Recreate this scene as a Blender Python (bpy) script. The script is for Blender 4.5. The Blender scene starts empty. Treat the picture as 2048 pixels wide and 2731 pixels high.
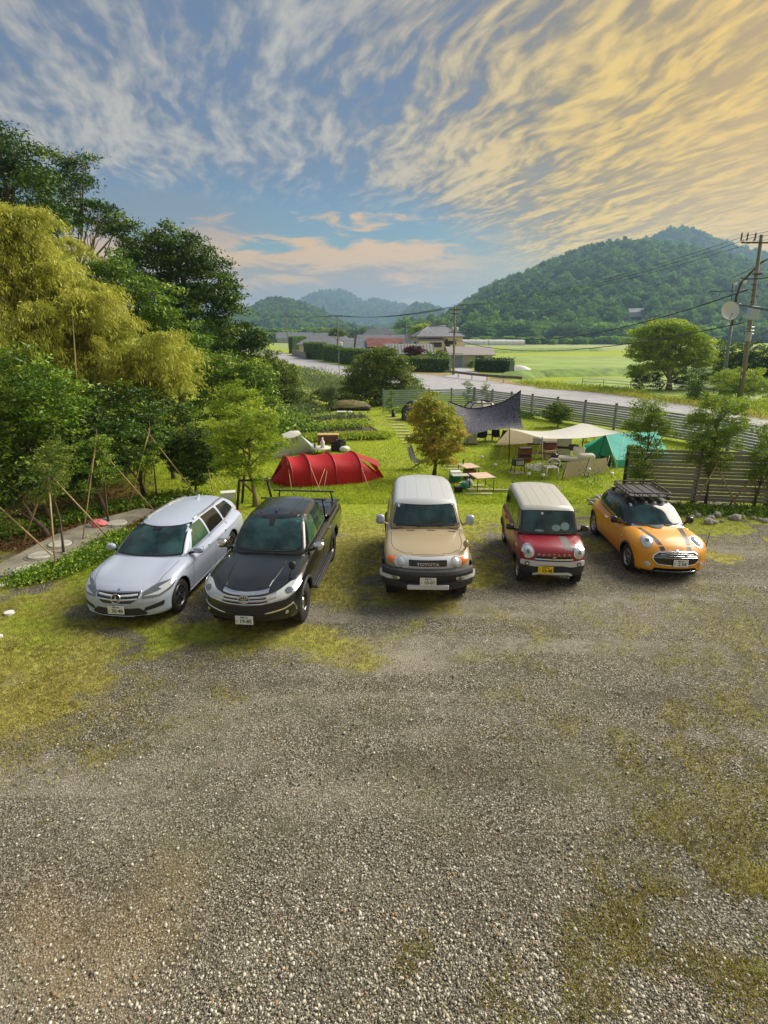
import bpy, bmesh, math, random
import numpy as np
from mathutils import Vector, Matrix
from mathutils.bvhtree import BVHTree
R = math.radians
PI = math.pi
scene = bpy.context.scene
COL = scene.collection

# ------------------------------------------------------------------ camera
FPX, PITCH, HC = 1466.2, R(17.863), 5.40
cam_d = bpy.data.cameras.new("camera")
cam = bpy.data.objects.new("camera", cam_d)
COL.objects.link(cam)
cam.location = (0, 0, HC)
cam.rotation_euler = (PI / 2 - PITCH, 0, 0)
cam_d.sensor_fit = 'VERTICAL'
cam_d.sensor_height = 36
cam_d.lens = 36 * FPX / 2731
cam_d.clip_start = 0.1
cam_d.clip_end = 20000
scene.camera = cam

# ------------------------------------------------------------------ sun, sky, exposure
SUN_AZ, SUN_EL = R(62), R(38)      # azimuth clockwise from the view direction (+Y)
sd = bpy.data.lights.new("sun", 'SUN')
sd.energy = 4.3
sd.angle = R(45)
sd.color = (1.0, 0.92, 0.79)
sun = bpy.data.objects.new("sun", sd)
COL.objects.link(sun)
sdir = Vector((math.sin(SUN_AZ) * math.cos(SUN_EL), math.cos(SUN_AZ) * math.cos(SUN_EL), math.sin(SUN_EL)))
sun.rotation_euler = sdir.to_track_quat('Z', 'Y').to_euler()
sun.location = (0, 0, 60)
vs = scene.view_settings
vs.view_transform = 'Standard'
vs.look = 'None'
vs.gamma = 1
vs.use_curve_mapping = False
vs.exposure = 0.7
scene.cycles.use_denoising = True
scene.cycles.denoising_input_passes = 'RGB_ALBEDO_NORMAL'
scene.cycles.max_bounces = 6
scene.cycles.diffuse_bounces = 3
scene.cycles.glossy_bounces = 3
scene.cycles.transmission_bounces = 3
scene.cycles.volume_bounces = 0
scene.cycles.transparent_max_bounces = 8
scene.cycles.sample_clamp_indirect = 4


def L(r, g, b):
    """sRGB 0-255 -> linear"""
    return tuple((x / 255 / 12.92) if x / 255 <= 0.04045 else ((x / 255 + 0.055) / 1.055) ** 2.4 for x in (r, g, b))


class NT:
    """tiny node helper"""
    def __init__(s, tree):
        s.t = tree; s.n = tree.nodes; s.l = tree.links

    def node(s, typ, **kw):
        nd = s.n.new(typ)
        ins = kw.pop('ins', {})
        for k, v in kw.items():
            setattr(nd, k, v)
        for k, v in ins.items():
            if hasattr(v, 'is_linked') or hasattr(v, 'links'):
                s.l.new(v, nd.inputs[k])
            else:
                nd.inputs[k].default_value = v
        return nd

    def m(s, op, a, b=None, c=None, clamp=False):
        nd = s.n.new('ShaderNodeMath'); nd.operation = op; nd.use_clamp = clamp
        for i, v in enumerate((a, b, c)):
            if v is None: continue
            if hasattr(v, 'links'): s.l.new(v, nd.inputs[i])
            else: nd.inputs[i].default_value = v
        return nd.outputs[0]

    def mix(s, f, a, b):
        nd = s.n.new('ShaderNodeMix'); nd.data_type = 'RGBA'; nd.clamp_factor = True
        for i, v in ((0, f), (6, a), (7, b)):
            if hasattr(v, 'links'): s.l.new(v, nd.inputs[i])
            elif i == 0: nd.inputs[0].default_value = v
            else: nd.inputs[i].default_value = (*v[:3], 1)
        return nd.outputs[2]

    def ss(s, x, a, b):
        """smoothstep a..b"""
        nd = s.n.new('ShaderNodeMapRange'); nd.interpolation_type = 'SMOOTHSTEP'
        s.l.new(x, nd.inputs[0])
        nd.inputs[1].default_value = a; nd.inputs[2].default_value = b
        nd.inputs[3].default_value = 0; nd.inputs[4].default_value = 1
        return nd.outputs[0]

    def ramp(s, x, stops, interp='LINEAR'):
        nd = s.n.new('ShaderNodeValToRGB'); s.l.new(x, nd.inputs[0])
        cr = nd.color_ramp; cr.interpolation = interp
        while len(cr.elements) < len(stops): cr.elements.new(0.5)
        for e, (p, c) in zip(cr.elements, stops):
            e.position = p; e.color = (*c[:3], 1)
        return nd.outputs[0]

    def noise(s, vec, scale, detail=4, rough=0.55, dist=0.0, dims='3D'):
        nd = s.n.new('ShaderNodeTexNoise'); nd.noise_dimensions = dims
        s.l.new(vec, nd.inputs['Vector'])
        nd.inputs['Scale'].default_value = scale; nd.inputs['Detail'].default_value = detail
        nd.inputs['Roughness'].default_value = rough; nd.inputs['Distortion'].default_value = dist
        return nd.outputs[0]


world = bpy.data.worlds.new("World")
scene.world = world
world.use_nodes = True
world.node_tree.nodes.clear()
w = NT(world.node_tree)
tc = w.node('ShaderNodeTexCoord')
sep = w.node('ShaderNodeSeparateXYZ', ins={0: tc.outputs['Generated']})
X, Y, Z = sep.outputs
el = w.m('MULTIPLY', w.m('ARCSINE', Z), 57.2958)
az = w.m('MULTIPLY', w.m('ARCTAN2', X, Y), 57.2958)
zz = w.m('ADD', w.m('MAXIMUM', Z, 0.0), 0.05)
u = w.m('DIVIDE', X, zz); v = w.m('DIVIDE', Y, zz)
SA = R(-16)
al = w.m('ADD', w.m('MULTIPLY', u, math.sin(SA)), w.m('MULTIPLY', v, math.cos(SA)))
ac = w.m('SUBTRACT', w.m('MULTIPLY', u, math.cos(SA)), w.m('MULTIPLY', v, math.sin(SA)))


def plane_vec(sa, sb, oz=0.0):
    return w.node('ShaderNodeCombineXYZ', ins={0: w.m('MULTIPLY', al, sa), 1: w.m('MULTIPLY', ac, sb), 2: oz}).outputs[0]


warp = w.noise(plane_vec(0.5, 0.7, 3.0), 1.0, 2, 0.5)
warp2 = w.noise(plane_vec(1.6, 1.8, 5.0), 1.0, 2, 0.5)
ac2 = w.m('ADD', ac, w.m('MULTIPLY', w.m('SUBTRACT', warp, 0.5), 0.4))
ac3 = w.m('ADD', ac2, w.m('MULTIPLY', w.m('SUBTRACT', warp2, 0.5), 0.22))
vecA = w.node('ShaderNodeCombineXYZ', ins={0: w.m('MULTIPLY', al, 0.6), 1: w.m('MULTIPLY', ac2, 2.3), 2: 1.7}).outputs[0]
vecB = w.node('ShaderNodeCombineXYZ', ins={0: w.m('MULTIPLY', al, 2.2), 1: w.m('MULTIPLY', ac3, 8.5), 2: 7.7}).outputs[0]
nA = w.noise(vecA, 1.0, 4, 0.5, 0.0)
nB = w.noise(vecB, 1.0, 3, 0.5, 0.0)
vecD = w.node('ShaderNodeCombineXYZ', ins={0: w.m('MULTIPLY', al, 7.5), 1: w.m('MULTIPLY', ac3, 20.0), 2: 2.2}).outputs[0]
nD = w.noise(vecD, 1.0, 3, 0.55, 0.0)
nL = w.noise(plane_vec(0.35, 0.45, 9.0), 1.0, 3, 0.5)
streak = w.m('ADD', w.m('ADD', w.m('MULTIPLY', nA, 0.30), w.m('MULTIPLY', nB, 0.38)), w.m('MULTIPLY', nD, 0.32))
# how overcast each part of the sky is: the streaks reach lower toward the right
ee = w.m('ADD', el, w.m('MULTIPLY', w.m('MAXIMUM', w.m('ADD', az, 0.0), 0.0), 0.42))
cov = w.ss(w.m('ADD', ee, w.m('MULTIPLY', w.m('SUBTRACT', nL, 0.5), 9)), 9.0, 15.5)
dens_ = w.m('ADD', w.m('ADD', 1.18, w.m('MULTIPLY', w.m('SUBTRACT', nA, 0.5), 2.4)), w.m('ADD', w.m('MULTIPLY', w.m('SUBTRACT', nB, 0.5), 1.8), w.m('MULTIPLY', w.m('SUBTRACT', nD, 0.5), 1.5)))
cl = w.m('MULTIPLY', cov, dens_, clamp=True)
# clear sky by elevation
eln = w.m('DIVIDE', w.m('MAXIMUM', el, 0.0), 60.0)
clear = w.ramp(eln, [(0.0, L(230, 168, 96)), (0.05, L(170, 166, 116)), (0.11, L(122, 162, 162)),
                     (0.20, L(96, 136, 168)), (0.34, L(84, 116, 160)), (0.6, L(92, 120, 154)), (1.0, L(110, 130, 152))])
warm = w.m('MULTIPLY', w.ss(az, 4.0, 30.0), w.ss(w.m('MULTIPLY', el, -1), -52.0, -12.0))
clear = w.mix(w.m('MULTIPLY', warm, 1.0), clear, L(206, 162, 50))
# streak cloud colour: bluish grey away from the glow, cream and gold toward it
ccolL = w.mix(w.ss(streak, 0.40, 0.64), L(104, 118, 142), L(192, 186, 174))
ccolR = w.mix(w.ss(streak, 0.40, 0.60), L(122, 102, 44), L(250, 204, 46))
tR = w.m('MULTIPLY', w.ss(az, -10.0, 26.0), w.ss(w.m('MULTIPLY', el, -1), -50.0, -10.0))
ccol = w.mix(w.m('MULTIPLY', tR, 1.1, clamp=True), ccolL, ccolR)
sky = w.mix(cl, clear, ccol)
# glow of the hidden sun at the right
gl = w.node('ShaderNodeVectorMath', operation='DOT_PRODUCT', ins={0: tc.outputs['Generated'],
            1: (math.sin(R(45)) * math.cos(R(9)), math.cos(R(45)) * math.cos(R(9)), math.sin(R(9)))}).outputs['Value']
glow = w.m('POWER', w.m('MAXIMUM', gl, 0.0), 18)
sky = w.mix(w.m('MULTIPLY', glow, 0.8), sky, L(250, 190, 14))
# low bank of cloud over the far mountains (left and centre) and at the far right
vecC = w.node('ShaderNodeCombineXYZ', ins={0: w.m('MULTIPLY', az, 0.17), 1: w.m('MULTIPLY', el, 0.62), 2: 4.0}).outputs[0]
nC = w.noise(vecC, 1.0, 6, 0.6, 0.4)
bank = w.m('MULTIPLY', w.ss(w.m('ADD', w.m('MULTIPLY', el, -1), w.m('MULTIPLY', w.m('SUBTRACT', nC, 0.5), 15)), -9.6, -7.2),
           w.ss(w.m('MULTIPLY', az, -1), -15.0, -3.0))
edge = w.ss(w.m('ADD', el, w.m('MULTIPLY', w.m('SUBTRACT', nC, 0.5), 20)), 3.6, 7.6)
bcol = w.mix(edge, L(164, 148, 134), L(242, 190, 118))
sky = w.mix(w.m('MULTIPLY', bank, 0.95), sky, bcol)
# grey lens of cloud left of centre
dA = w.m('DIVIDE', w.m('ADD', az, 21.0), 11.0)
dE = w.m('DIVIDE', w.m('SUBTRACT', el, 9.6), 2.6)
dd = w.m('ADD', w.m('MULTIPLY', dA, dA), w.m('MULTIPLY', dE, dE))
lens = w.m('MULTIPLY', w.ss(w.m('MULTIPLY', w.m('ADD', dd, w.m('MULTIPLY', nC, 0.9)), -1), -1.9, -0.5), 0.65)
sky = w.mix(lens, sky, L(128, 134, 146))
# below the horizon: hazy ground tone
sky = w.mix(w.ss(w.m('MULTIPLY', el, -1), 0.0, 2.0), sky, L(150, 152, 146))
nis = w.node('ShaderNodeTexSky', sky_type='NISHITA', sun_disc=False, sun_elevation=SUN_EL, sun_rotation=SUN_AZ, ins={})
nisS = w.node('ShaderNodeVectorMath', operation='SCALE', ins={0: nis.outputs[0], 3: 1.0}).outputs[0]
SKY_STR = 0.10
skyS = w.node('ShaderNodeVectorMath', operation='SCALE', ins={0: sky, 3: 0.64 / SKY_STR}).outputs[0]
fin = w.mix(0.05, skyS, nisS)
bg = w.node('ShaderNodeBackground', ins={0: fin, 1: SKY_STR})
wo = w.node('ShaderNodeOutputWorld', ins={0: bg.outputs[0]})

# ------------------------------------------------------------------ pixel -> world helpers (used once, to place things)
CP, SP = math.cos(PITCH), math.sin(PITCH)


def ray(px, py):
    ur = (1365.5 - py) / FPX
    return Vector(((px - 1024) / FPX, CP + ur * SP, -SP + ur * CP))


def G(px, py, z=0.0):
    d = ray(px, py); t = (z - HC) / d.z
    return Vector((d.x * t, d.y * t, z))


def V(px, py, Yw):
    d = ray(px, py); t = Yw / d.y
    return Vector((d.x * t, Yw, HC + d.z * t))


def to_px(x, y, z=0.0):
    zz_ = z - HC
    d = y * CP - zz_ * SP; up = y * SP + zz_ * CP
    return 1024 + FPX * x / d, 1365.5 - FPX * up / d


rng = np.random.default_rng(7)
random.seed(7)

# ------------------------------------------------------------------ materials
MATS = {}


def mat(name, col, rough=0.6, metal=0.0, var=0.0, vs_=6.0, bump=0.0, bs=40.0, coat=0.0, spec=0.5, attr=None,
        trans=0.0, col2=None, detail=5):
    if name in MATS: return MATS[name]
    m = bpy.data.materials.new(name); m.use_nodes = True
    t = NT(m.node_tree); b = t.n['Principled BSDF']; MATS[name] = m
    b.inputs['Base Color'].default_value = (*col, 1)
    b.inputs['Roughness'].default_value = rough
    b.inputs['Metallic'].default_value = metal
    b.inputs['Specular IOR Level'].default_value = spec
    if coat: b.inputs['Coat Weight'].default_value = coat; b.inputs['Coat Roughness'].default_value = 0.08
    m.diffuse_color = (*col, 1)
    csock = None
    if attr:
        a = t.node('ShaderNodeAttribute', attribute_name=attr)
        csock = a.outputs['Color']
    if var or col2:
        o = t.node('ShaderNodeTexCoord').outputs['Object']
        n = t.noise(o, vs_, detail, 0.6)
        c2 = col2 or tuple(max(0, x * (1 - var)) for x in col)
        c1 = col if col2 else tuple(min(1, x * (1 + var)) for x in col)
        csock = t.mix(t.ss(n, 0.32, 0.68), c2, c1)
        if var:
            n2 = t.noise(o, vs_ * 7, 3, 0.6)
            csock = t.mix(t.m('MULTIPLY', t.ss(n2, 0.4, 0.75), 0.35), csock, tuple(x * (1 - var) for x in c2))
    if csock is not None: t.l.new(csock, b.inputs['Base Color'])
    if bump:
        o = t.node('ShaderNodeTexCoord').outputs['Object']
        n = t.noise(o, bs, 4, 0.6)
        bn = t.node('ShaderNodeBump', ins={'Height': n, 'Strength': bump, 'Distance': 0.02})
        t.l.new(bn.outputs[0], b.inputs['Normal'])
    if trans:
        tr = t.node('ShaderNodeBsdfTranslucent')
        if csock is not None: t.l.new(csock, tr.inputs[0])
        else: tr.inputs[0].default_value = (*col, 1)
        mx = t.node('ShaderNodeMixShader', ins={0: trans, 1: b.outputs[0], 2: tr.outputs[0]})
        t.l.new(mx.outputs[0], t.n['Material Output'].inputs['Surface'])
    return m


def leafmat(name, c1, c2, trans=0.35, rough=0.5, c3=None):
    """c1..c2 mixed by the per-leaf value stored in attribute 'tint' (r), hue jitter in g"""
    if name in MATS: return MATS[name]
    m = bpy.data.materials.new(name); m.use_nodes = True
    t = NT(m.node_tree); b = t.n['Principled BSDF']; MATS[name] = m
    a = t.node('ShaderNodeAttribute', attribute_name='tint')
    s = t.node('ShaderNodeSeparateColor', ins={0: a.outputs['Color']})
    c = t.mix(s.outputs[0], c1, c2)
    if c3: c = t.mix(t.ss(s.outputs[1], 0.55, 0.95), c, c3)
    t.l.new(c, b.inputs['Base Color'])
    b.inputs['Roughness'].default_value = rough
    b.inputs['Specular IOR Level'].default_value = 0.35
    tr = t.node('ShaderNodeBsdfTranslucent')
    t.l.new(c, tr.inputs[0])
    mx = t.node('ShaderNodeMixShader', ins={0: trans, 1: b.outputs[0], 2: tr.outputs[0]})
    t.l.new(mx.outputs[0], t.n['Material Output'].inputs['Surface'])
    return m


# ------------------------------------------------------------------ objects
def obj(name, mesh, parent=None, loc=(0, 0, 0), rot=(0, 0, 0), scale=(1, 1, 1)):
    o = bpy.data.objects.new(name, mesh)
    COL.objects.link(o)
    o.location = loc; o.rotation_euler = rot; o.scale = scale
    if parent is not None: o.parent = parent
    return o


def tag(o, label=None, cat=None, group=None, kind=None):
    if label: o['label'] = label
    if cat: o['category'] = cat
    if group: o['group'] = group
    if kind: o['kind'] = kind
    return o


def thing(name, label, cat, loc=(0, 0, 0), rz=0.0, group=None):
    o = obj(name, None, None, loc, (0, 0, rz))
    o.empty_display_size = 0.2
    return tag(o, label, cat, group)


def dup(root, loc=None, rz=None, label=None, scale=None):
    r = root.copy(); COL.objects.link(r)
    if loc is not None: r.location = loc
    if rz is not None: r.rotation_euler = (0, 0, rz)
    if scale is not None: r.scale = scale
    if label: r['label'] = label
    for ch in list(root.children):
        c = ch.copy(); COL.objects.link(c); c.parent = r
        for g in list(ch.children):
            d = g.copy(); COL.objects.link(d); d.parent = c
    return r


def fast_mesh(name, verts, faces, mats, smooth=False, attrs=None, mi=None):
    """verts (n,3); faces: int array (m,k) or list of tuples"""
    me = bpy.data.meshes.new(name)
    verts = np.asarray(verts, dtype=np.float32)
    if isinstance(faces, np.ndarray):
        k = faces.shape[1]; m = faces.shape[0]
        me.vertices.add(len(verts)); me.vertices.foreach_set('co', verts.ravel())
        me.loops.add(m * k); me.loops.foreach_set('vertex_index', faces.astype(np.int32).ravel())
        me.polygons.add(m)
        me.polygons.foreach_set('loop_start', np.arange(0, m * k, k, dtype=np.int32))
        me.polygons.foreach_set('loop_total', np.full(m, k, dtype=np.int32))
        me.update(calc_edges=True)
    else:
        me.from_pydata([tuple(map(float, p)) for p in verts], [], faces)
        m = len(faces)
    if isinstance(mats, (list, tuple)):
        for x in mats: me.materials.append(x)
    else: me.materials.append(mats)
    if mi is not None: me.polygons.foreach_set('material_index', np.asarray(mi, dtype=np.int32))
    sm = np.full(m, bool(smooth)) if not hasattr(smooth, '__len__') else np.asarray(smooth, dtype=bool)
    me.polygons.foreach_set('use_smooth', sm)
    for an, arr in (attrs or {}).items():
        at = me.color_attributes.new(an, 'FLOAT_COLOR', 'POINT')
        a4 = np.ones((len(verts), 4), dtype=np.float32); a4[:, :arr.shape[1]] = arr
        at.data.foreach_set('color', a4.ravel())
    me.validate(); me.update()
    return me


CUBES = {}


def unit_cube(m):
    if m.name not in CUBES:
        v = [(x, y, z) for x in (-.5, .5) for y in (-.5, .5) for z in (-.5, .5)]
        f = [(0, 1, 3, 2), (4, 6, 7, 5), (0, 4, 5, 1), (2, 3, 7, 6), (0, 2, 6, 4), (1, 5, 7, 3)]
        CUBES[m.name] = fast_mesh('block_' + m.name, v, f, m)
    return CUBES[m.name]


def block(name, c, size, m, parent=None, rot=(0, 0, 0)):
    """a box piece that shares one unit mesh"""
    return obj(name, unit_cube(m), parent, c, rot, size)


class MB:
    def __init__(s):
        s.v = []; s.f = []; s.sm = []

    def add(s, vs_, fs, smooth=False):
        b = len(s.v)
        s.v.extend(tuple(map(float, p)) for p in vs_)
        s.f.extend(tuple(b + i for i in f) for f in fs)
        s.sm.extend([smooth] * len(fs))
        return s

    def box(s, c, size, rot=None):
        hx, hy, hz = size[0] / 2, size[1] / 2, size[2] / 2
        vs_ = [Vector((x, y, z)) for x in (-hx, hx) for y in (-hy, hy) for z in (-hz, hz)]
        if rot is not None:
            mt = Matrix.Rotation(rot[2], 3, 'Z') @ Matrix.Rotation(rot[1], 3, 'Y') @ Matrix.Rotation(rot[0], 3, 'X')
            vs_ = [mt @ p for p in vs_]
        c = Vector(c)
        return s.add([p + c for p in vs_], [(0, 1, 3, 2), (4, 6, 7, 5), (0, 4, 5, 1), (2, 3, 7, 6), (0, 2, 6, 4), (1, 5, 7, 3)])

    def bbox(s, c, size, b=0.01, rot=None):
        """box with chamfered vertical and top edges"""
        hx, hy, hz = size[0] / 2, size[1] / 2, size[2] / 2
        rings = []
        for z, i in ((-hz, b), (-hz + b, 0), (hz - b, 0), (hz, b)):
            xx, yy = hx - i, hy - i
            rings.append([(-xx + b, -yy, z), (xx - b, -yy, z), (xx, -yy + b, z), (xx, yy - b, z), (xx - b, yy, z), (-xx + b, yy, z), (-xx, yy - b, z), (-xx, -yy + b, z)])
        vs_ = [Vector(p) for r in rings for p in r]
        if rot is not None:
            mt = Matrix.Rotation(rot[2], 3, 'Z') @ Matrix.Rotation(rot[1], 3, 'Y') @ Matrix.Rotation(rot[0], 3, 'X')
            vs_ = [mt @ p for p in vs_]
        fs = [tuple(range(7, -1, -1)), tuple(range(24, 32))]
        for r in range(3):
            for i in range(8):
                fs.append((r * 8 + i, r * 8 + (i + 1) % 8, (r + 1) * 8 + (i + 1) % 8, (r + 1) * 8 + i))
        return s.add([p + Vector(c) for p in vs_], fs)

    def path(s, pts, rad, n=8, cap=True, smooth=True):
        pts = [Vector(p) for p in pts]
        if not hasattr(rad, '__len__'): rad = [rad] * len(pts)
        vs_ = []; up = None
        for i, p in enumerate(pts):
            d = (pts[min(i + 1, len(pts) - 1)] - pts[max(i - 1, 0)])
            if d.length < 1e-9: d = Vector((0, 0, 1))
            d.normalize()
            if up is None:
                up = Vector((0, 0, 1)) if abs(d.z) < 0.9 else Vector((1, 0, 0))
            a = d.cross(up)
            if a.length < 1e-6: a = d.cross(Vector((0, 1, 0)))
            a.normalize(); b = d.cross(a).normalized(); up = -b if False else up
            for k in range(n):
                t = 2 * PI * k / n
                vs_.append(p + (a * math.cos(t) + b * math.sin(t)) * rad[i])
        fs = []
        for i in range(len(pts) - 1):
            for k in range(n):
                fs.append((i * n + k, i * n + (k + 1) % n, (i + 1) * n + (k + 1) % n, (i + 1) * n + k))
        s.add(vs_, fs, smooth)
        if cap:
            b = len(s.v) - len(vs_)
            s.f.append(tuple(b + k for k in range(n))[::-1]); s.sm.append(False)
            e = b + (len(pts) - 1) * n
            s.f.append(tuple(e + k for k in range(n))); s.sm.append(False)
        return s

    def lathe(s, prof, c=(0, 0, 0), axis='Z', n=24, smooth=True, close=False):
        """prof: list of (r, h) along the axis"""
        vs_ = []
        for r, h in prof:
            for k in range(n):
                t = 2 * PI * k / n
                a, b = r * math.cos(t), r * math.sin(t)
                p = {'Z': (a, b, h), 'Y': (a, h, b), 'X': (h, a, b)}[axis]
                vs_.append((p[0] + c[0], p[1] + c[1], p[2] + c[2]))
        fs = []
        m = len(prof)
        for i in range(m if close else m - 1):
            j = (i + 1) % m
            for k in range(n):
                fs.append((i * n + k, i * n + (k + 1) % n, j * n + (k + 1) % n, j * n + k))
        s.add(vs_, fs, smooth)
        return s

    def grid(s, P, smooth=True):
        P = np.asarray(P); n, m = P.shape[:2]
        fs = [(i * m + j, i * m + j + 1, (i + 1) * m + j + 1, (i + 1) * m + j) for i in range(n - 1) for j in range(m - 1)]
        return s.add(P.reshape(-1, 3), fs, smooth)

    def poly(s, pts, ext=None):
        """polygon, optionally extruded by vector ext"""
        pts = [Vector(p) for p in pts]; n = len(pts)
        if ext is None: return s.add(pts, [tuple(range(n))])
        e = Vector(ext)
        return s.add(pts + [p + e for p in pts], [tuple(range(n))[::-1], tuple(range(n, 2 * n))] +
                     [(i, (i + 1) % n, n + (i + 1) % n, n + i) for i in range(n)])

    def ball(s, c, r, n=8, m=6, sc=(1, 1, 1), jit=0.0):
        vs_ = [(c[0], c[1], c[2] + r * sc[2])]
        for i in range(1, m):
            for k in range(n):
                a, b = PI * i / m, 2 * PI * k / n
                q = r * (1 + random.uniform(-jit, jit))
                vs_.append((c[0] + q * sc[0] * math.sin(a) * math.cos(b), c[1] + q * sc[1] * math.sin(a) * math.sin(b), c[2] + q * sc[2] * math.cos(a)))
        vs_.append((c[0], c[1], c[2] - r * sc[2]))
        fs = [(0, 1 + k, 1 + (k + 1) % n) for k in range(n)]
        for i in range(m - 2):
            for k in range(n):
                fs.append((1 + i * n + k, 1 + (i + 1) * n + k, 1 + (i + 1) * n + (k + 1) % n, 1 + i * n + (k + 1) % n))
        e = len(vs_) - 1
        fs += [(e, 1 + (m - 2) * n + (k + 1) % n, 1 + (m - 2) * n + k) for k in range(n)]
        return s.add(vs_, fs, jit == 0)

    def build(s, name, m, parent=None, off=None):
        vs_ = s.v
        if off is not None:
            ox, oy, oz = off
            vs_ = [(a - ox, b - oy, c - oz) for a, b, c in vs_]
        me = bpy.data.meshes.new(name)
        me.from_pydata(vs_, [], s.f)
        for x in (m if isinstance(m, (list, tuple)) else [m]): me.materials.append(x)
        me.polygons.foreach_set('use_smooth', np.array(s.sm, dtype=bool))
        me.validate(); me.update()
        return obj(name, me, parent)


def text_mesh(body, size, m, extrude=0.002, align='CENTER', bold=0.0):
    cu = bpy.data.curves.new('lettering', 'FONT')
    cu.body = body; cu.size = size; cu.extrude = extrude; cu.align_x = align; cu.align_y = 'CENTER'
    cu.offset = bold
    cu.resolution_u = 3
    o = bpy.data.objects.new('lettering', cu); COL.objects.link(o)
    dg = bpy.context.evaluated_depsgraph_get()
    me = bpy.data.meshes.new_from_object(o.evaluated_get(dg))
    bpy.data.objects.remove(o)
    me.materials.clear(); me.materials.append(m)
    return me


# ------------------------------------------------------------------ noise in numpy (for ground maps)
def vnoise(x, y, seed=0):
    """smooth value noise, arrays in, 0..1 out"""
    xi = np.floor(x).astype(np.int64); yi = np.floor(y).astype(np.int64)
    xf = x - xi; yf = y - yi
    xf = xf * xf * (3 - 2 * xf); yf = yf * yf * (3 - 2 * yf)

    def h(a, b):
        n = (a * 374761393 + b * 668265263 + seed * 2147483647) & 0xffffffff
        n = ((n ^ (n >> 13)) * 1274126177) & 0xffffffff
        return ((n ^ (n >> 16)) & 0xffff) / 65535.0
    return (h(xi, yi) * (1 - xf) + h(xi + 1, yi) * xf) * (1 - yf) + (h(xi, yi + 1) * (1 - xf) + h(xi + 1, yi + 1) * xf) * yf


def fbm(x, y, oct=4, seed=0):
    s = 0; a = 0.5; t = 0
    for i in range(oct):
        s = s + a * vnoise(x * 2 ** i, y * 2 ** i, seed + i * 17); t += a; a *= 0.55
    return s / t


# ------------------------------------------------------------------ foliage
def leaves_arrays(pos, size, aspect=0.5, up=0.35, droop=0.0, tint=None, dirs=None, rg=rng, tri=False):
    """one folded rhombus per position; returns verts, quad->tri faces, tint"""
    n = len(pos)
    if dirs is None:
        d = rg.normal(size=(n, 3)); d[:, 2] = d[:, 2] * 0.6 + up
    else: d = dirs + rg.normal(size=(n, 3)) * 0.35
    d[:, 2] -= droop
    d /= np.linalg.norm(d, axis=1, keepdims=True) + 1e-9
    r = rg.normal(size=(n, 3))
    sd_ = np.cross(d, r); sd_ /= np.linalg.norm(sd_, axis=1, keepdims=True) + 1e-9
    s = size * rg.uniform(0.65, 1.3, size=(n, 1)) if np.isscalar(size) else size[:, None] * rg.uniform(0.65, 1.3, size=(n, 1))
    tip = pos + d * s
    mid = pos + d * s * 0.45
    nrm = np.cross(d, sd_)
    l_ = mid + sd_ * s * aspect * 0.5 + nrm * s * 0.08
    r_ = mid - sd_ * s * aspect * 0.5 + nrm * s * 0.08
    if tri:
        if tint is None: tint = rg.uniform(0, 1, size=(n, 2))
        vs_ = np.stack([pos + sd_ * s * aspect * .45, tip, pos - sd_ * s * aspect * .45 - d * s * .15], 1).reshape(-1, 3)
        return vs_, np.arange(n * 3).reshape(n, 3), np.repeat(np.concatenate([tint, np.zeros((n, 1))], 1), 3, axis=0)
    vs_ = np.stack([pos, l_, tip, r_], 1).reshape(-1, 3)
    b = np.arange(n)[:, None] * 4
    f = np.concatenate([b + [[0, 1, 2]], b + [[0, 2, 3]]], 0)
    if tint is None: tint = rg.uniform(0, 1, size=(n, 2))
    tt = np.repeat(np.concatenate([tint, np.zeros((n, 1))], 1), 4, axis=0)
    return vs_, f, tt


def lobe_points(lobes, cl_size, n_per, density=1.0, inner=0.25, rg=rng, flat=1.0):
    """clusters of leaf positions on/in a set of spheres (x,y,z,r); gives pos, cluster tint, outward dir"""
    P = []; T = []; D = []
    for (x, y, z, r) in lobes:
        nc = max(3, int(1.3 * density * 4 * PI * r * r / (cl_size * cl_size) * 0.55))
        d = rg.normal(size=(nc, 3)); d /= np.linalg.norm(d, axis=1, keepdims=True)
        rr = r * np.where(rg.uniform(size=nc) < inner, rg.uniform(0.2, 0.85, nc), rg.uniform(0.82, 1.08, nc))
        c = np.array([x, y, z]) + d * rr[:, None] * np.array([1, 1, flat])
        t = rg.uniform(0, 1, size=(nc, 2))
        p = c[:, None, :] + rg.normal(size=(nc, n_per, 3)) * cl_size * np.array([0.38, 0.38, 0.14])
        P.append(p.reshape(-1, 3)); D.append(np.repeat(d, n_per, 0))
        tt = np.repeat(t, n_per, 0) * 0.65 + rg.uniform(0, 0.35, size=(nc * n_per, 2))
        T.append(tt)
    return np.concatenate(P), np.concatenate(T), np.concatenate(D)


def crown(name, lobes, m, parent, off, leaf=0.16, cl=0.45, n_per=16, density=1.0, aspect=0.5, up=0.3, droop=0.0, inner=0.25, flat=1.0, follow=False):
    leaf *= .70; n_per = int(n_per * 3.4); cl *= 1.2
    p, t, d = lobe_points(lobes, cl, n_per, density, inner, flat=flat)
    vs_, f, tt = leaves_arrays(p, leaf, min(.95, aspect * 1.35), up, droop, t, dirs=(d if follow else None), tri=True)
    me = fast_mesh(name, vs_ - np.array(off), f, m, False, {'tint': tt})
    o = obj(name, me, parent)
    return o


def trunk_mb(mb, base, top, r0, r1, bends=5, wob=0.12, n=8):
    base = Vector(base); top = Vector(top); pts = []; rad = []
    for i in range(bends + 1):
        t = i / bends
        p = base.lerp(top, t)
        k = math.sin(t * PI)
        p += Vector((random.uniform(-wob, wob), random.uniform(-wob, wob), 0)) * k
        pts.append(p); rad.append(r0 + (r1 - r0) * t ** 0.8 + (r0 * 0.35 if i == 0 else 0))
    mb.path(pts, rad, n)
    return pts


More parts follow.
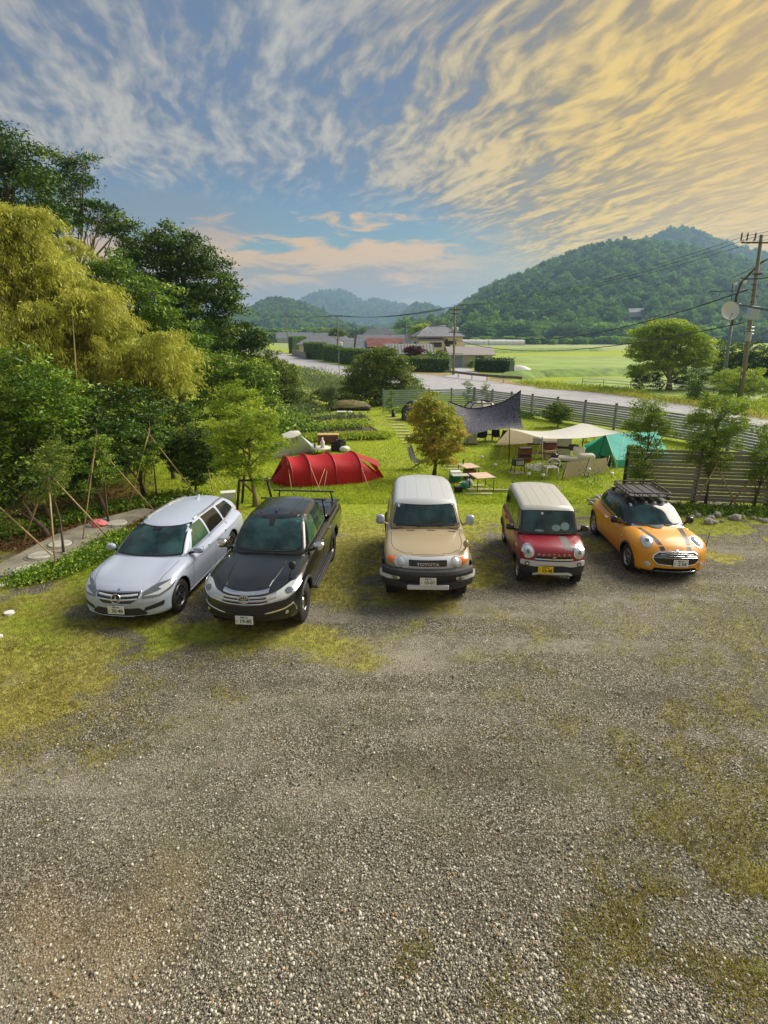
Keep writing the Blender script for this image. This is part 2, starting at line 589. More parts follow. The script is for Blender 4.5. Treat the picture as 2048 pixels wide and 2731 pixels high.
M_BARK = mat('bark', L(96, 84, 68), 0.9, var=0.35, vs_=5, bump=0.5, bs=25)
M_BARKP = mat('pale_bark', L(132, 118, 96), 0.9, var=0.3, vs_=4, bump=0.4, bs=18)


def tree(name, label, cat, base, lobes, leaf_m, group=None, trunk=True, tr=0.14, bark=M_BARK, crown_name='crown', limbs=6, **kw):
    """lobes in world coordinates; limbs reach from the trunk into the lobes"""
    base = Vector(base)
    t = thing(name, label, cat, base, 0, group)
    crown(crown_name, lobes, leaf_m, t, base, **kw)
    if trunk:
        mb = MB()
        cx = sum(l[0] * l[3] for l in lobes) / sum(l[3] for l in lobes)
        cy = sum(l[1] * l[3] for l in lobes) / sum(l[3] for l in lobes)
        zt = base.z + (max(l[2] for l in lobes) - base.z) * .9
        top = Vector((cx, cy, zt))
        pts = trunk_mb(mb, base, top, tr, tr * 0.12, 6, tr * 1.2)
        mb.build('trunk', bark, t, base)
        ls = sorted(lobes, key=lambda l: -l[3])[:limbs]
        lb = MB()
        for (x, y, z, r) in ls:
            k = min(len(pts) - 2, max(1, int(len(pts) * max(0.2, (z - base.z) / max(zt - base.z, .1) - 0.3))))
            a = pts[k]; e = Vector((x, y, z + r * 0.4)); md = a.lerp(e, 0.5) + Vector((0, 0, -0.1 * r))
            lb.path([a, md, e], [tr * 0.45, tr * 0.28, tr * 0.08], 6)
            for q in range(3):
                s_ = md.lerp(e, random.uniform(0.1, 0.8))
                dv = Vector((random.gauss(0, 1), random.gauss(0, 1), random.uniform(0, 1))).normalized() * r * 0.9
                lb.path([s_, s_ + dv * 0.5, s_ + dv], [tr * 0.16, tr * 0.1, tr * 0.04], 4)
        lb.build('limbs', bark, t, base)
    return t


def pl(px, py, rpx, Yw, jy=0.0):
    """a lobe from a picture place: centre pixel, radius in pixels, world depth"""
    p = V(px, py, Yw + jy)
    zc = p.y * CP - (p.z - HC) * SP
    return (p.x, p.y, p.z, rpx * zc / FPX)

# ================================================================== GROUND
def spaced(segs):
    out = []
    for a, b, st in segs:
        n = max(1, int(round((b - a) / st)))
        out += list(np.linspace(a, b, n, endpoint=False))
    return np.array(out + [segs[-1][1]])


gx = spaced([(-4500, -400, 400), (-400, -60, 20), (-60, -14, 1.2), (-14, 14, 0.14), (14, 60, 1.2), (60, 400, 20), (400, 4500, 400)])
gy = spaced([(-60, -4, 4), (-4, 2.0, 0.4), (2.0, 17, 0.12), (17, 48, 0.45), (48, 120, 2), (120, 400, 12), (400, 4500, 300)])
GX, GY = np.meshgrid(gx, gy, indexing='ij')


def gauss(px, py, cx, cy, rx, ry):
    return np.exp(-(((px - cx) / rx) ** 2 + ((py - cy) / ry) ** 2))


def ground_maps(x, y):
    """grass cover, lushness, sand, weeds at ground points; patches laid out on the ground like in the yard"""
    x = np.asarray(x, float); y = np.asarray(y, float)
    yc = np.maximum(y, 2.0)
    px, py = to_px(x, yc)
    n1 = fbm(x * 0.8, y * 0.8, 4, 3); n2 = fbm(x * 3.1, y * 3.1, 3, 9); n3 = fbm(x * 0.33, y * 0.33, 3, 21)
    # edge between gravel and grass, as a line over the yard
    edge = np.interp(px, [-200, 0, 250, 450, 700, 860, 1000, 1150, 1300, 1400, 1550, 1700, 1900, 2048, 2400],
                     [2120, 2040, 1900, 1790, 1730, 1720, 1690, 1610, 1560, 1470, 1430, 1400, 1390, 1400, 1400])
    cover = 1 / (1 + np.exp((py - edge) / 45.0 + (n1 - 0.5) * 11 + (n2 - 0.5) * 5))
    # mossy patches inside the gravel
    moss = (0.62 * gauss(px, py, 1620, 1790, 330, 180) + 0.6 * gauss(px, py, 1950, 1880, 330, 240) + 0.5 * gauss(px, py, 1830, 2080, 330, 200)
            + 0.5 * gauss(px, py, 620, 1840, 60, 26) + 0.6 * gauss(px, py, 1010, 1745, 40, 20) + 0.5 * gauss(px, py, 1960, 1600, 130, 70)
            + 0.75 * gauss(px, py, 1450, 1690, 190, 60) + 1.1 * gauss(px, py, 2060, 2500, 110, 170) + 0.7 * gauss(px, py, 1500, 2640, 380, 150)
            + 0.55 * gauss(px, py, 1850, 2330, 300, 200) + 0.3 * gauss(px, py, 650, 2650, 90, 50) + 0.35 * gauss(px, py, 250, 2040, 300, 120)
            + 0.35 * gauss(px, py, 300, 1930, 330, 70) + 0.35 * gauss(px, py, 1200, 2600, 160, 120))
    moss = moss * np.clip((n1 - 0.28) * 4.2, 0, 1.5) * np.clip((n2 - 0.2) * 3.0, 0, 1.3)
    cover = np.clip(np.maximum(cover, np.minimum(moss, .44) + .25 * gauss(px, py, 2060, 2500, 110, 170)), 0, 1)
    # bare places inside the grass
    cover = cover * (1 - 0.75 * np.clip((fbm(x * 1.3 + 5, y * 1.3, 4, 31) - 0.53) * 7, 0, 1) * np.clip((py - 1330) / 120, 0, 1))
    cover = cover * np.where(py > 1540, np.clip(.40 + .9 * n2, 0, 1), 1)
    lush = np.clip((1440 - py) / 110, 0, 1)
    lush = np.maximum(lush, 0.85 * gauss(px, py, 430, 1700, 150, 55)); lush = np.maximum(lush, 0.9 * gauss(px, py, 1060, 1650, 60, 50))
    lush = np.maximum(lush, 0.8 * gauss(px, py, 60, 1640, 110, 100)); lush = np.maximum(lush, 0.9 * gauss(px, py, 1290, 1600, 40, 25))
    lush = np.maximum(lush, 0.9 * gauss(px, py, 560, 1700, 130, 45)); lush = np.maximum(lush, 0.5 * gauss(px, py, 800, 1720, 160, 50))
    lush = np.maximum(lush, 0.8 * gauss(px, py, 250, 1500, 120, 120)); lush = np.maximum(lush, 0.95 * gauss(px, py, 1990, 1350, 200, 35))
    lush = np.maximum(lush, 0.9 * gauss(px, py, 2050, 2500, 90, 130)); lush = np.clip(lush + (n3 - 0.5) * 0.9 - (.15 + .4 * np.clip((n2 - .45) * 4, 0, 1)) * np.clip((py - 1400) / 200, 0, 1), 0, 1)
    sand = 0.7 * (0.9 * gauss(px, py, 480, 2300, 70, 60) + 0.8 * gauss(px, py, 230, 2620, 180, 110) + 0.6 * gauss(px, py, 400, 2450, 120, 120)
            + 0.5 * gauss(px, py, 120, 2450, 120, 120)) * np.clip(n1 * 2.2 - 0.3, 0, 1)
    pale = (1.0 * gauss(px, py, 1010, 1770, 150, 40) + 0.5 * gauss(px, py, 560, 1960, 140, 70) + 0.5 * gauss(px, py, 760, 2120, 300, 60)
            + 0.6 * gauss(px, py, 250, 2200, 220, 70) + 0.4 * gauss(px, py, 1700, 1650, 160, 60)) * np.clip(n1 * 2 - 0.3, 0, 1)
    return np.clip(cover, 0, 1), lush, np.clip(sand, 0, 1), np.clip(pale, 0, 1)


cov_, lush_, sand_, pale_ = ground_maps(GX.ravel(), GY.ravel())
PXg, PYg = to_px(GX.ravel(), np.maximum(GY.ravel(), 2.0))
# leaf litter under the left wood
lit_ = np.clip(gauss(PXg, PYg, 60, 1400, 260, 75) + 0.8 * gauss(PXg, PYg, 330, 1330, 200, 50) + 0.6 * gauss(PXg, PYg, 40, 1620, 120, 60) * fbm(GX.ravel(), GY.ravel(), 3, 4), 0, 1)
lit_ = np.where(GY.ravel() < 60, lit_, 0)
nI, nJ = len(gx), len(gy)
vv = np.stack([GX.ravel(), GY.ravel(), np.zeros(GX.size)], 1)
nearb = (np.abs(vv[:, 0]) < 14) & (vv[:, 1] < 17)
vv[:, 2] += ((fbm(vv[:, 0] * 1.1, vv[:, 1] * 1.1, 4, 5) - 0.5) * 0.05 - 0.012) * np.clip((13.5 - np.abs(vv[:, 0])) / 3, 0, 1) * np.clip((17 - vv[:, 1]) / 2, 0, 1) * np.clip((vv[:, 1] - 2) / 1.5, 0, 1)
I, J = np.meshgrid(np.arange(nI - 1), np.arange(nJ - 1), indexing='ij')
q = (I * nJ + J).ravel()
ff = np.stack([q, q + nJ, q + nJ + 1, q + 1], 1)

mg = bpy.data.materials.new('yard_ground'); mg.use_nodes = True; MATS['yard_ground'] = mg
t = NT(mg.node_tree); b = t.n['Principled BSDF']
o_ = t.node('ShaderNodeTexCoord').outputs['Object']
ga = t.node('ShaderNodeAttribute', attribute_name='gmap')
gs = t.node('ShaderNodeSeparateColor', ins={0: ga.outputs['Color']})
gb = t.node('ShaderNodeAttribute', attribute_name='gmap2')
gs2 = t.node('ShaderNodeSeparateColor', ins={0: gb.outputs['Color']})
# gravel
nz0 = t.noise(o_, 0.9, 5, 0.62)
nz1 = t.noise(o_, 7.0, 5, 0.65)
nz2 = t.noise(o_, 42.0, 4, 0.7)
vor = t.node('ShaderNodeTexVoronoi', ins={'Vector': o_, 'Scale': 46.0, 'Randomness': 1.0})
vsp = t.node('ShaderNodeSeparateColor', ins={0: vor.outputs['Color']})
vor2 = t.node('ShaderNodeTexVoronoi', ins={'Vector': o_, 'Scale': 26.0, 'Randomness': 1.0})
vsp2 = t.node('ShaderNodeSeparateColor', ins={0: vor2.outputs['Color']})
grav = t.mix(t.ss(nz1, 0.3, 0.72), L(100, 96, 82), L(154, 148, 130))
grav = t.mix(t.ss(nz0, 0.4, 0.66), grav, L(142, 134, 112))
stone = t.ramp(vsp.outputs[0], [(0.0, L(52, 48, 38)), (0.3, L(104, 100, 86)), (0.6, L(156, 151, 134)), (0.85, L(200, 196, 182)), (1.0, L(240, 238, 230))])
grav = t.mix(t.ss(t.m('MULTIPLY', vor.outputs['Distance'], -1), -0.75, -0.3), L(66, 60, 46), t.mix(0.5, grav, stone))
stone2 = t.ramp(vsp2.outputs[1], [(0.0, L(96, 90, 78)), (0.6, L(150, 145, 132)), (1.0, L(220, 218, 210))])
big = t.m('MULTIPLY', t.ss(vsp2.outputs[0], 0.86, 0.9), t.ss(t.m('MULTIPLY', vor2.outputs['Distance'], -1), -0.4, -0.28))
grav = t.mix(big, grav, stone2)
nzd = t.noise(o_, 2.3, 6, 0.7)
mp_ = t.node('ShaderNodeMapping', ins={0: o_, 2: (0, 0, 0.75), 3: (0.16, 0.95, 1)})
trk = t.noise(mp_.outputs[0], 1.0, 4, 0.55)
grav = t.mix(t.m('MULTIPLY', t.ss(trk, 0.5, 0.66), 0.45), grav, L(160, 154, 138))
grav = t.mix(t.m('MULTIPLY', t.ss(t.m('MULTIPLY', trk, -1), -0.48, -0.36), 0.4), grav, L(84, 78, 60))
grav = t.mix(t.m('MULTIPLY', t.ss(nzd, 0.5, 0.66), 0.55), grav, L(84, 80, 64))
grav = t.mix(t.m('MULTIPLY', t.ss(t.noise(o_, 0.55, 4, 0.6), 0.45, 0.7), 0.35), grav, L(118, 116, 84))
grav = t.mix(t.m('MULTIPLY', t.ss(nz2, 0.55, 0.75), 0.4), grav, L(84, 76, 58))
grav = t.mix(t.m('MULTIPLY', gs.outputs[2], 0.6), grav, L(180, 150, 104))
grav = t.mix(t.m('MULTIPLY', gs2.outputs[1], 0.55), grav, L(186, 178, 158))
# turf
turf1 = t.mix(t.ss(nz1, 0.35, 0.7), L(126, 122, 62), L(182, 176, 94))
turf2 = t.mix(t.ss(nz1, 0.3, 0.7), L(124, 142, 24), L(174, 190, 54))
turf = t.mix(gs.outputs[1], turf1, turf2)
turf = t.mix(t.m('MULTIPLY', t.ss(nz2, 0.5, 0.72), 0.5), turf, L(84, 86, 28))
turf = t.mix(t.m('MULTIPLY', t.ss(nz0, 0.5, 0.75), 0.35), turf, L(140, 132, 56))
thr_ = t.m('ADD', gs.outputs[0], t.m('MULTIPLY', t.m('SUBTRACT', nz2, 0.5), 1.5))
g1 = t.mix(t.ss(thr_, 0.38, 0.62), grav, turf)
litc = t.mix(t.ss(nz2, 0.4, 0.65), L(58, 42, 28), L(112, 84, 54))
g1 = t.mix(t.m('MULTIPLY', gs2.outputs[0], 0.9), g1, litc)
t.l.new(g1, b.inputs['Base Color'])
b.inputs['Roughness'].default_value = 0.92
b.inputs['Specular IOR Level'].default_value = 0.2
hgt = t.m('ADD', t.m('MULTIPLY', nz2, 0.7), t.m('MULTIPLY', vor.outputs['Distance'], -0.5))
bn = t.node('ShaderNodeBump', ins={'Height': hgt, 'Strength': 0.9, 'Distance': 0.03})
t.l.new(bn.outputs[0], b.inputs['Normal'])
gme = fast_mesh('ground', vv, ff, mg, True, {'gmap': np.stack([cov_, lush_, sand_], 1), 'gmap2': np.stack([lit_, pale_, lit_ * 0], 1)})
tag(obj('ground', gme), kind='structure')

# ------------------------------------------------------------------ road, drive, fields
M_ASPH = mat('asphalt', L(164, 163, 166), 0.85, var=0.14, vs_=0.8, bump=0.3, bs=30)
M_CONC = mat('concrete', L(138, 132, 118), 0.9, var=0.22, vs_=2.5, bump=0.5, bs=22)
M_PADDY = mat('paddy_green', L(130, 154, 60), 0.8, var=0.24, vs_=0.12, bump=0.6, bs=3, col2=None)
M_PADDY2 = mat('paddy_pale_green', L(144, 158, 86), 0.8, var=0.22, vs_=0.08, bump=0.6, bs=3)
M_BANK = mat('bank_grass', L(110, 138, 52), 0.9, var=0.35, vs_=0.9, bump=0.8, bs=4)
M_DRYG = mat('dry_verge_grass', L(150, 128, 84), 0.9, var=0.3, vs_=2.0, bump=0.8, bs=8)


def sheet(name, pxs, z, m, kind='structure', sub=0):
    pts = [G(a, c_, z) for a, c_ in pxs]
    mb = MB(); mb.poly(pts)
    o = mb.build(name, m)
    # counter-clockwise
    if o.data.polygons[0].normal.z < 0:
        o.data.flip_normals()
    return tag(o, kind=kind)


road_up = [(640, 921), (723, 934), (817, 956), (923, 978), (1088, 996), (1170, 1002), (1291, 1014), (1400, 1030), (1619, 1049), (1732, 1065), (1869, 1085), (1986, 1112), (2060, 1120), (2300, 1165), (2600, 1230)]
road_lo = [(600, 930), (690, 944), (762, 966), (862, 993), (917, 1003), (1000, 1018), (1132, 1042), (1300, 1066), (1500, 1092), (1700, 1126), (1880, 1164), (2100, 1216), (2400, 1300), (2700, 1390)]


def strip(name, A, B, z, m, n=60, kind='structure'):
    def res(P):
        P = [G(a, c_, z) for a, c_ in P]
        d = [0]
        for i in range(1, len(P)): d.append(d[-1] + math.sqrt((P[i] - P[i - 1]).length))
        out = []
        for k in range(n):
            s_ = d[-1] * k / (n - 1)
            j = min(len(P) - 2, max(0, int(np.searchsorted(d, s_) - 1)))
            f = (s_ - d[j]) / (d[j + 1] - d[j])
            out.append(P[j].lerp(P[j + 1], f))
        return out
    a = res(A); c_ = res(B)
    mb = MB(); mb.grid([[p, q_] for p, q_ in zip(a, c_)], False)
    o = mb.build(name, m)
    if o.data.polygons[5].normal.z < 0: o.data.flip_normals()
    return tag(o, kind=kind)


strip('road', road_up, road_lo, 0.02, M_ASPH)
strip('verge', [(a, b_ - 6 - 0.006 * max(0, a - 900)) for a, b_ in road_up[4:]], [(a, b_ + 1) for a, b_ in road_up[4:]], 0.012, M_DRYG)
sheet('driveway', [(1207, 976), (1240, 978), (1262, 988), (1300, 1006), (1300, 1016), (1160, 1003), (1206, 1000)], 0.032, M_ASPH)
sheet('farm_track', [(1300, 996), (1420, 988), (1700, 996), (1700, 1000), (1420, 993), (1300, 1003)], 0.028, M_BANK)
sheet('far_field', [(1180, 925), (1380, 925), (1500, 905), (1100, 903)], 0.016, M_PADDY2)
sheet('paddy_field', [(1330, 950), (1400, 947), (2300, 955), (2300, 992), (1500, 990), (1385, 990)], 0.024, M_PADDY)
sheet('paddy_field', [(1400, 910), (1560, 905), (1900, 903), (2100, 930), (1560, 933), (1350, 930)], 0.024, M_PADDY2)
sheet('paddy_field', [(1420, 1036), (1480, 1022), (1560, 1008), (1700, 1004), (2300, 1030), (2300, 1090), (1700, 1050)], 0.024, M_PADDY)
sheet('paddy_field', [(725, 905), (772, 905), (768, 930), (735, 930)], 0.024, M_PADDY2)
sheet('meadow', [(770, 972), (860, 998), (915, 1008), (940, 1060), (820, 1080), (760, 1010)], 0.016, mat('meadow_grass', L(140, 150, 58), 0.9, var=0.25, vs_=1.0, bump=0.8, bs=8))
# grassy banks between the paddies
def ridge_strip(name, pts, wid, h, m):
    P = [G(a, c_) for a, c_ in pts]
    rows = []
    for i, p in enumerate(P):
        d = (P[min(i + 1, len(P) - 1)] - P[max(i - 1, 0)]).normalized()
        hh = h * min(1, i / 3, (len(P) - 1 - i) / 3)
        s_ = Vector((-d.y, d.x, 0))
        rows.append([p + s_ * wid * k / 2 + Vector((0, 0, hh * (1 - k * k) + 0.03 * random.random() - (0.05 if abs(k) == 1 else 0))) for k in (-1, -.5, 0, .5, 1)])
    mb = MB(); mb.grid(rows, True)
    o = mb.build(name, m)
    if o.data.polygons[0].normal.z < 0: o.data.flip_normals()
    return tag(o, kind='structure')


def polyl(pts, n):
    out = []
    for i in range(len(pts) - 1):
        for k in range(n): 
            f = k / n; out.append((pts[i][0] * (1 - f) + pts[i + 1][0] * f, pts[i][1] * (1 - f) + pts[i + 1][1] * f))
    return out + [pts[-1]]


ridge_strip('field_bank', polyl([(1300, 941), (1400, 939), (1560, 936), (1620, 937)], 8), 11, 1.1, M_BANK)
ridge_strip('field_bank', polyl([(1340, 1012), (1420, 1003), (1560, 1001), (1700, 996), (2100, 1003)], 8), 5.5, 0.9, M_BANK)
ridge_strip('field_bank', polyl([(1400, 906), (1500, 902), (1560, 903)], 6), 30, 2.0, M_BANK)

# ================================================================== HILLS
M_HILL = mat('hill_forest_floor', L(52, 80, 40), 0.95, var=0.3, vs_=0.02)


def hill(name, ridge, Yf, Yr, drop_px=10, cols=110, rows=40, back=1.5, nz=7.0, power=0.85):
    xs = [p[0] for p in ridge]
    px = np.linspace(xs[0], xs[-1], cols)
    py = np.interp(px, xs, [p[1] for p in ridge]) + drop_px
    P = np.zeros((cols, rows, 3))
    for i in range(cols):
        p1 = V(px[i], py[i], Yr)
        zr = max(0.5, p1.z)
        for j in range(rows):
            s_ = j / (rows - 1) * back
            Yy = Yf + (Yr - Yf) * s_
            if s_ <= 1: h = zr * (math.sin(s_ * PI / 2) ** 1.0 * (1 - power) + s_ * power)
            else: h = zr * max(-0.05, 1 - ((s_ - 1) / (back - 1)) ** 1.3 * 1.05)
            P[i, j] = (p1.x * Yy / Yr, Yy, h)
    nn = (fbm(P[..., 0] / 60, P[..., 1] / 60, 4, 77) - 0.5)
    S_ = np.linspace(0, back, rows)[None, :]
    P[..., 2] += nn * nz * 2 * np.clip(S_ * 2, 0, 1) * np.clip(1.4 - np.abs(S_ - 0.5), 0.25, 1)
    P[:, 0, 2] = -1.0
    mb = MB(); mb.grid(P, True)
    o = mb.build(name, M_HILL)
    if o.data.polygons[rows + 3].normal.z < 0: o.data.flip_normals()
    tag(o, kind='structure')
    return P


ridgeA = [(1060, 893), (1120, 880), (1160, 862), (1216, 815), (1309, 757), (1395, 722), (1481, 683), (1531, 667), (1593, 648), (1654, 638), (1728, 640), (1852, 656), (1975, 684), (2060, 708), (2250, 770), (2500, 880), (2560, 892)]
ridgeB = [(1380, 800), (1500, 745), (1620, 680), (1704, 640), (1765, 617), (1790, 606), (1815, 603), (1852, 611), (1901, 632), (1975, 664), (2048, 672), (2200, 720), (2400, 800), (2600, 880)]
ridge1 = [(420, 890), (592, 842), (654, 822), (691, 803), (741, 786), (790, 796), (821, 809), (852, 821), (889, 841), (938, 866), (1000, 890)]
ridge2 = [(300, 880), (500, 862), (700, 830), (770, 812), (821, 790), (840, 783), (864, 778), (885, 780), (907, 773), (938, 786), (960, 800), (975, 805), (1000, 793), (1020, 801), (1049, 809), (1070, 812), (1099, 817), (1130, 828), (1160, 839), (1230, 862), (1300, 885)]
ridge3 = [(1020, 888), (1049, 866), (1086, 832), (1100, 822), (1117, 817), (1148, 817), (1179, 833), (1235, 866), (1300, 888)]
HA = hill('hill_right', ridgeA, 430, 820, 34, rows=50, nz=5)
HB = hill('hill_right_far', ridgeB, 900, 1250, 14, nz=7)
H1 = hill('hill_left', ridge1, 800, 1200, 26, nz=4)
H2 = hill('mountain', ridge2, 1900, 2700, 10, nz=12)
H3 = hill('hill_middle', ridge3, 1300, 1650, 14, nz=5)


# ------------------------------------------------------------------ far woods: one mass each
def crown_proto(name, m, kind):
    rg = np.random.default_rng(abs(hash(kind)) % 1000 if False else {'round': 3, 'tall': 5, 'cone': 8}[kind])
    if kind == 'cone':
        lobes = [(0, 0, 0.25 + 0.2 * k, 0.34 - 0.062 * k) for k in range(5)]
    elif kind == 'tall':
        lobes = [(rg.uniform(-.12, .12), rg.uniform(-.12, .12), 0.3 + 0.2 * k, 0.32 - 0.03 * k) for k in range(4)]
    else:
        lobes = [(0, 0, 0.45, 0.42)] + [(rg.uniform(-.32, .32), rg.uniform(-.32, .32), rg.uniform(0.35, 0.72), rg.uniform(0.2, 0.3)) for k in range(6)]
    p, tt, d = lobe_points(lobes, 0.13, 10, 1.15, 0.12, rg=rg, flat=1.0)
    vs_, f, ti = leaves_arrays(p, 0.13, 0.75, 0.3, 0.0, tt, dirs=d, rg=rg)
    vs_[:, 2] = np.maximum(vs_[:, 2], -0.02)
    me = fast_mesh(name, vs_, f, m, False, {'tint': ti})
    return me


def farleaf(name, c1, c2, c3):
    m = leafmat(name, c1, c2, 0.25, 0.7)
    t = NT(m.node_tree)
    b = t.n['Principled BSDF']
    oi = t.node('ShaderNodeObjectInfo')
    src = b.inputs['Base Color'].links[0].from_socket
    c = t.mix(t.ss(oi.outputs['Random'], 0.0, 1.0), src, c3)
    hs = t.node('ShaderNodeHueSaturation', ins={'Value': t.m('ADD', t.m('MULTIPLY', t.m('FRACT', t.m('MULTIPLY', oi.outputs['Random'], 17.3)), 0.9), 0.55), 'Color': c})
    t.l.new(hs.outputs[0], b.inputs['Base Color'])
    for nd in t.n:
        if nd.type == 'BSDF_TRANSLUCENT': t.l.new(hs.outputs[0], nd.inputs[0])
    return m


M_FAR = farleaf('far_foliage', L(50, 90, 36), L(108, 150, 60), L(116, 150, 54))
M_FARY = farleaf('far_foliage_light', L(96, 138, 52), L(158, 184, 82), L(120, 160, 66))
PROTO = [bpy.data.objects.new('crown_form', crown_proto('far_crown_' + k, M_FAR, k)) for k in ('round', 'tall', 'cone')]
PROTOY = [bpy.data.objects.new('crown_form', crown_proto('far_crown_light', M_FARY, 'round'))]


def scatter(name, pts, scl, protos, label=None, cat=None):
    """instance the forms on points (one object, stuff)"""
    pts = np.asarray(pts, dtype=np.float32)
    me = bpy.data.meshes.new(name + '_points')
    me.vertices.add(len(pts)); me.vertices.foreach_set('co', pts.ravel())
    at = me.attributes.new('scl', 'FLOAT_VECTOR', 'POINT')
    at.data.foreach_set('vector', np.asarray(scl, dtype=np.float32).ravel())
    me.update()
    o = obj(name, me)
    ng = bpy.data.node_groups.new(name + '_scatter', 'GeometryNodeTree')
    ng.interface.new_socket('Geometry', in_out='INPUT', socket_type='NodeSocketGeometry')
    ng.interface.new_socket('Geometry', in_out='OUTPUT', socket_type='NodeSocketGeometry')
    n = ng.nodes; l = ng.links
    gi = n.new('NodeGroupInput'); go = n.new('NodeGroupOutput')
    ji = n.new('GeometryNodeJoinGeometry')
    for p in protos:
        oi = n.new('GeometryNodeObjectInfo'); oi.inputs['Object'].default_value = p
        oi.inputs['As Instance'].default_value = True
        l.new(oi.outputs['Geometry'], ji.inputs[0])
    ip = n.new('GeometryNodeInstanceOnPoints')
    ip.inputs['Pick Instance'].default_value = True
    ri = n.new('FunctionNodeRandomValue'); ri.data_type = 'INT'
    ri.inputs[4].default_value = 0; ri.inputs[5].default_value = len(protos) - 1
    rv = n.new('FunctionNodeRandomValue'); rv.data_type = 'FLOAT_VECTOR'
    rv.inputs[0].default_value = (0, 0, 0); rv.inputs[1].default_value = (0.08, 0.08, 6.283)
    na = n.new('GeometryNodeInputNamedAttribute'); na.data_type = 'FLOAT_VECTOR'; na.inputs[0].default_value = 'scl'
    l.new(gi.outputs[0], ip.inputs['Points']); l.new(ji.outputs[0], ip.inputs['Instance'])
    l.new(ri.outputs[2], ip.inputs['Instance Index']); l.new(rv.outputs[0], ip.inputs['Rotation'])
    l.new(na.outputs[0], ip.inputs['Scale'])
    l.new(ip.outputs[0], go.inputs[0])
    md = o.modifiers.new('scatter', 'NODES'); md.node_group = ng
    tag(o, label, cat, kind='stuff')
    return o


def hill_points(P, n, smin, smax, jmax=0.8, hz=1.25, ridge_boost=0.15):
    cols, rows = P.shape[:2]
    k = int(n * (1 - ridge_boost))
    a = rng.uniform(0, cols - 1.001, n); r = rng.uniform(0.3, (rows - 1) * jmax, n)
    r[k:] = (rows - 1) * rng.uniform(0.6, 0.7, n - k)
    i = a.astype(int); j = r.astype(int); fa = (a - i)[:, None]; fr = (r - j)[:, None]
    p = (P[i, j] * (1 - fa) + P[i + 1, j] * fa) * (1 - fr) + (P[i, j + 1] * (1 - fa) + P[i + 1, j + 1] * fa) * fr
    s = rng.uniform(smin, smax, n)
    p[:, 2] -= s * 0.12
    return p, np.stack([s, s, s * rng.uniform(0.8, hz, n)], 1)


HILL_SPOT = V(1692, 856, 560)
_c = int(np.argmin([abs(to_px(*HA[i, 10])[0] - 1692) for i in range(HA.shape[0])]))
for _j in range(1, HA.shape[1]):
    _q = V(1692, 856, HA[_c, _j, 1])
    if HA[_c, _j, 2] >= _q.z: HILL_SPOT = Vector((_q.x, _q.y, HA[_c, _j, 2] + .5)); break
p, s = hill_points(HA, 9500, 7, 16)
_k = ~((np.abs(p[:, 0] - HILL_SPOT.x * p[:, 1] / HILL_SPOT.y) < 11) & (p[:, 1] < HILL_SPOT.y + 6) & (p[:, 1] > HILL_SPOT.y - 60)); p, s = p[_k], s[_k]
scatter('hill_forest', p, s, PROTO, 'dense mixed forest covering the big right hill', 'forest')
p, s = hill_points(HB, 6500, 8, 14)
scatter('hill_forest', p, s, PROTO, 'hazy forest on the far blue peak at the right', 'forest')
p, s = hill_points(H1, 5200, 9, 16)
scatter('hill_forest', p, s, PROTO, 'hazy forest on the low green hill left of centre', 'forest')
p, s = hill_points(H2, 8000, 12, 22)
scatter('hill_forest', p, s, PROTO, 'blue forest on the distant jagged mountain ridge', 'forest')
p, s = hill_points(H3, 1800, 13, 22)
scatter('hill_forest', p, s, PROTO, 'hazy forest on the small rounded hill in the middle distance', 'forest')


# belts of trees at the foot of the hills and across the valley
def belt(n, px0, px1, Y0, Y1, smin, smax):
    a = rng.uniform(px0, px1, n); Yy = rng.uniform(Y0, Y1, n)
    p = np.stack([(a - 1024) / FPX * Yy / (CP + 0.33 * SP), Yy, np.full(n, -0.3)], 1)
    s = rng.uniform(smin, smax, n)
    return p, np.stack([s * 1.25, s * 1.25, s], 1)


p, s = belt(420, 1240, 2500, 395, 470, 8, 15)
scatter('valley_trees', p, s, PROTOY + PROTO[:1], 'belt of light green trees along the foot of the right hill', 'trees')
p, s = belt(300, 540, 1240, 420, 700, 6, 11)
scatter('valley_trees', p, s, PROTOY + PROTO[:1], 'scattered hazy trees across the valley floor behind the houses', 'trees')
p, s = belt(90, 1260, 1700, 330, 352, 3, 5)
scatter('valley_trees', p, s, PROTOY, 'low hedge like row of bushes at the edge of the far paddies', 'bushes')

# ================================================================== CARS
def paint(name, col, rough=0.28, metal=0.0, coat=0.7, dust=None):
    """car paint under evening dew: fine beads break up the gloss"""
    m = bpy.data.materials.new(name); m.use_nodes = True; MATS[name] = m
    t = NT(m.node_tree); b = t.n['Principled BSDF']
    o = t.node('ShaderNodeTexCoord').outputs['Object']
    n1 = t.noise(o, 2.2, 5, 0.65); n2 = t.noise(o, 220.0, 2, 0.6)
    c = col
    if dust: c = t.mix(t.m('MULTIPLY', t.ss(n1, 0.38, 0.72), dust[1]), col, dust[0]); t.l.new(c, b.inputs['Base Color'])
    else: b.inputs['Base Color'].default_value = (*col, 1)
    b.inputs['Metallic'].default_value = metal
    t.l.new(t.m('ADD', t.m('MULTIPLY', n1, 0.22), rough - 0.1), b.inputs['Roughness'])
    b.inputs['Coat Weight'].default_value = coat
    t.l.new(t.m('ADD', t.m('MULTIPLY', n1, 0.25), 0.02), b.inputs['Coat Roughness'])
    bn = t.node('ShaderNodeBump', ins={'Height': t.ss(n2, 0.55, 0.7), 'Strength': 0.16, 'Distance': 0.002})
    t.l.new(bn.outputs[0], b.inputs['Normal']); 
    return m


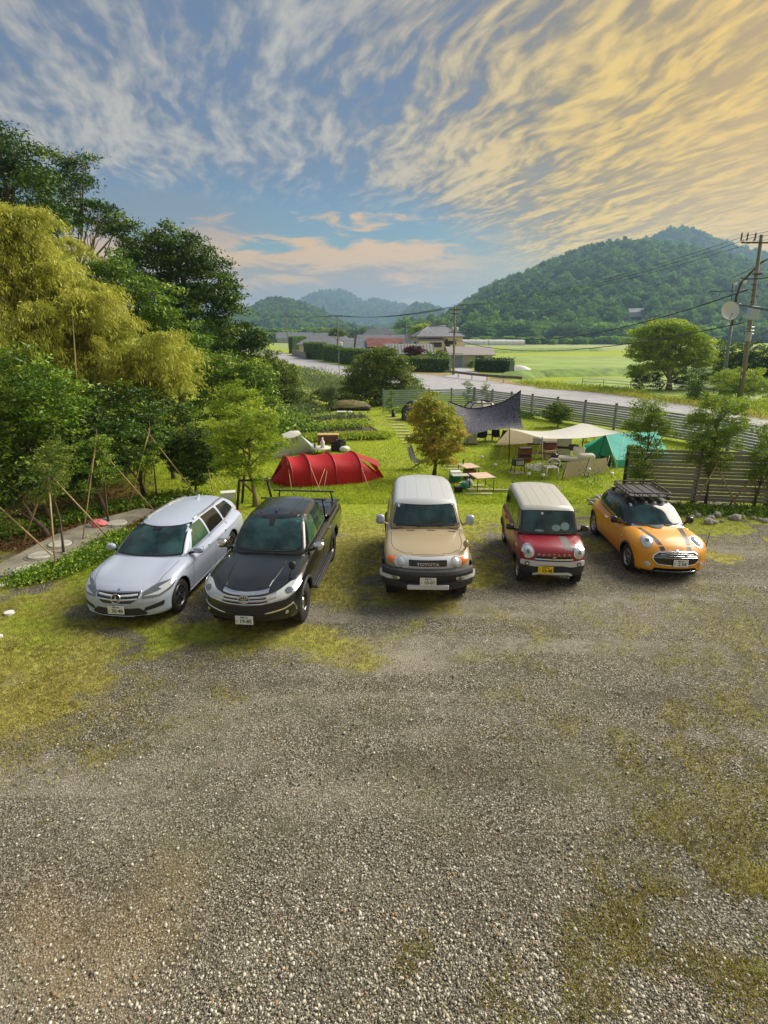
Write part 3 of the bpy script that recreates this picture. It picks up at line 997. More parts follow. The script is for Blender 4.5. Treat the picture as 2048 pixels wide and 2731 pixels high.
M_GLASS = mat('car_glass', (0.03, 0.085, 0.085), 0.07, spec=0.6, col2=(0.004, 0.016, 0.018), vs_=1.6, detail=3)  # lighter teal noise patches: dew fogging and broken reflections put into the base colour
M_GLASST = mat('tinted_glass', (0.012, 0.011, 0.010), 0.06, spec=0.8)
M_RUBBER = mat('rubber', (0.018, 0.018, 0.018), 0.8, var=0.3, vs_=20, bump=0.3, bs=60)
M_BLKP = mat('black_plastic', (0.022, 0.023, 0.025), 0.55, var=0.2, vs_=15)
M_GLOSSB = mat('gloss_black', (0.008, 0.008, 0.009), 0.15, coat=0.5)
M_VOID = mat('underbody', (0.006, 0.006, 0.006), 0.9, spec=0.1)
M_CHROME = mat('chrome', (0.72, 0.73, 0.75), 0.13, metal=1.0)
M_ALLOY = mat('alloy', (0.42, 0.43, 0.44), 0.3, metal=0.9, var=0.1, vs_=9)
M_SILVER = mat('silver_paint', (0.58, 0.60, 0.64), 0.35, metal=0.1)
M_LAMP = mat('headlamp_lens', (0.50, 0.54, 0.55), 0.08, metal=0.1, spec=0.9, coat=1.0)
M_LAMPD = mat('headlamp_inner', (0.16, 0.18, 0.19), 0.12, metal=0.5, coat=0.8)
M_AMBER = mat('amber_lens', (0.80, 0.16, 0.01), 0.15, coat=0.8)
M_REDL = mat('red_lens', (0.55, 0.02, 0.015), 0.15, coat=0.8)
M_PLATE = mat('plate_white', L(222, 224, 222), 0.5)
M_PLATEY = mat('plate_yellow', L(232, 196, 16), 0.5)
M_PGREEN = mat('plate_green_ink', L(24, 74, 58), 0.5)
M_PBLACK = mat('plate_black_ink', L(22, 20, 18), 0.5)
M_WHITE = mat('white_plastic', L(220, 220, 216), 0.5)
M_SHUT = mat('panel_gap', (0.01, 0.01, 0.01), 0.8)


def curve(pts):
    xs = [p[0] for p in pts]; ys = [p[1] for p in pts]
    if xs[0] > xs[-1]: xs = xs[::-1]; ys = ys[::-1]
    xs = np.array(xs, float); ys = np.array(ys, float)
    # monotone cubic
    h = np.diff(xs); dl = np.diff(ys) / h
    mm = np.zeros(len(xs)); mm[0] = dl[0]; mm[-1] = dl[-1]
    for i in range(1, len(xs) - 1):
        mm[i] = 0 if dl[i - 1] * dl[i] <= 0 else 2 * dl[i - 1] * dl[i] / (dl[i - 1] + dl[i])

    def f(x):
        x = np.clip(np.asarray(x, float), xs[0], xs[-1])
        i = np.clip(np.searchsorted(xs, x) - 1, 0, len(xs) - 2)
        t_ = (x - xs[i]) / h[i]
        return ((2 * t_ ** 3 - 3 * t_ ** 2 + 1) * ys[i] + (t_ ** 3 - 2 * t_ ** 2 + t_) * h[i] * mm[i]
                + (-2 * t_ ** 3 + 3 * t_ ** 2) * ys[i + 1] + (t_ ** 3 - t_ ** 2) * h[i] * mm[i + 1])
    return f


def round_grid(nx, ny, nz, h, r):
    """surface grid of a rounded box, in unit coordinates; returns verts (-1..1) and quads"""
    key = {}; vs_ = []; fs = []
    N = (nx, ny, nz)

    def vid(i, j, k):
        kk = (i, j, k)
        if kk not in key:
            key[kk] = len(vs_); vs_.append((2 * i / nx - 1, 2 * j / ny - 1, 2 * k / nz - 1))
        return key[kk]
    for i in (0, nx):
        for j in range(ny):
            for k in range(nz):
                f = (vid(i, j, k), vid(i, j + 1, k), vid(i, j + 1, k + 1), vid(i, j, k + 1))
                fs.append(f if i else f[::-1])
    for j in (0, ny):
        for i in range(nx):
            for k in range(nz):
                f = (vid(i, j, k), vid(i, j, k + 1), vid(i + 1, j, k + 1), vid(i + 1, j, k))
                fs.append(f if j else f[::-1])
    for k in (0, nz):
        for i in range(nx):
            for j in range(ny):
                f = (vid(i, j, k), vid(i + 1, j, k), vid(i + 1, j + 1, k), vid(i, j + 1, k))
                fs.append(f if k else f[::-1])
    p = np.array(vs_) * np.array(h)
    H = np.array(h); rr = min(r, min(h) * 0.95)
    c = np.clip(p, -(H - rr), H - rr); d = p - c
    ln = np.linalg.norm(d, axis=1, keepdims=True)
    n_out = (np.abs(d) > 1e-9).sum(1, keepdims=True)
    # squarish -> round: keep direction, fixed radius
    p = np.where(ln > 1e-9, c + d / np.maximum(ln, 1e-9) * np.minimum(ln, rr), p)
    # points on flat faces had ln == rr already
    return p / H, np.array(fs)


class Car:
    def __init__(s, name, label, cat, X, Y, a, S):
        s.S = S; s.root = thing(name, label, cat, (X, Y, 0), R(a) - PI / 2)
        s.paint = S['paint']
        s.make()

    # body shape functions --------------------------------------------------
    def deform_body(s, q):
        S = s.S; Lc, Wc = S['L'], S['W']
        a, b_, c_ = q[:, 0], q[:, 1], q[:, 2]
        tx = (1 - a) / 2; x0 = -Lc * tx
        zb = S['_bot'](x0); zt = S['_top'](x0)
        cr = S.get('crown', 0.05)
        z = zb + (c_ + 1) / 2 * (zt - zb)
        hump = S.get('fender', 0.0) * np.exp(-((np.abs(b_) - 0.80) / 0.2) ** 2) * np.clip(c_, 0, 1) * (np.exp(-((x0 + S['fo']) / 0.6) ** 2))
        z = z - cr * b_ ** 2 * np.clip((c_ + 1) / 2, 0, 1) ** 2 + hump
        zr = (z - S['zlo']) / (S['belt'] - S['zlo'])
        side = S['_side'](np.clip(zr, 0, 1.15))
        y = b_ * Wc / 2 * S['_plan'](x0) * side
        # wheel arch bulge
        for wx in (-S['fo'], -S['fo'] - S['wb']):
            g = np.exp(-((x0 - wx) / 0.42) ** 2) * np.exp(-((z - S['wr'] * 1.5) / 0.32) ** 2)
            y = y + np.sign(b_) * np.clip((np.abs(b_) - 0.8) * 5, 0, 1) * g * S.get('flare', 0.02)
        fm = np.clip(1 - tx / 0.16, 0, 1) ** 1.5
        rm = np.clip(1 - (1 - tx) / 0.12, 0, 1) ** 1.5
        x = x0 - fm * (S['bow'] * np.abs(y / (Wc / 2)) ** 2.3 + S['_lean'](z)) + rm * (S.get('rbow', 0.1) * (y / (Wc / 2)) ** 2 + S['_rlean'](z))
        return np.stack([x, y, z], 1)

    def deform_cab(s, q):
        S = s.S
        a, b_, c_ = q[:, 0], q[:, 1], q[:, 2]
        w_ = (c_ + 1) / 2
        zb = S['cab_z0']
        xf = S['_ws'](w_); xr = S['_rw'](w_)
        tt = (1 - a) / 2
        x = xf + (xr - xf) * tt
        zt = S['_roof'](x)
        z = zb + w_ * (zt - zb)
        cr = S.get('rcrown', 0.045)
        hw = S['_cw'](w_) * S['_cplan'](x)
        z = z - cr * b_ ** 2 * w_ ** 3
        y = b_ * hw
        fm = np.clip(1 - tt / 0.25, 0, 1) ** 1.3
        rm = np.clip(1 - (1 - tt) / 0.2, 0, 1) ** 1.3
        x = x - fm * S.get('wbow', 0.12) * (b_ ** 2) + rm * S.get('rwbow', 0.08) * (b_ ** 2)
        return np.stack([x, y, z], 1)

    def make(s):
        S = s.S
        for k in ('top', 'bot', 'side', 'plan', 'lean', 'rlean', 'ws', 'rw', 'roof', 'cw', 'cplan'):
            S['_' + k] = curve(S[k])
        hz = (S['belt'] - S['zlo']) / 2
        q, f = round_grid(100, 36, 22, (S['L'] / 2, S['W'] / 2, hz), S.get('r', 0.10))
        body = s.deform_body(q)
        qc, fc = round_grid(56, 30, 16, (S['cabL'] / 2, S['cabW'] / 2, 0.25), S.get('rc', 0.09))
        cab = s.deform_cab(qc)
        allv = np.concatenate([body, cab]); allf = np.concatenate([f, fc + len(body)])
        s.bvh = BVHTree.FromPolygons([Vector(p) for p in allv], [tuple(int(i) for i in p) for p in allf])
        # body with wheel arches cut
        me = fast_mesh('body', body, f, [s.paint, M_VOID], True)
        bo = obj('body', me, s.root)
        mb = MB(); wr = S['wr'] * S.get('archk', 1.16)
        for wx in (-S['fo'], -S['fo'] - S['wb']):
            for sg in (-1, 1):
                y1 = sg * (S['W'] / 2 + 0.2); y0 = sg * (S['W'] / 2 - 0.36)
                prof = [(0.0001, y0), (wr, y0), (wr, y1), (0.0001, y1)]
                mb.lathe(prof, (wx, 0, S['wr'] * 1.02), 'Y', 40, False)
        cu = mb.build('cutter', M_VOID, s.root)
        bmx = bmesh.new(); bmx.from_mesh(cu.data); bmesh.ops.remove_doubles(bmx, verts=bmx.verts, dist=0.0005)
        bmesh.ops.recalc_face_normals(bmx, faces=bmx.faces); bmx.to_mesh(cu.data); bmx.free()
        md = bo.modifiers.new('arch', 'BOOLEAN'); md.object = cu; md.operation = 'DIFFERENCE'; md.solver = 'EXACT'
        dg = bpy.context.evaluated_depsgraph_get()
        nm = bpy.data.meshes.new_from_object(bo.evaluated_get(dg))
        bo.modifiers.clear(); bo.data = nm
        bpy.data.objects.remove(cu)
        nm.materials.clear(); nm.materials.append(s.paint); nm.materials.append(M_VOID)
        for p in nm.polygons:
            c_ = p.center; inside = False
            for wx in (-S['fo'], -S['fo'] - S['wb']):
                dd_ = math.hypot(c_.x - wx, c_.z - S['wr'] * 1.02)
                if dd_ < wr + 0.004 and abs(c_.y) < S['W'] / 2 + 0.1 and (abs(dd_ - wr) < 0.02 and abs(math.hypot(p.normal.x, p.normal.z)) > 0.9 or abs(abs(c_.y) - (S['W'] / 2 - 0.36)) < 0.01):
                    inside = True
            p.material_index = 1 if (inside or c_.z < S['zlo'] + 0.012) else 0
            p.use_smooth = not inside
        s.body = bo
        # cabin: pillars + roof
        rt = S.get('roof_t', 0.75)
        cc = qc[fc][:, :, 2].mean(1)
        up = cc > rt
        cabm = S.get('pillar', s.paint)
        for nme, msk, mt in (('cabin_pillars', ~up, cabm), ('roof', up, S.get('roofm', s.paint))):
            ff_ = fc[msk]; used = np.unique(ff_); mp = -np.ones(len(cab), int); mp[used] = np.arange(len(used))
            me = fast_mesh(nme, cab[used], mp[ff_], mt, True)
            o = obj(nme, me, s.root)
            if nme == 'roof': s.roof = o
        # dark floor that closes the underside
        mb = MB(); mb.box((-S['L'] / 2, 0, S['zlo'] + 0.06), (S['L'] * 0.9, S['W'] * 0.62, 0.1))
        mb.build('underbody', M_VOID, s.root)

    # projecting panels onto the body ---------------------------------------
    def hit(s, view, u, v, side=1):
        if view == 'front': o, d = Vector((1.0, u, v)), Vector((-1, 0, 0))
        elif view == 'rear': o, d = Vector((-s.S['L'] - 1, u, v)), Vector((1, 0, 0))
        elif view == 'side': o, d = Vector((u, side * 3, v)), Vector((0, -side, 0))
        elif view == 'top': o, d = Vector((u, v, 4)), Vector((0, 0, -1))
        elif view == 'corner':     # 45 degrees onto the front corner: u runs round the corner, v = z
            k = 0.7071
            A = Vector((-.22, side * s.S['W'] * .42, v))
            d = Vector((-k, -side * k, 0))
            o = A + Vector((-k, side * k, 0)) * u - d * 1.6
        r_ = s.bvh.ray_cast(o, d)
        for k_ in range(1, 9):
            if r_[0] is not None: break
            o2 = o.copy()
            if view in ('front', 'rear', 'top'): o2.y *= 1 - .02 * k_
            if view != 'top': o2.z += (s.S['belt'] - o2.z) * .02 * k_
            r_ = s.bvh.ray_cast(o2, d)
        if r_[0] is None:
            r_ = s.bvh.find_nearest(o + d * {'front': 1.0, 'rear': 1.0, 'corner': 1.6}.get(view, 2.2))
        n_ = r_[1]
        if n_.dot(d) > 0: n_ = -n_
        return r_[0], n_

    def outline(s, pts, r=0.03, seg=0.07):
        """round the corners and subdivide"""
        n = len(pts); out = []
        for i in range(n):
            p0, p1, p2 = Vector((*pts[i - 1][:2], 0)), Vector((*pts[i][:2], 0)), Vector((*pts[(i + 1) % n][:2], 0))
            a = (p0 - p1); b_ = (p2 - p1); rr = min(r, a.length * 0.45, b_.length * 0.45)
            a1 = p1 + a.normalized() * rr; b1 = p1 + b_.normalized() * rr
            for t_ in (0, 0.25, 0.5, 0.75, 1):
                out.append(a1.lerp(p1, t_).lerp(p1.lerp(b1, t_), t_))
        res_ = []
        for i in range(len(out)):
            p, q_ = out[i], out[(i + 1) % len(out)]
            k = max(1, int((q_ - p).length / seg))
            res_ += [p.lerp(q_, j / k) for j in range(k)]
        return [(p.x, p.y) for p in res_]

    def panel(s, name, view, pts, m, th=0.006, r=0.03, side=1, rings=6, parent=None, dome=0.0, seg=0.07, off=0.0):
        ol = s.outline(pts, r, seg)
        cx = sum(p[0] for p in ol) / len(ol); cy = sum(p[1] for p in ol) / len(ol)
        n = len(ol); vs_ = []; fs = []; sm = []
        P, N = s.hit(view, cx, cy, side); vs_.append(P + N * (th + dome + off))
        for k in range(1, rings + 1):
            f = k / rings
            for (a, b_) in ol:
                P, N = s.hit(view, cx + (a - cx) * f, cy + (b_ - cy) * f, side)
                vs_.append(P + N * (th + off + dome * (1 - f * f)))
        for i in range(n): fs.append((0, 1 + i, 1 + (i + 1) % n)); sm.append(True)
        for k in range(rings - 1):
            for i in range(n):
                a0 = 1 + k * n; a1 = a0 + n
                fs.append((a0 + i, a1 + i, a1 + (i + 1) % n, a0 + (i + 1) % n)); sm.append(True)
        e0 = 1 + (rings - 1) * n; b0 = len(vs_); b1 = b0 + n
        for i in range(n): vs_.append(vs_[e0 + i].copy())
        for (a, b_) in ol:
            P, N = s.hit(view, a, b_, side); vs_.append(P - N * 0.008)
        for i in range(n): fs.append((b0 + i, b1 + i, b1 + (i + 1) % n, b0 + (i + 1) % n)); sm.append(False)
        me = fast_mesh(name, [tuple(p) for p in vs_], fs, m, sm)
        bmx = bmesh.new(); bmx.from_mesh(me); 
        bmesh.ops.recalc_face_normals(bmx, faces=bmx.faces); bmx.to_mesh(me); bmx.free()
        # make sure the face points outward
        P, N = s.hit(view, cx, cy, side)
        if me.polygons[0].normal.dot(N) < 0: me.flip_normals()
        return obj(name, me, parent or s.root)

    def ribbon(s, name, view, pts, w_, m, th=0.005, side=1, n=24, parent=None, close=False, taper=False):
        """a bar that follows the surface along a polyline"""
        if close: pts = list(pts) + [pts[0]]
        d = [0]
        for i in range(1, len(pts)): d.append(d[-1] + math.dist(pts[i], pts[i - 1]))
        n = max(n, len(pts)); rows = []
        C2 = []
        for k in range(n):
            q_ = d[-1] * k / (n - 1); j = min(len(pts) - 2, max(0, int(np.searchsorted(d, q_) - 1)))
            f = (q_ - d[j]) / max(1e-9, d[j + 1] - d[j])
            C2.append((pts[j][0] * (1 - f) + pts[j + 1][0] * f, pts[j][1] * (1 - f) + pts[j + 1][1] * f))
        for k in range(n):
            a = C2[max(0, k - 1)]; b_ = C2[min(n - 1, k + 1)]
            dx, dy = b_[0] - a[0], b_[1] - a[1]; ln = math.hypot(dx, dy) or 1
            nx, ny = -dy / ln, dx / ln
            ww = w_ * (1 if not taper else (0.25 + 0.75 * math.sin(PI * k / (n - 1))))
            row = []
            for o_2, h in ((-0.5, -0.006), (-0.5, th * 0.7), (0, th), (0.5, th * 0.7), (0.5, -0.006)):
                P, N = s.hit(view, C2[k][0] + nx * ww * o_2, C2[k][1] + ny * ww * o_2, side)
                row.append(P + N * h)
            rows.append(row)
        mb = MB(); mb.grid([[tuple(p) for p in r_] for r_ in rows], False)
        mb.poly([rows[0][k] for k in range(5)]); mb.poly([rows[-1][k] for k in range(5)])
        o = mb.build(name, m, parent or s.root)
        bmx = bmesh.new(); bmx.from_mesh(o.data); bmesh.ops.remove_doubles(bmx, verts=bmx.verts, dist=1e-5)
        bmesh.ops.recalc_face_normals(bmx, faces=bmx.faces); bmx.to_mesh(o.data); bmx.free()
        return o

    def circ(s, cx, cy, r, n=24, sx=1.0, sy=1.0):
        return [(cx + r * sx * math.cos(2 * PI * k / n), cy + r * sy * math.sin(2 * PI * k / n)) for k in range(n)]

    def wheels(s, style, rim_r, tyre_w=0.22, rimm=M_ALLOY, steer=0.0):
        S = s.S; wr = S['wr']
        tb = MB(); w2 = tyre_w / 2
        tb.lathe([(rim_r, -w2 * 0.8), (wr * 0.94, -w2), (wr * 0.99, -w2 * 0.8), (wr, -w2 * 0.4), (wr, w2 * 0.4), (wr * 0.99, w2 * 0.8), (wr * 0.94, w2), (rim_r, w2 * 0.8)], axis='Y', n=40)
        nb = 44
        for k in range(nb):
            a = 2 * PI * k / nb
            for yy in (-w2 * 0.62, w2 * 0.62):
                tb.box((math.cos(a) * (wr + 0.002), yy, math.sin(a) * (wr + 0.002)), (0.016, w2 * 0.5, wr * 0.07), (0, -a, 0))
        rb = MB()
        rb.lathe([(rim_r * 1.03, w2 * 0.82), (rim_r * 1.0, w2 * 0.9), (rim_r * 0.93, w2 * 0.84), (rim_r * 0.90, w2 * 0.3), (rim_r * 0.86, -w2 * 0.6)], axis='Y', n=40)
        db = MB(); db.lathe([(0.0001, -w2 * 0.1), (rim_r * 0.88, -w2 * 0.1)], axis='Y', n=32)
        sb = MB()
        if style == 'steel':
            sb.lathe([(rim_r * 0.92, w2 * 0.3), (rim_r * 0.72, w2 * 0.55), (rim_r * 0.45, w2 * 0.35), (rim_r * 0.42, w2 * 0.6), (rim_r * 0.36, w2 * 0.78), (0.0001, w2 * 0.82)], axis='Y', n=32)
        else:
            ns = style; sb.lathe([(0.0001, w2 * 0.72), (rim_r * 0.2, w2 * 0.7), (rim_r * 0.24, w2 * 0.4), (rim_r * 0.24, 0)], axis='Y', n=20)
            for k in range(ns):
                a = 2 * PI * k / ns
                tw = (-0.09, 0.09) if ns == 5 else (0,)
                for q_ in tw:
                    ca, sa = math.cos(a + q_ * 1.2), math.sin(a + q_ * 1.2)
                    c2, s2 = math.cos(a + q_ * 2.6), math.sin(a + q_ * 2.6)
                    wd = rim_r * (0.09 if ns == 5 else 0.14)
                    p0 = Vector((ca * rim_r * 0.2, w2 * 0.68, sa * rim_r * 0.2)); p1 = Vector((c2 * rim_r * 0.95, w2 * 0.72, s2 * rim_r * 0.95))
                    tn = Vector((-s2, 0, c2)) * wd
                    sb.poly([p0 - tn * 0.8, p1 - tn, p1 + tn, p0 + tn * 0.8], (0, -0.03, 0))
        tyre_me = rim_me = None
        for wx in (-S['fo'], -S['fo'] - S['wb']):
            for sg in (1, -1):
                wo_ = obj('wheel', None, s.root, (wx, sg * (S['W'] / 2 - w2 - S.get('inset', 0.035)), wr), (0, 0, (0 if sg > 0 else PI) + (steer if wx == -S['fo'] else 0)))
                if tyre_me is None:
                    t_ = tb.build('tyre', M_RUBBER, wo_); tyre_me = t_.data
                    r_ = rb.build('rim', rimm, wo_); rim_me = r_.data
                    s_ = sb.build('spokes' if style != 'steel' else 'hub_cap', rimm if style != 'steel' else M_CHROME, wo_); sp_me = s_.data
                    d_ = db.build('brake_disc', M_VOID, wo_); d_me = d_.data
                else:
                    for nm_, me in (('tyre', tyre_me), ('rim', rim_me), ('spokes' if style != 'steel' else 'hub_cap', sp_me), ('brake_disc', d_me)):
                        obj(nm_, me, wo_)

    def mirror(s, x, y, z, m, size=(0.13, 0.22, 0.15), tilt=0.12, base=None):
        for sg in (1, -1):
            mb = MB(); mb.ball((0, 0, 0), 1, 14, 9, (size[0] / 2 * 1.15, size[1] / 2 * 1.1, size[2] / 2 * 1.1))
            # square it off a little
            mb.v = [(math.copysign(min(abs(a), size[0] * 0.46), a), math.copysign(min(abs(b_), size[1] * 0.47), b_), math.copysign(min(abs(c_), size[2] * 0.46), c_)) for a, b_, c_ in mb.v]
            o = mb.build('door_mirror', m, s.root); o.location = (x, sg * y, z); o.rotation_euler = (0, 0, sg * tilt)
            a = MB(); a.path([(x + 0.02, sg * (y - size[1] * 0.95), z - size[2] * 0.5), (x, sg * (y - size[1] * 0.2), z - size[2] * 0.25)], 0.03, 8)
            a.build('mirror_arm', base or M_BLKP, s.root)
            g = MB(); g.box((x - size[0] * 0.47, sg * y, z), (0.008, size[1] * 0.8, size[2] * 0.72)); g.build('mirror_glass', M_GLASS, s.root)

    def plate(s, x, y, z, number, ink, m=M_PLATE, tilt=0.0, top_l='富士山 300', kana='さ', zc=0.0):
        p = obj('number_plate', None, s.root, (x, y, z), (0, -tilt, 0))
        mb = MB(); mb.bbox((0, 0, 0), (0.012, 0.33, 0.165), 0.004); mb.build('plate_panel', m, p)
        # lettering faces +x ; text x axis -> +y? seen from the front, left of the picture is -y
        def put(txt, sz, yy, zz_, b_=0.0, nm='lettering'):
            me = text_mesh(txt, sz, ink, 0.0008, bold=b_)
            o = obj(nm, me, p, (0.0075, yy, zz_), (PI / 2, 0, PI / 2))
            return o
        put(top_l, 0.036, 0.0, 0.052, 0.0006)
        put(number, 0.098, 0.028, -0.022, 0.0022)
        put(kana, 0.034, -0.135, -0.026, 0.0006)
        return p

    def wiper(s, pts):
        s.ribbon('wiper', 'front', pts, 0.022, M_BLKP, 0.02, n=16)

    def arc_flare(s, m, w_=0.05, th=0.03, nm='wheel_arch_trim'):
        S = s.S
        for wx in (-S['fo'], -S['fo'] - S['wb']):
            for sg in (1, -1):
                R0 = S['wr'] * S.get('archk', 1.16); z0 = S['wr'] * 1.02
                zs = (S['zlo'] - z0) / R0
                a0 = math.asin(max(-0.9, zs)); rows = []
                for k in range(25):
                    a = a0 + (PI - 2 * a0) * k / 24; row = []
                    for rr, h in ((R0 - 0.004, -0.02), (R0 - 0.004, th), (R0 + w_ * 0.5, th), (R0 + w_, 0.004), (R0 + w_, -0.01)):
                        u_, v_ = wx + math.cos(a) * rr, z0 + math.sin(a) * rr
                        P, N = s.hit('side', wx + math.cos(a) * max(rr, R0), z0 + math.sin(a) * max(rr, R0), sg)
                        row.append((u_, P.y + sg * h, v_))
                    rows.append(row)
                mb = MB(); mb.grid(rows, False); o = mb.build(nm, m, s.root)
                bmx = bmesh.new(); bmx.from_mesh(o.data); bmesh.ops.recalc_face_normals(bmx, faces=bmx.faces); bmx.to_mesh(o.data); bmx.free()


# ---------------------------------------------------------------- 1 white estate
P_WHITE = paint('pearl_white_paint', L(172, 182, 202), 0.36, 0.0, 0.35)
c = Car('estate_car', 'pearl white estate car with roof rails, parked leftmost in the row', 'car', -5.11, 9.44, -5.6, dict(
    L=4.905, W=1.854, wb=2.874, fo=0.83, wr=0.335, zlo=0.19, belt=1.0, paint=P_WHITE, r=0.11, crown=0.075, fender=0.035, bow=0.36, flare=0.012,
    top=[(0, .70), (-.12, .775), (-.4, .85), (-.9, .93), (-1.3, .975), (-2, .99), (-3, 1.0), (-4, 1.03), (-4.7, 1.02), (-4.905, .95)],
    bot=[(0, .22), (-.3, .19), (-4.5, .2), (-4.905, .28)],
    side=[(0, .965), (.12, .975), (.3, .985), (.55, 1.0), (.8, .985), (1.0, .90), (1.15, .8)],
    plan=[(0, .86), (-.15, .93), (-.4, .97), (-.8, .995), (-1.5, 1), (-3.9, 1), (-4.5, .95), (-4.905, .87)],
    lean=[(.19, .06), (.28, 0), (.5, .0), (.62, .03), (.72, .10), (.8, .18)], rlean=[(.2, .1), (.5, 0), (.8, .02), (1.0, .12)],
    cab_z0=.93, cabL=3.4, cabW=1.5, roof=[(-1.2, 1.36), (-1.95, 1.425), (-2.6, 1.475), (-3.4, 1.475), (-4.2, 1.425), (-4.6, 1.38)],
    ws=[(0, -1.18), (.5, -1.52), (.85, -1.82), (1, -2.0)], rw=[(0, -4.86), (.5, -4.76), (1, -4.50)],
    cw=[(0, .84), (.3, .78), (.7, .68), (1, .585)], cplan=[(-1.2, .95), (-2.2, 1), (-3.6, .985), (-4.8, .86)], wbow=.16, rcrown=.05, rc=.1))
c.panel('windscreen_surround', 'front', [(-.735, .975), (.735, .975), (.585, 1.40), (-.585, 1.40)], M_GLOSSB, .008, .05, rings=9)
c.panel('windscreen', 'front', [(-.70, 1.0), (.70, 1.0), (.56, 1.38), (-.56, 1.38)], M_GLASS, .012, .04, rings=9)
c.panel('camera_housing', 'front', [(-.09, 1.335), (.09, 1.335), (.12, 1.378), (-.12, 1.378)], M_GLOSSB, .015, .02)
for sg in (1, -1):
    c.panel('side_window', 'side', [(-1.72, 1.005), (-2.60, 1.03), (-2.60, 1.385), (-2.12, 1.365)], M_GLASS if sg < 0 else mat('green_reflection_painted_glass', (0.04, 0.09, 0.05), 0.06, spec=0.9), .006, .03, sg)  # green base colour is the grass reflection painted into the pane
    c.panel('side_window', 'side', [(-2.68, 1.03), (-3.52, 1.05), (-3.46, 1.39), (-2.68, 1.395)], M_GLASST, .006, .03, sg)
    c.panel('side_window', 'side', [(-3.60, 1.05), (-4.42, 1.10), (-4.22, 1.34), (-3.56, 1.385)], M_GLASST, .006, .06, sg)
    c.ribbon('roof_rail', 'top', [(-2.45, sg * .545), (-2.8, sg * .555), (-3.5, sg * .55), (-4.30, sg * .47)], .035, M_ALLOY, .045)
    c.ribbon('window_trim', 'side', [(-1.66, .985), (-2.6, 1.008), (-3.5, 1.028), (-4.5, 1.085)], .016, M_CHROME, .008, sg)
    c.ribbon('crease_line', 'side', [(-1.1, .80), (-2.4, .80), (-3.6, .83), (-4.5, .86)], .008, M_SHUT, .001, sg)
    for x in (-1.45, -2.66, -3.62):
        c.ribbon('door_gap', 'side', [(x, .99), (x + .02, .6), (x + .05, .27)], .009, M_SHUT, .0015, sg, n=12)
    for x in (-2.42, -3.42):
        c.ribbon('door_handle', 'side', [(x - .1, .86), (x + .1, .855)], .03, P_WHITE, .03, sg, n=8)
    c.panel('sill_trim', 'side', [(-1.22, .2), (-3.3, .2), (-3.3, .27), (-1.22, .27)], P_WHITE, .02, .02, sg)
    # headlamp: long almond shape sweeping back
    h = c.panel('headlight', 'corner', [(-.32, .60), (.0, .595), (.28, .68), (.42, .775), (.38, .815), (.08, .785), (-.24, .70)], M_LAMPD, .008, .035, sg, seg=.04)
    c.panel('lamp_strip', 'corner', [(-.26, .635), (.0, .63), (.30, .725), (.26, .75), (.0, .68)], M_LAMP, .013, .015, sg, rings=3, seg=.04, parent=h)
    c.panel('lamp_strip', 'corner', [(.08, .70), (.30, .765), (.36, .79), (.28, .79), (.03, .73)], M_LAMP, .013, .01, sg, rings=3, seg=.04, parent=h)
    c.panel('air_intake', 'front', [(sg * .48, .34), (sg * .80, .40), (sg * .82, .50), (sg * .52, .42)], M_BLKP, .004, .03)
    c.panel('tail_light', 'side', [(-4.62, .86), (-4.84, .88), (-4.86, 1.04), (-4.66, 1.0)], M_REDL, .01, .03, sg)
    c.ribbon('bonnet_gap', 'top', [(-1.2, sg * .74), (-.8, sg * .73), (-.45, sg * .66), (-.2, sg * .5), (-.11, sg * .36)], .009, M_SHUT, .0015)
g = c.panel('grille', 'front', [(-.43, .70), (.43, .70), (.40, .60), (.28, .52), (-.28, .52), (-.40, .60)], M_GLOSSB, .004, .04)
for zz_ in (.668, .60):
    c.ribbon('grille_bar', 'front', [(-.39, zz_ - .0), (0, zz_ - .018), (.39, zz_)], .026, M_SILVER, .014, parent=g)
c.ribbon('grille_frame', 'front', [(-.44, .71), (0, .715), (.44, .71), (.41, .595), (.28, .512), (-.28, .512), (-.41, .595)], .014, M_CHROME, .012, close=True, n=60)
P0, N0 = c.hit('front', 0, .615)
st = obj('front_badge', None, c.root, P0 + Vector((.012, 0, 0)), (0, -0.25, 0))
mb = MB(); mb.lathe([(.082, -.012), (.082, .010), (.096, .014), (.098, 0), (.096, -.012)], axis='X', n=32, close=True); mb.build('badge_ring', M_CHROME, st)
mb = MB()
for k in range(3):
    a = PI / 2 + k * 2 * PI / 3
    mb.poly([(.008, math.cos(a + PI / 2) * .012, math.sin(a + PI / 2) * .012), (.008, math.cos(a) * .088, math.sin(a) * .088), (.008, -math.cos(a + PI / 2) * .012, -math.sin(a + PI / 2) * .012)], (.01, 0, 0))
mb.build('badge_star', M_CHROME, st)
mb = MB(); mb.lathe([(.0001, -.002), (.084, -.002)], axis='X', n=24); mb.build('badge_back', M_GLOSSB, st)
c.panel('bonnet_badge', 'top', c.circ(-.16, 0, .03, 12), M_ALLOY, .006, .005, rings=2)
c.panel('lower_intake', 'front', [(-.42, .42), (.42, .42), (.56, .30), (.50, .265), (-.50, .265), (-.56, .30)], M_BLKP, .004, .03)
c.ribbon('front_lip', 'front', [(-.72, .255), (-.3, .235), (.3, .235), (.72, .255)], .022, M_CHROME, .012)
c.plate(.035, 0, .405, '30-40', M_PGREEN, tilt=.12, top_l='湘南 300', kana='さ')
c.mirror(-1.62, .985, 1.02, P_WHITE)
c.wiper([(-.60, 1.0), (-.3, .985), (.1, .99)]); c.wiper([(.62, 1.0), (.35, .985), (.15, .99)])
c.wheels(5, .225, .23, mat('dark_alloy', (0.17, 0.17, 0.18), 0.3, metal=0.8))
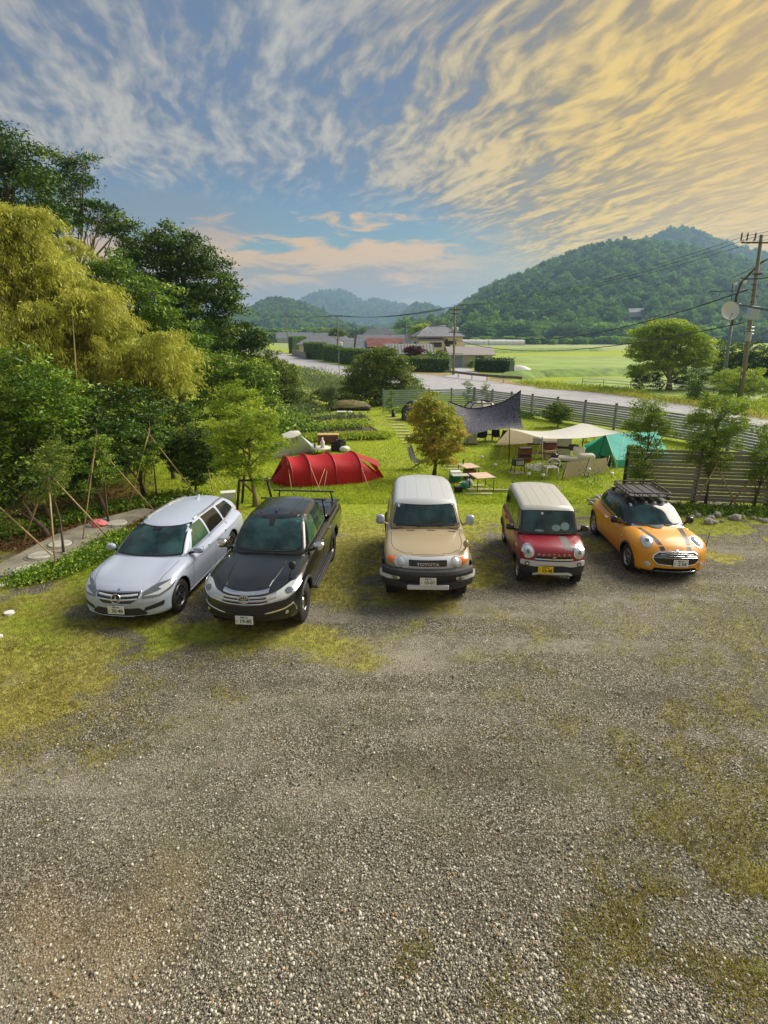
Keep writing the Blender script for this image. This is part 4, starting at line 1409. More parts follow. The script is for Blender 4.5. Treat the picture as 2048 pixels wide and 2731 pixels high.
mb = MB(); mb.poly([(-3.85, -.012, 1.44), (-4.05, -.02, 1.42), (-4.05, 0, 1.54), (-3.98, 0, 1.545)], (0, .03, 0)); mb.build('antenna_fin', P_WHITE, c.root)

# ---------------------------------------------------------------- 2 black pick-up
P_BLACK = paint('black_paint', (0.004, 0.0045, 0.005), 0.20, 0.0, 0.8, dust=(L(48, 52, 54), 0.10))
c = Car('pickup_truck', 'black double cab pickup truck with chrome grille bars and covered bed', 'pickup truck', -2.52, 8.88, -5.1, dict(
    L=5.335, W=1.855, wb=3.085, fo=0.98, wr=0.40, zlo=0.36, belt=1.22, paint=P_BLACK, r=0.10, crown=0.075, fender=0.025, bow=0.34, flare=0.03, archk=1.2,
    top=[(0, .98), (-.15, 1.03), (-.5, 1.10), (-1.0, 1.155), (-1.5, 1.19), (-2, 1.2), (-3.6, 1.2), (-3.75, 1.2), (-5.2, 1.2), (-5.335, 1.17)],
    bot=[(0, .40), (-.3, .36), (-.6, .40), (-4.7, .45), (-5.335, .5)],
    side=[(0, .93), (.12, .97), (.3, .985), (.6, 1.0), (.85, .985), (1.0, .93), (1.15, .85)],
    plan=[(0, .86), (-.15, .93), (-.45, .98), (-1, 1), (-5.0, 1), (-5.335, .97)],
    lean=[(.36, .10), (.5, .03), (.62, 0), (.8, .02), (.95, .08), (1.05, .14)], rlean=[(.4, .05), (.6, 0), (1.2, .02)], rbow=.03,
    cab_z0=1.13, cabL=2.3, cabW=1.5, roof=[(-1.5, 1.73), (-2.2, 1.765), (-2.7, 1.80), (-3.3, 1.80), (-3.7, 1.77)],
    ws=[(0, -1.40), (.5, -1.72), (.85, -2.0), (1, -2.2)], rw=[(0, -3.86), (.5, -3.80), (1, -3.68)],
    cw=[(0, .83), (.3, .775), (.7, .69), (1, .60)], cplan=[(-1.4, .95), (-2.4, 1), (-3.8, .97)], wbow=.15, rcrown=.05, rc=.1))
c.panel('windscreen_surround', 'front', [(-.705, 1.225), (.705, 1.225), (.615, 1.735), (-.615, 1.735)], M_GLOSSB, .003, .05)
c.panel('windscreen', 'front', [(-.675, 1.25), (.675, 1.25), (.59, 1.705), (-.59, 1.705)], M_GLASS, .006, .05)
c.panel('camera_housing', 'front', [(-.05, 1.61), (.05, 1.61), (.06, 1.705), (-.06, 1.705)], M_GLOSSB, .010, .02)
for sg in (1, -1):
    c.panel('side_window', 'side', [(-1.92, 1.235), (-2.68, 1.245), (-2.68, 1.665), (-2.28, 1.65)], mat('green_reflection_painted_glass', (0.04, 0.09, 0.05), 0.06) if sg > 0 else M_GLASS, .006, .04, sg)  # left pane: reflected grass put into the glass colour as green
    c.panel('side_window', 'side', [(-2.80, 1.25), (-3.52, 1.26), (-3.46, 1.655), (-2.80, 1.665)], M_GLASS, .006, .04, sg)
    c.ribbon('window_trim', 'side', [(-1.85, 1.215), (-2.7, 1.222), (-3.6, 1.235)], .016, M_CHROME, .008, sg)
    for x in (-1.62, -2.74, -3.72):
        c.ribbon('door_gap', 'side', [(x, 1.18), (x + .01, .8), (x + .02, .46)], .010, M_SHUT, .0015, sg, n=12)
    for x in (-2.55, -3.5):
        c.ribbon('door_handle', 'side', [(x - .1, 1.06), (x + .1, 1.06)], .035, M_CHROME, .035, sg, n=8)
    h = c.panel('headlight', 'corner', [(-.36, .82), (-.05, .855), (.36, .985), (.46, 1.045), (.20, 1.04), (-.14, .965), (-.36, .92)], M_LAMP, .012, .03, sg, seg=.04)
    c.panel('lamp_projector', 'corner', [(-.0, .90), (.10, .905), (.15, .96), (.08, .99), (-.02, .96)], M_LAMPD, .020, .03, sg, rings=3, parent=h)
    c.ribbon('lamp_chrome', 'corner', [(-.40, .80), (-.05, .84), (.40, .99)], .025, M_CHROME, .02, sg, parent=h)
    c.ribbon('fog_lamp_blade', 'corner', [(-.42, .60), (-.1, .66), (.1, .72), (.16, .62), (.18, .54)], .028, M_CHROME, .015, sg)
    f_ = c.panel('fog_lamp', 'corner', c.circ(-.05, .585, .055, 20), M_GLOSSB, .010, .01, sg)
    c.panel('fog_lens', 'corner', c.circ(-.05, .585, .036, 16), M_CHROME, .020, .01, sg, rings=3, parent=f_, dome=.01)
    c.ribbon('bonnet_gap', 'top', [(-1.22, sg * .74), (-.9, sg * .74), (-.5, sg * .66), (-.22, sg * .5)], .010, M_SHUT, .0015)
    c.ribbon('bonnet_crease', 'top', [(-1.2, sg * .50), (-.7, sg * .46), (-.3, sg * .40)], .03, P_BLACK, .012, n=18, taper=True)
    c.ribbon('roof_groove', 'top', [(-2.35, sg * .33), (-3.5, sg * .33)], .03, P_BLACK, .010)
    sb_ = MB(); sb_.bbox((-2.6, sg * .93, .40), (1.95, .17, .05), .015); st = sb_.build('side_step', M_BLKP, c.root)
    for yy in (.875, .925, .975):
        z_ = MB(); z_.box((-2.6, sg * yy, .428), (1.85, .012, .008)); z_.build('step_rib', M_ALLOY, st)
    c.panel('tail_light', 'side', [(-5.16, .85), (-5.31, .85), (-5.31, 1.12), (-5.18, 1.12)], M_REDL, .012, .03, sg)
    mb = MB(); mb.box((-4.6, sg * .80, 1.215), (1.35, .09, .03)); mb.build('bed_rail', M_BLKP, c.root)
g = c.panel('grille', 'front', [(-.46, .97), (.46, .97), (.55, .86), (.44, .755), (-.44, .755), (-.55, .86)], M_GLOSSB, .004, .03)
for zz_, ww, ww2, thk in ((.965, .42, .03, .048), (.905, .55, .075, .030), (.85, .56, .07, .030), (.79, .52, .06, .024)):
    c.ribbon('grille_bar', 'front', [(-ww, zz_ + ww2 * .55), (-ww * .62, zz_), (0, zz_ - .012), (ww * .62, zz_), (ww, zz_ + ww2 * .55)], thk, M_CHROME, .018, parent=g, n=30)
P0, N0 = c.hit('front', 0, .88)
bd = obj('front_badge', None, c.root, P0 + Vector((.022, 0, 0)), (0, -0.15, 0))


def oval(mbx, ry, rz_, cy, cz, wdt, n=32, x=.006, t_=.012):
    rows = []
    for k in range(n + 1):
        a = 2 * PI * k / n
        rows.append([(x, cy + math.cos(a) * (ry + q_ * wdt), cz + math.sin(a) * (rz_ + q_ * wdt)) for q_ in (-1, 1)] + [(x - t_, cy + math.cos(a) * (ry + q_ * wdt), cz + math.sin(a) * (rz_ + q_ * wdt)) for q_ in (1, -1)])
    for r_ in rows: r_.append(r_[0])
    mbx.grid(rows, False)


mb = MB(); mb.lathe([(.0001, 0), (.1, 0)], axis='X', n=32); mb.v = [(a, b_ * 1.0, c_ * .70) for a, b_, c_ in mb.v]; mb.build('badge_back', M_GLOSSB, bd)
mb = MB(); oval(mb, .100, .070, 0, 0, .008); oval(mb, .068, .026, 0, .022, .006); oval(mb, .026, .052, 0, -.004, .006); mb.build('badge_ovals', M_CHROME, bd)
c.panel('lower_bumper', 'front', [(-.80, .66), (-.50, .72), (.50, .72), (.80, .66), (.76, .42), (-.76, .42)], M_BLKP, .008, .05)
for zz_ in (.60, .55, .50):
    c.ribbon('intake_slat', 'front', [(-.46, zz_), (.46, zz_)], .018, M_GLOSSB, .016)
c.plate(.04, .0, .50, '19-85', M_PGREEN, tilt=.08, top_l='湘南 100', kana='す')
c.mirror(-1.78, 1.03, 1.26, M_CHROME, (0.16, 0.24, 0.19))
c.wiper([(-.60, 1.232), (-.3, 1.225), (.1, 1.23)]); c.wiper([(.60, 1.232), (.35, 1.225), (.15, 1.23)])
c.wheels('steel', .22, .25, M_GLOSSB)
c.arc_flare(M_BLKP, .045, .02)
# left over: dipping mirror on the wing, antenna, bed cover, sports bar
mb = MB(); mb.path([(-.62, .70, 1.10), (-.66, .74, 1.22)], .014, 6); mb.ball((-.67, .75, 1.30), 1, 12, 8, (.05, .075, .085)); mb.build('fender_mirror', M_BLKP, c.root)
mb = MB(); mb.path([(-2.4, -.0, 1.79), (-2.62, -.0, 1.86)], .008, 6); mb.bbox((-2.38, 0, 1.80), (.06, .035, .04), .006); mb.build('roof_antenna', M_BLKP, c.root)
mb = MB(); mb.bbox((-4.55, 0, 1.225), (1.45, 1.60, .05), .02)
for x in (-4.1, -4.5, -4.9): mb.box((x, 0, 1.253), (.02, 1.5, .008))
mb.build('bed_cover', P_BLACK, c.root)
for x in (-3.98, -5.05):
    mb = MB(); zt_ = 1.60 if x > -4.5 else 1.50
    mb.bbox((x, -.04, zt_), (.07, 1.62, .03), .008)
    for sg in (1, -1): mb.path([(x, sg * .72, 1.24), (x, sg * .68, zt_ - .01)], .022, 6)
    mb.build('rack_bar', M_BLKP, c.root)
# ---------------------------------------------------------------- 3 beige off-roader
P_BEIGE = paint('beige_paint', L(168, 152, 122), 0.3, 0.0, 0.6)
P_ROOFW = paint('roof_white_paint', L(186, 190, 194), 0.35, 0.0, 0.4)
c = Car('off_road_car', 'beige off road car with white roof and black bumper, in the middle of the row', 'car', 0.89, 10.26, -1.6, dict(
    L=4.50, W=1.80, wb=2.69, fo=0.80, wr=0.385, zlo=0.46, belt=1.26, paint=P_BEIGE, r=0.11, crown=0.055, fender=0.0, bow=0.20, flare=0.02, archk=1.22,
    top=[(0, 1.075), (-.12, 1.12), (-.5, 1.17), (-1.0, 1.20), (-1.5, 1.225), (-2.2, 1.23), (-4.3, 1.23), (-4.5, 1.20)],
    bot=[(0, .55), (-.2, .47), (-4.2, .47), (-4.5, .52)],
    side=[(0, .95), (.15, .98), (.4, 1.0), (.7, 1.0), (.9, .985), (1.0, .95), (1.15, .88)],
    plan=[(0, .90), (-.12, .95), (-.35, .98), (-.8, 1), (-4.1, 1), (-4.5, .92)],
    lean=[(.46, .0), (.7, .0), (.95, .02), (1.05, .06), (1.12, .12)], rlean=[(.5, 0), (1.2, .04)], rbow=.06,
    cab_z0=1.17, cabL=2.9, cabW=1.6, roof=[(-1.4, 1.79), (-2.0, 1.815), (-2.6, 1.84), (-3.6, 1.84), (-4.2, 1.81)],
    ws=[(0, -1.42), (.5, -1.60), (.85, -1.76), (1, -1.86)], rw=[(0, -4.38), (.5, -4.36), (1, -4.25)],
    cw=[(0, .86), (.3, .82), (.7, .765), (1, .72)], cplan=[(-1.4, .965), (-2.2, 1), (-3.6, .985), (-4.4, .86)], wbow=.13, rcrown=.06, rc=.10, roof_t=.62, roofm=P_ROOFW))
c.panel('windscreen_surround', 'front', [(-.785, 1.265), (.785, 1.265), (.675, 1.705), (-.675, 1.705)], M_GLOSSB, .003, .04)
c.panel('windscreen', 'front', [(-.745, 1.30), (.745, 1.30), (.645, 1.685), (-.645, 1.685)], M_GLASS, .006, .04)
c.panel('inspection_sticker', 'front', [(-.62, 1.635), (-.575, 1.635), (-.575, 1.68), (-.62, 1.68)], M_WHITE, .008, .006, rings=2)
for sg in (1, -1):
    c.panel('side_window', 'side', [(-1.80, 1.28), (-2.60, 1.28), (-2.60, 1.66), (-2.02, 1.66)], M_GLASS, .006, .05, sg)
    c.panel('side_window', 'side', [(-2.68, 1.28), (-3.25, 1.30), (-3.25, 1.66), (-2.68, 1.66)], M_GLASST, .006, .05, sg)
    c.panel('side_window', 'side', [(-3.62, 1.36), (-4.1, 1.40), (-4.05, 1.66), (-3.62, 1.66)], M_GLASST, .006, .05, sg)
    for x in (-1.52, -2.64, -3.30):
        c.ribbon('door_gap', 'side', [(x, 1.24), (x + .01, .9), (x + .02, .52)], .010, M_SHUT, .0015, sg, n=12)
    c.ribbon('door_handle', 'side', [(-2.5, 1.08), (-2.3, 1.08)], .04, M_BLKP, .03, sg, n=8)
    c.panel('turn_signal', 'corner', [(-.26, .94), (-.04, .965), (.09, 1.01), (.06, 1.06), (-.10, 1.055), (-.28, 1.02)], M_AMBER, .016, .04, sg, dome=.012, seg=.04)
    c.panel('front_bumper_end', 'corner', [(-.46, .60), (-.12, .60), (.12, .68), (.08, .82), (-.2, .83), (-.46, .78)], M_SILVER, .14, .03, sg)
    f_ = c.panel('fog_lamp', 'corner', c.circ(-.20, .71, .07, 20), M_CHROME, .150, .01, sg, dome=.02)
    c.panel('fog_lens', 'corner', c.circ(-.20, .71, .05, 16), M_LAMPD, .157, .01, sg, rings=3, parent=f_, dome=.02)
    c.ribbon('bonnet_gap', 'top', [(-1.40, sg * .76), (-.8, sg * .76), (-.50, sg * .70), (-.30, sg * .52), (-.26, sg * .42)], .010, M_SHUT, .0015)
    for k in range(2):
        c.ribbon('roof_groove', 'top', [(-1.95, sg * (.17 + .29 * k)), (-4.15, sg * (.17 + .27 * k))], .010, mat('roof_line', L(150, 154, 156), .6), .001)
c.ribbon('bonnet_gap', 'top', [(-.26, -.42), (-.26, -.34), (-.19, -.31), (-.19, .31), (-.26, .34), (-.26, .42)], .010, M_SHUT, .0015)
c.panel('bonnet_slot', 'top', [(-.125, -.28), (-.125, .28), (-.15, .29), (-.15, -.29)], M_VOID, .003, .01, rings=3)
for y0_ in (-.46, .0, .46):
    c.panel('cowl_vent', 'top', [(-1.36, y0_ + .04), (-1.36, y0_ + .22), (-1.395, y0_ + .22), (-1.395, y0_ + .04)], M_VOID, .003, .015, rings=3)
fr = c.panel('grille_surround', 'front', [(-.70, .98), (-.62, 1.08), (.62, 1.08), (.70, .98), (.62, .88), (-.62, .88)], M_SILVER, .030, .09, rings=9)
c.panel('grille', 'front', [(-.38, 1.03), (.38, 1.03), (.38, .93), (-.38, .93)], M_GLOSSB, .036, .015, parent=fr)
for sg in (1, -1):
    h = c.panel('headlight', 'front', c.circ(sg * .545, .98, .092, 28), M_CHROME, .036, .01)
    c.panel('lamp_lens', 'front', c.circ(sg * .545, .98, .078, 24), M_LAMP, .040, .01, parent=h, dome=.02)
P0, N0 = c.hit('front', 0, .98)
me = text_mesh('TOYOTA', .088, M_CHROME, .006, bold=.002)
o = obj('maker_lettering', me, c.root, P0 + Vector((.04, 0, 0)), (PI / 2, 0, PI / 2)); o.scale = (1.25, 1, 1)
# black bumper: a real deep bar round the nose
rows = []
for k in range(41):
    yy = -.93 + 1.86 * k / 40
    q_ = abs(yy) / .93
    xx = .16 - .30 * q_ ** 3.2
    row = []
    for (dx, z_) in ((-.10, .895), (.0, .875), (.035, .82), (.03, .76), (-.02, .74), (-.02, .66), (.03, .64), (.02, .52), (-.05, .46), (-.2, .44)):
        row.append((xx + dx - (.22 if z_ < .45 else 0), yy, z_ + (.03 * q_ ** 2 if z_ < .7 else 0)))
    rows.append(row)
mb = MB(); mb.grid(rows, False)
mb.poly([p for p in rows[0]] + [(-.55, -.93, .46), (-.55, -.93, .88)]); mb.poly([p for p in rows[-1]] + [(-.55, .93, .46), (-.55, .93, .88)])
o = mb.build('front_bumper', M_BLKP, c.root)
mb = MB(); mb.bbox((.185, 0, .56), (.05, .84, .10), .012); mb.build('bumper_plate', M_SILVER, c.root)
c.plate(.205, 0, .69, '10-01', M_PGREEN, tilt=.05, top_l='相模 378', kana='も')
c.mirror(-1.60, 1.02, 1.40, mat('mirror_silver', L(176, 186, 206), .3, metal=.3), (0.12, 0.20, 0.24), base=P_BEIGE)
for y0_ in (-.62, -.14, .34):
    c.ribbon('wiper', 'front', [(y0_ - .05, 1.262), (y0_ + .12, 1.275), (y0_ + .5, 1.318)], .022, M_BLKP, .02, n=14)
c.wheels(6, .22, .26, M_ALLOY)
c.arc_flare(M_BLKP, .10, .055)
mb = MB(); mb.path([(-.42, .76, 1.13), (-.40, .80, 1.19)], .022, 6); mb.ball((-.42, .80, 1.27), 1, 12, 8, (.05, .06, .085)); mb.build('fender_mirror', P_BEIGE, c.root)
# ---------------------------------------------------------------- 4 red tall kei car
P_RED = paint('red_paint', (0.25, 0.006, 0.018), 0.34, 0.0, 0.45)
P_RW = paint('pale_roof_paint', L(180, 178, 172), 0.4, 0.0, 0.3)
c = Car('kei_car', 'small red tall kei car with pale roof and yellow number plate', 'car', 3.73, 11.16, -4.4, dict(
    L=3.395, W=1.475, wb=2.425, fo=0.50, wr=0.29, zlo=0.26, belt=1.08, paint=P_RED, r=0.10, crown=0.05, fender=0.02, bow=0.14, flare=0.015, archk=1.2,
    top=[(0, .90), (-.08, .945), (-.3, .99), (-.6, 1.03), (-.9, 1.05), (-3.2, 1.06), (-3.395, 1.02)],
    bot=[(0, .32), (-.2, .26), (-3.2, .28), (-3.395, .32)],
    side=[(0, .95), (.15, .98), (.4, 1.0), (.7, 1.0), (.9, .99), (1.0, .955), (1.15, .9)],
    plan=[(0, .90), (-.1, .95), (-.3, .985), (-.6, 1), (-3.1, 1), (-3.395, .94)],
    lean=[(.26, .03), (.4, 0), (.7, .0), (.85, .03), (.95, .09)], rlean=[(.3, 0), (1.0, .04)], rbow=.06,
    cab_z0=1.0, cabL=2.6, cabW=1.35, roof=[(-.7, 1.60), (-1.1, 1.63), (-1.8, 1.66), (-2.8, 1.655), (-3.25, 1.63)],
    ws=[(0, -.62), (.5, -.80), (.85, -.93), (1, -1.02)], rw=[(0, -3.34), (.5, -3.32), (1, -3.24)],
    cw=[(0, .70), (.3, .67), (.7, .635), (1, .60)], cplan=[(-.6, .97), (-1.2, 1), (-3.0, .985), (-3.35, .93)], wbow=.08, rcrown=.035, rc=.085, roof_t=.70, pillar=M_GLOSSB, roofm=P_RW))
c.panel('windscreen_surround', 'front', [(-.645, 1.045), (.645, 1.045), (.60, 1.545), (-.60, 1.545)], M_GLOSSB, .001, .05)
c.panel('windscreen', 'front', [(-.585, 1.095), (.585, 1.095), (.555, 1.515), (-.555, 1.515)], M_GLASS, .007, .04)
c.panel('camera_housing', 'front', [(-.045, 1.455), (.045, 1.455), (.085, 1.515), (-.085, 1.515)], M_GLOSSB, .011, .015)
c.panel('inspection_sticker', 'front', [(-.17, 1.455), (-.125, 1.455), (-.125, 1.50), (-.17, 1.50)], M_WHITE, .010, .006, rings=2)
M_PLUSH = mat('soft_toy_seen_through_glass', L(118, 140, 140), .35)
c.panel('soft_toy', 'front', c.circ(.16, 1.185, .082, 16, 1.25, .8), M_PLUSH, .010, .01, rings=3)
c.panel('soft_toy', 'front', c.circ(.36, 1.215, .092, 16, 1.1, .9), M_PLUSH, .0115, .01, rings=3)
c.panel('dashboard_tray', 'front', c.circ(-.22, 1.125, .07, 16, 1.5, .38), M_PLUSH, .010, .01, rings=3)
for sg in (1, -1):
    c.panel('side_window', 'side', [(-.98, 1.09), (-1.68, 1.09), (-1.68, 1.50), (-1.20, 1.50)], M_GLASS, .006, .04, sg)
    c.panel('side_window', 'side', [(-1.78, 1.09), (-2.42, 1.09), (-2.42, 1.50), (-1.78, 1.50)], M_GLASST, .006, .04, sg)
    c.panel('side_window', 'side', [(-2.52, 1.10), (-3.02, 1.12), (-3.0, 1.48), (-2.52, 1.50)], M_GLASST, .006, .04, sg)
    for x in (-.80, -1.73, -2.48):
        c.ribbon('door_gap', 'side', [(x, 1.05), (x + .01, .7), (x + .02, .33)], .009, M_SHUT, .0015, sg, n=12)
    for x in (-1.55, -2.35): c.ribbon('door_handle', 'side', [(x - .09, .90), (x + .09, .90)], .03, P_RED, .03, sg, n=8)
    h = c.panel('headlight', 'front', c.circ(sg * .55, .835, .128, 28, 1.0, 1.0), M_CHROME, .016, .01)
    c.panel('lamp_lens', 'front', c.circ(sg * .545, .835, .098, 24), M_LAMP, .022, .01, parent=h, dome=.02)
    c.panel('lamp_core', 'front', c.circ(sg * .545, .835, .035, 16), M_LAMPD, .046, .01, parent=h, rings=3)
    c.panel('side_lamp', 'corner', [(.27, .80), (.37, .82), (.37, .86), (.27, .88)], M_LAMP, .014, .02, sg, rings=3)
    c.panel('fog_lamp', 'front', c.circ(sg * .55, .585, .05, 18), M_GLOSSB, .034, .01)
    c.panel('fog_lens', 'front', c.circ(sg * .55, .585, .028, 14), M_CHROME, .040, .01, rings=3)
    c.ribbon('roof_groove', 'top', [(-1.15, sg * .12), (-3.1, sg * .12)], .02, P_RW, .004)
    c.ribbon('roof_groove', 'top', [(-1.15, sg * .36), (-3.1, sg * .36)], .02, P_RW, .004)
    c.ribbon('bonnet_gap', 'top', [(-.58, sg * .60), (-.3, sg * .61), (-.16, sg * .56)], .008, M_SHUT, .0015)
    c.panel('sill_trim', 'side', [(-.82, .26), (-2.6, .26), (-2.6, .37), (-.82, .37)], M_BLKP, .015, .02, sg)
c.panel('bonnet_stripe', 'top', [(-.10, .22), (-.62, .20), (-.62, .36), (-.10, .42)], mat('grey_stripe', L(86, 88, 84), .5), .002, .004)
c.panel('front_trim', 'front', [(-.68, .66), (.68, .66), (.68, .545), (.35, .53), (.28, .565), (-.28, .565), (-.35, .53), (-.68, .545)], M_SILVER, .030, .03, rings=8)
g = c.panel('grille', 'front', [(-.36, .765), (.36, .765), (.41, .705), (-.41, .705)], M_GLOSSB, .008, .015)
c.ribbon('grille_bar', 'front', [(-.41, .70), (.41, .70)], .03, M_CHROME, .022)
c.panel('upper_intake', 'front', [(-.40, .685), (.40, .685), (.38, .662), (-.38, .662)], M_VOID, .006, .008, rings=3)
P0, N0 = c.hit('front', 0, .74)
sm_ = MB()
for pts in ([(-.045, .03), (.005, .055), (.05, .03), (.03, .018), (.0, .035), (-.02, .02)], [(-.045, .03), (-.02, .02), (.04, -.012), (.015, -.022)][::1], [(.05, -.03), (.0, -.055), (-.05, -.03), (-.03, -.018), (.0, -.035), (.02, -.02)]):
    sm_.poly([(0, a, b_) for a, b_ in pts], (.01, 0, 0))
o = sm_.build('maker_badge', M_CHROME, c.root); o.location = P0 + Vector((.03, 0, 0))
for k, ch in enumerate('HUSTLER'):
    yy = -.33 + .11 * k
    P0, N0 = c.hit('front', yy, .805)
    o = obj('lettering', text_mesh(ch, .062, M_CHROME, .003, bold=.002), c.root, P0 + Vector((.008, 0, 0)), (PI / 2, 0, PI / 2)); o.scale = (1.3, 1, 1)
lb_ = c.panel('lower_bumper', 'front', [(-.68, .54), (.68, .54), (.66, .30), (-.66, .30)], M_BLKP, .012, .04, rings=7)
for zz_ in (.50, .46, .42): c.ribbon('intake_slat', 'front', [(-.40, zz_), (.40, zz_)], .014, M_GLOSSB, .02)
c.ribbon('skid_plate', 'front', [(-.42, .335), (-.32, .375), (.32, .375), (.42, .335)], .05, M_SILVER, .045, n=24)
c.plate(.055, -.17, .475, '33-48', M_PBLACK, M_PLATEY, tilt=.03, top_l='横浜 580', kana='あ')
c.mirror(-.92, .855, 1.13, M_GLOSSB, (0.13, 0.19, 0.15))
c.wiper([(-.5, 1.075), (-.2, 1.07), (.1, 1.075)]); c.wiper([(.5, 1.075), (.3, 1.07), (.12, 1.075)])
c.wheels(8, .19, .17, M_ALLOY)
c.arc_flare(M_BLKP, .06, .022)
mb = MB(); mb.bbox((-3.0, -.52, 1.665), (.09, .04, .04), .01); mb.path([(-3.0, -.52, 1.68), (-3.12, -.52, 1.80)], .006, 5); mb.build('roof_antenna', M_BLKP, c.root)
# ---------------------------------------------------------------- 5 orange hatchback
P_ORG = paint('orange_paint', (0.70, 0.30, 0.005), 0.42, 0.0, 0.25)
c = Car('hatchback', 'orange hatchback with two dark bonnet stripes and a black roof basket, rightmost in the row', 'car', 6.64, 11.49, -2.3, dict(
    L=3.821, W=1.727, wb=2.495, fo=0.76, wr=0.31, zlo=0.17, belt=0.96, paint=P_ORG, r=0.14, crown=0.10, fender=0.05, bow=0.34, flare=0.025, archk=1.15,
    top=[(0, .74), (-.12, .82), (-.35, .885), (-.7, .93), (-1.15, .955), (-1.6, .96), (-3.3, .98), (-3.7, .97), (-3.821, .9)],
    bot=[(0, .2), (-.25, .165), (-3.5, .18), (-3.821, .28)],
    side=[(0, .945), (.15, .97), (.4, 1.0), (.65, .995), (.85, .96), (1.0, .90), (1.15, .82)],
    plan=[(0, .80), (-.12, .90), (-.35, .96), (-.7, .99), (-1.3, .985), (-2.3, .985), (-3.1, 1), (-3.5, .95), (-3.821, .82)],
    lean=[(.17, .06), (.3, 0), (.5, .0), (.65, .03), (.75, .09), (.85, .18)], rlean=[(.2, .1), (.5, 0), (1.0, .08)],
    cab_z0=.90, cabL=2.3, cabW=1.4, roof=[(-1.1, 1.36), (-1.75, 1.385), (-2.2, 1.41), (-2.9, 1.395), (-3.4, 1.35)],
    ws=[(0, -1.12), (.5, -1.42), (.85, -1.64), (1, -1.78)], rw=[(0, -3.72), (.5, -3.62), (1, -3.42)],
    cw=[(0, .77), (.3, .72), (.7, .64), (1, .57)], cplan=[(-1.1, .95), (-1.9, 1), (-3.0, .96), (-3.7, .80)], wbow=.17, rcrown=.05, rc=.10, roof_t=.72,
    pillar=M_GLOSSB, roofm=mat('matt_black_roof', (0.02, 0.021, 0.023), .38, var=.3, vs_=8)))
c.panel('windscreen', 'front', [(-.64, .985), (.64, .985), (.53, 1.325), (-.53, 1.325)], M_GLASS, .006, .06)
c.panel('rear_view_mirror', 'front', c.circ(.0, 1.275, .035, 14, 1.8, .9), M_GLOSSB, .010, .01, rings=3)
c.panel('inspection_sticker', 'front', [(-.49, 1.285), (-.445, 1.285), (-.445, 1.325), (-.49, 1.325)], M_WHITE, .010, .006, rings=2)
for sg in (1, -1):
    c.panel('side_window', 'side', [(-1.55, .985), (-2.48, 1.0), (-2.48, 1.315), (-1.86, 1.31)], M_GLASS, .006, .04, sg)
    c.panel('side_window', 'side', [(-2.56, 1.0), (-3.25, 1.04), (-3.12, 1.29), (-2.56, 1.31)], M_GLASS, .006, .05, sg)
    c.ribbon('window_trim', 'side', [(-1.2, .955), (-2.4, .965), (-3.5, .99)], .018, M_CHROME, .008, sg)
    for x in (-1.30, -2.52):
        c.ribbon('door_gap', 'side', [(x, .94), (x + .01, .6), (x + .06, .24)], .008, M_SHUT, .0015, sg, n=12)
    c.ribbon('door_handle', 'side', [(-2.42, .80), (-2.22, .80)], .04, M_CHROME, .035, sg, n=8)
    c.ribbon('side_scuttle', 'side', [(-1.12, .70), (-1.26, .74)], .05, M_CHROME, .014, sg, n=8)
    h = c.panel('headlight', 'top', c.circ(-.44, sg * .555, .145, 30, 1.25, .88), M_CHROME, .012, .01)
    c.panel('lamp_lens', 'top', c.circ(-.435, sg * .555, .120, 26, 1.25, .88), M_LAMP, .020, .01, parent=h, dome=.025)
    c.panel('lamp_core', 'top', c.circ(-.42, sg * .555, .05, 16), M_LAMPD, .047, .01, parent=h, rings=3)
    f_ = c.panel('fog_lamp', 'front', c.circ(sg * .60, .40, .062, 20), M_CHROME, .012, .01)
    c.panel('fog_lens', 'front', c.circ(sg * .60, .40, .046, 16), M_LAMP, .018, .01, rings=3, parent=f_, dome=.01)
    c.panel('bonnet_stripe', 'top', [(-.13, sg * .24), (-1.12, sg * .43), (-1.12, sg * .54), (-.13, sg * .34)], mat('dark_stripe', (0.025, 0.022, 0.02), .4), .002, .006, rings=6)
    c.panel('sill_trim', 'side', [(-1.1, .17), (-2.9, .17), (-2.9, .25), (-1.1, .25)], M_BLKP, .012, .02, sg)
c.panel('grille', 'front', [(-.46, .66), (-.30, .70), (.30, .70), (.46, .66), (.50, .52), (.40, .43), (-.40, .43), (-.50, .52)], M_GLOSSB, .006, .06)
c.ribbon('grille_frame', 'front', [(-.40, .69), (-.2, .71), (.2, .71), (.40, .69), (.50, .62), (.51, .52), (.42, .43), (.2, .41), (-.2, .41), (-.42, .43), (-.51, .52), (-.50, .62)], .026, M_CHROME, .018, close=True, n=80)
for zz_, ww in ((.672, .36), (.632, .44), (.592, .47)):
    c.ribbon('grille_bar', 'front', [(-ww, zz_ - .02), (-ww * .6, zz_), (ww * .6, zz_), (ww, zz_ - .02)], .012, M_CHROME, .022, n=30)
c.panel('lower_intake', 'front', [(-.46, .34), (.46, .34), (.50, .25), (-.50, .25)], M_VOID, .005, .03)
c.ribbon('front_lip', 'front', [(-.46, .262), (.46, .262)], .02, M_CHROME, .014, n=24)
c.panel('front_splitter', 'front', [(-.70, .235), (.70, .235), (.66, .185), (-.66, .185)], M_BLKP, .012, .02, rings=7)
P0, N0 = c.hit('top', -.10, 0)
wb_ = obj('winged_badge', None, c.root, P0 + N0 * .012, (0, math.atan2(N0.x, N0.z), 0))
mb = MB(); mb.lathe([(.0001, .008), (.034, .006), (.036, 0)], axis='Z', n=20); mb.build('badge_disc', M_CHROME, wb_)
mb = MB()
for sg in (1, -1): mb.poly([(-.012, sg * .03, 0), (-.03, sg * .105, 0), (-.008, sg * .09, 0), (.005, sg * .07, 0), (.014, sg * .034, 0)], (0, 0, .006))
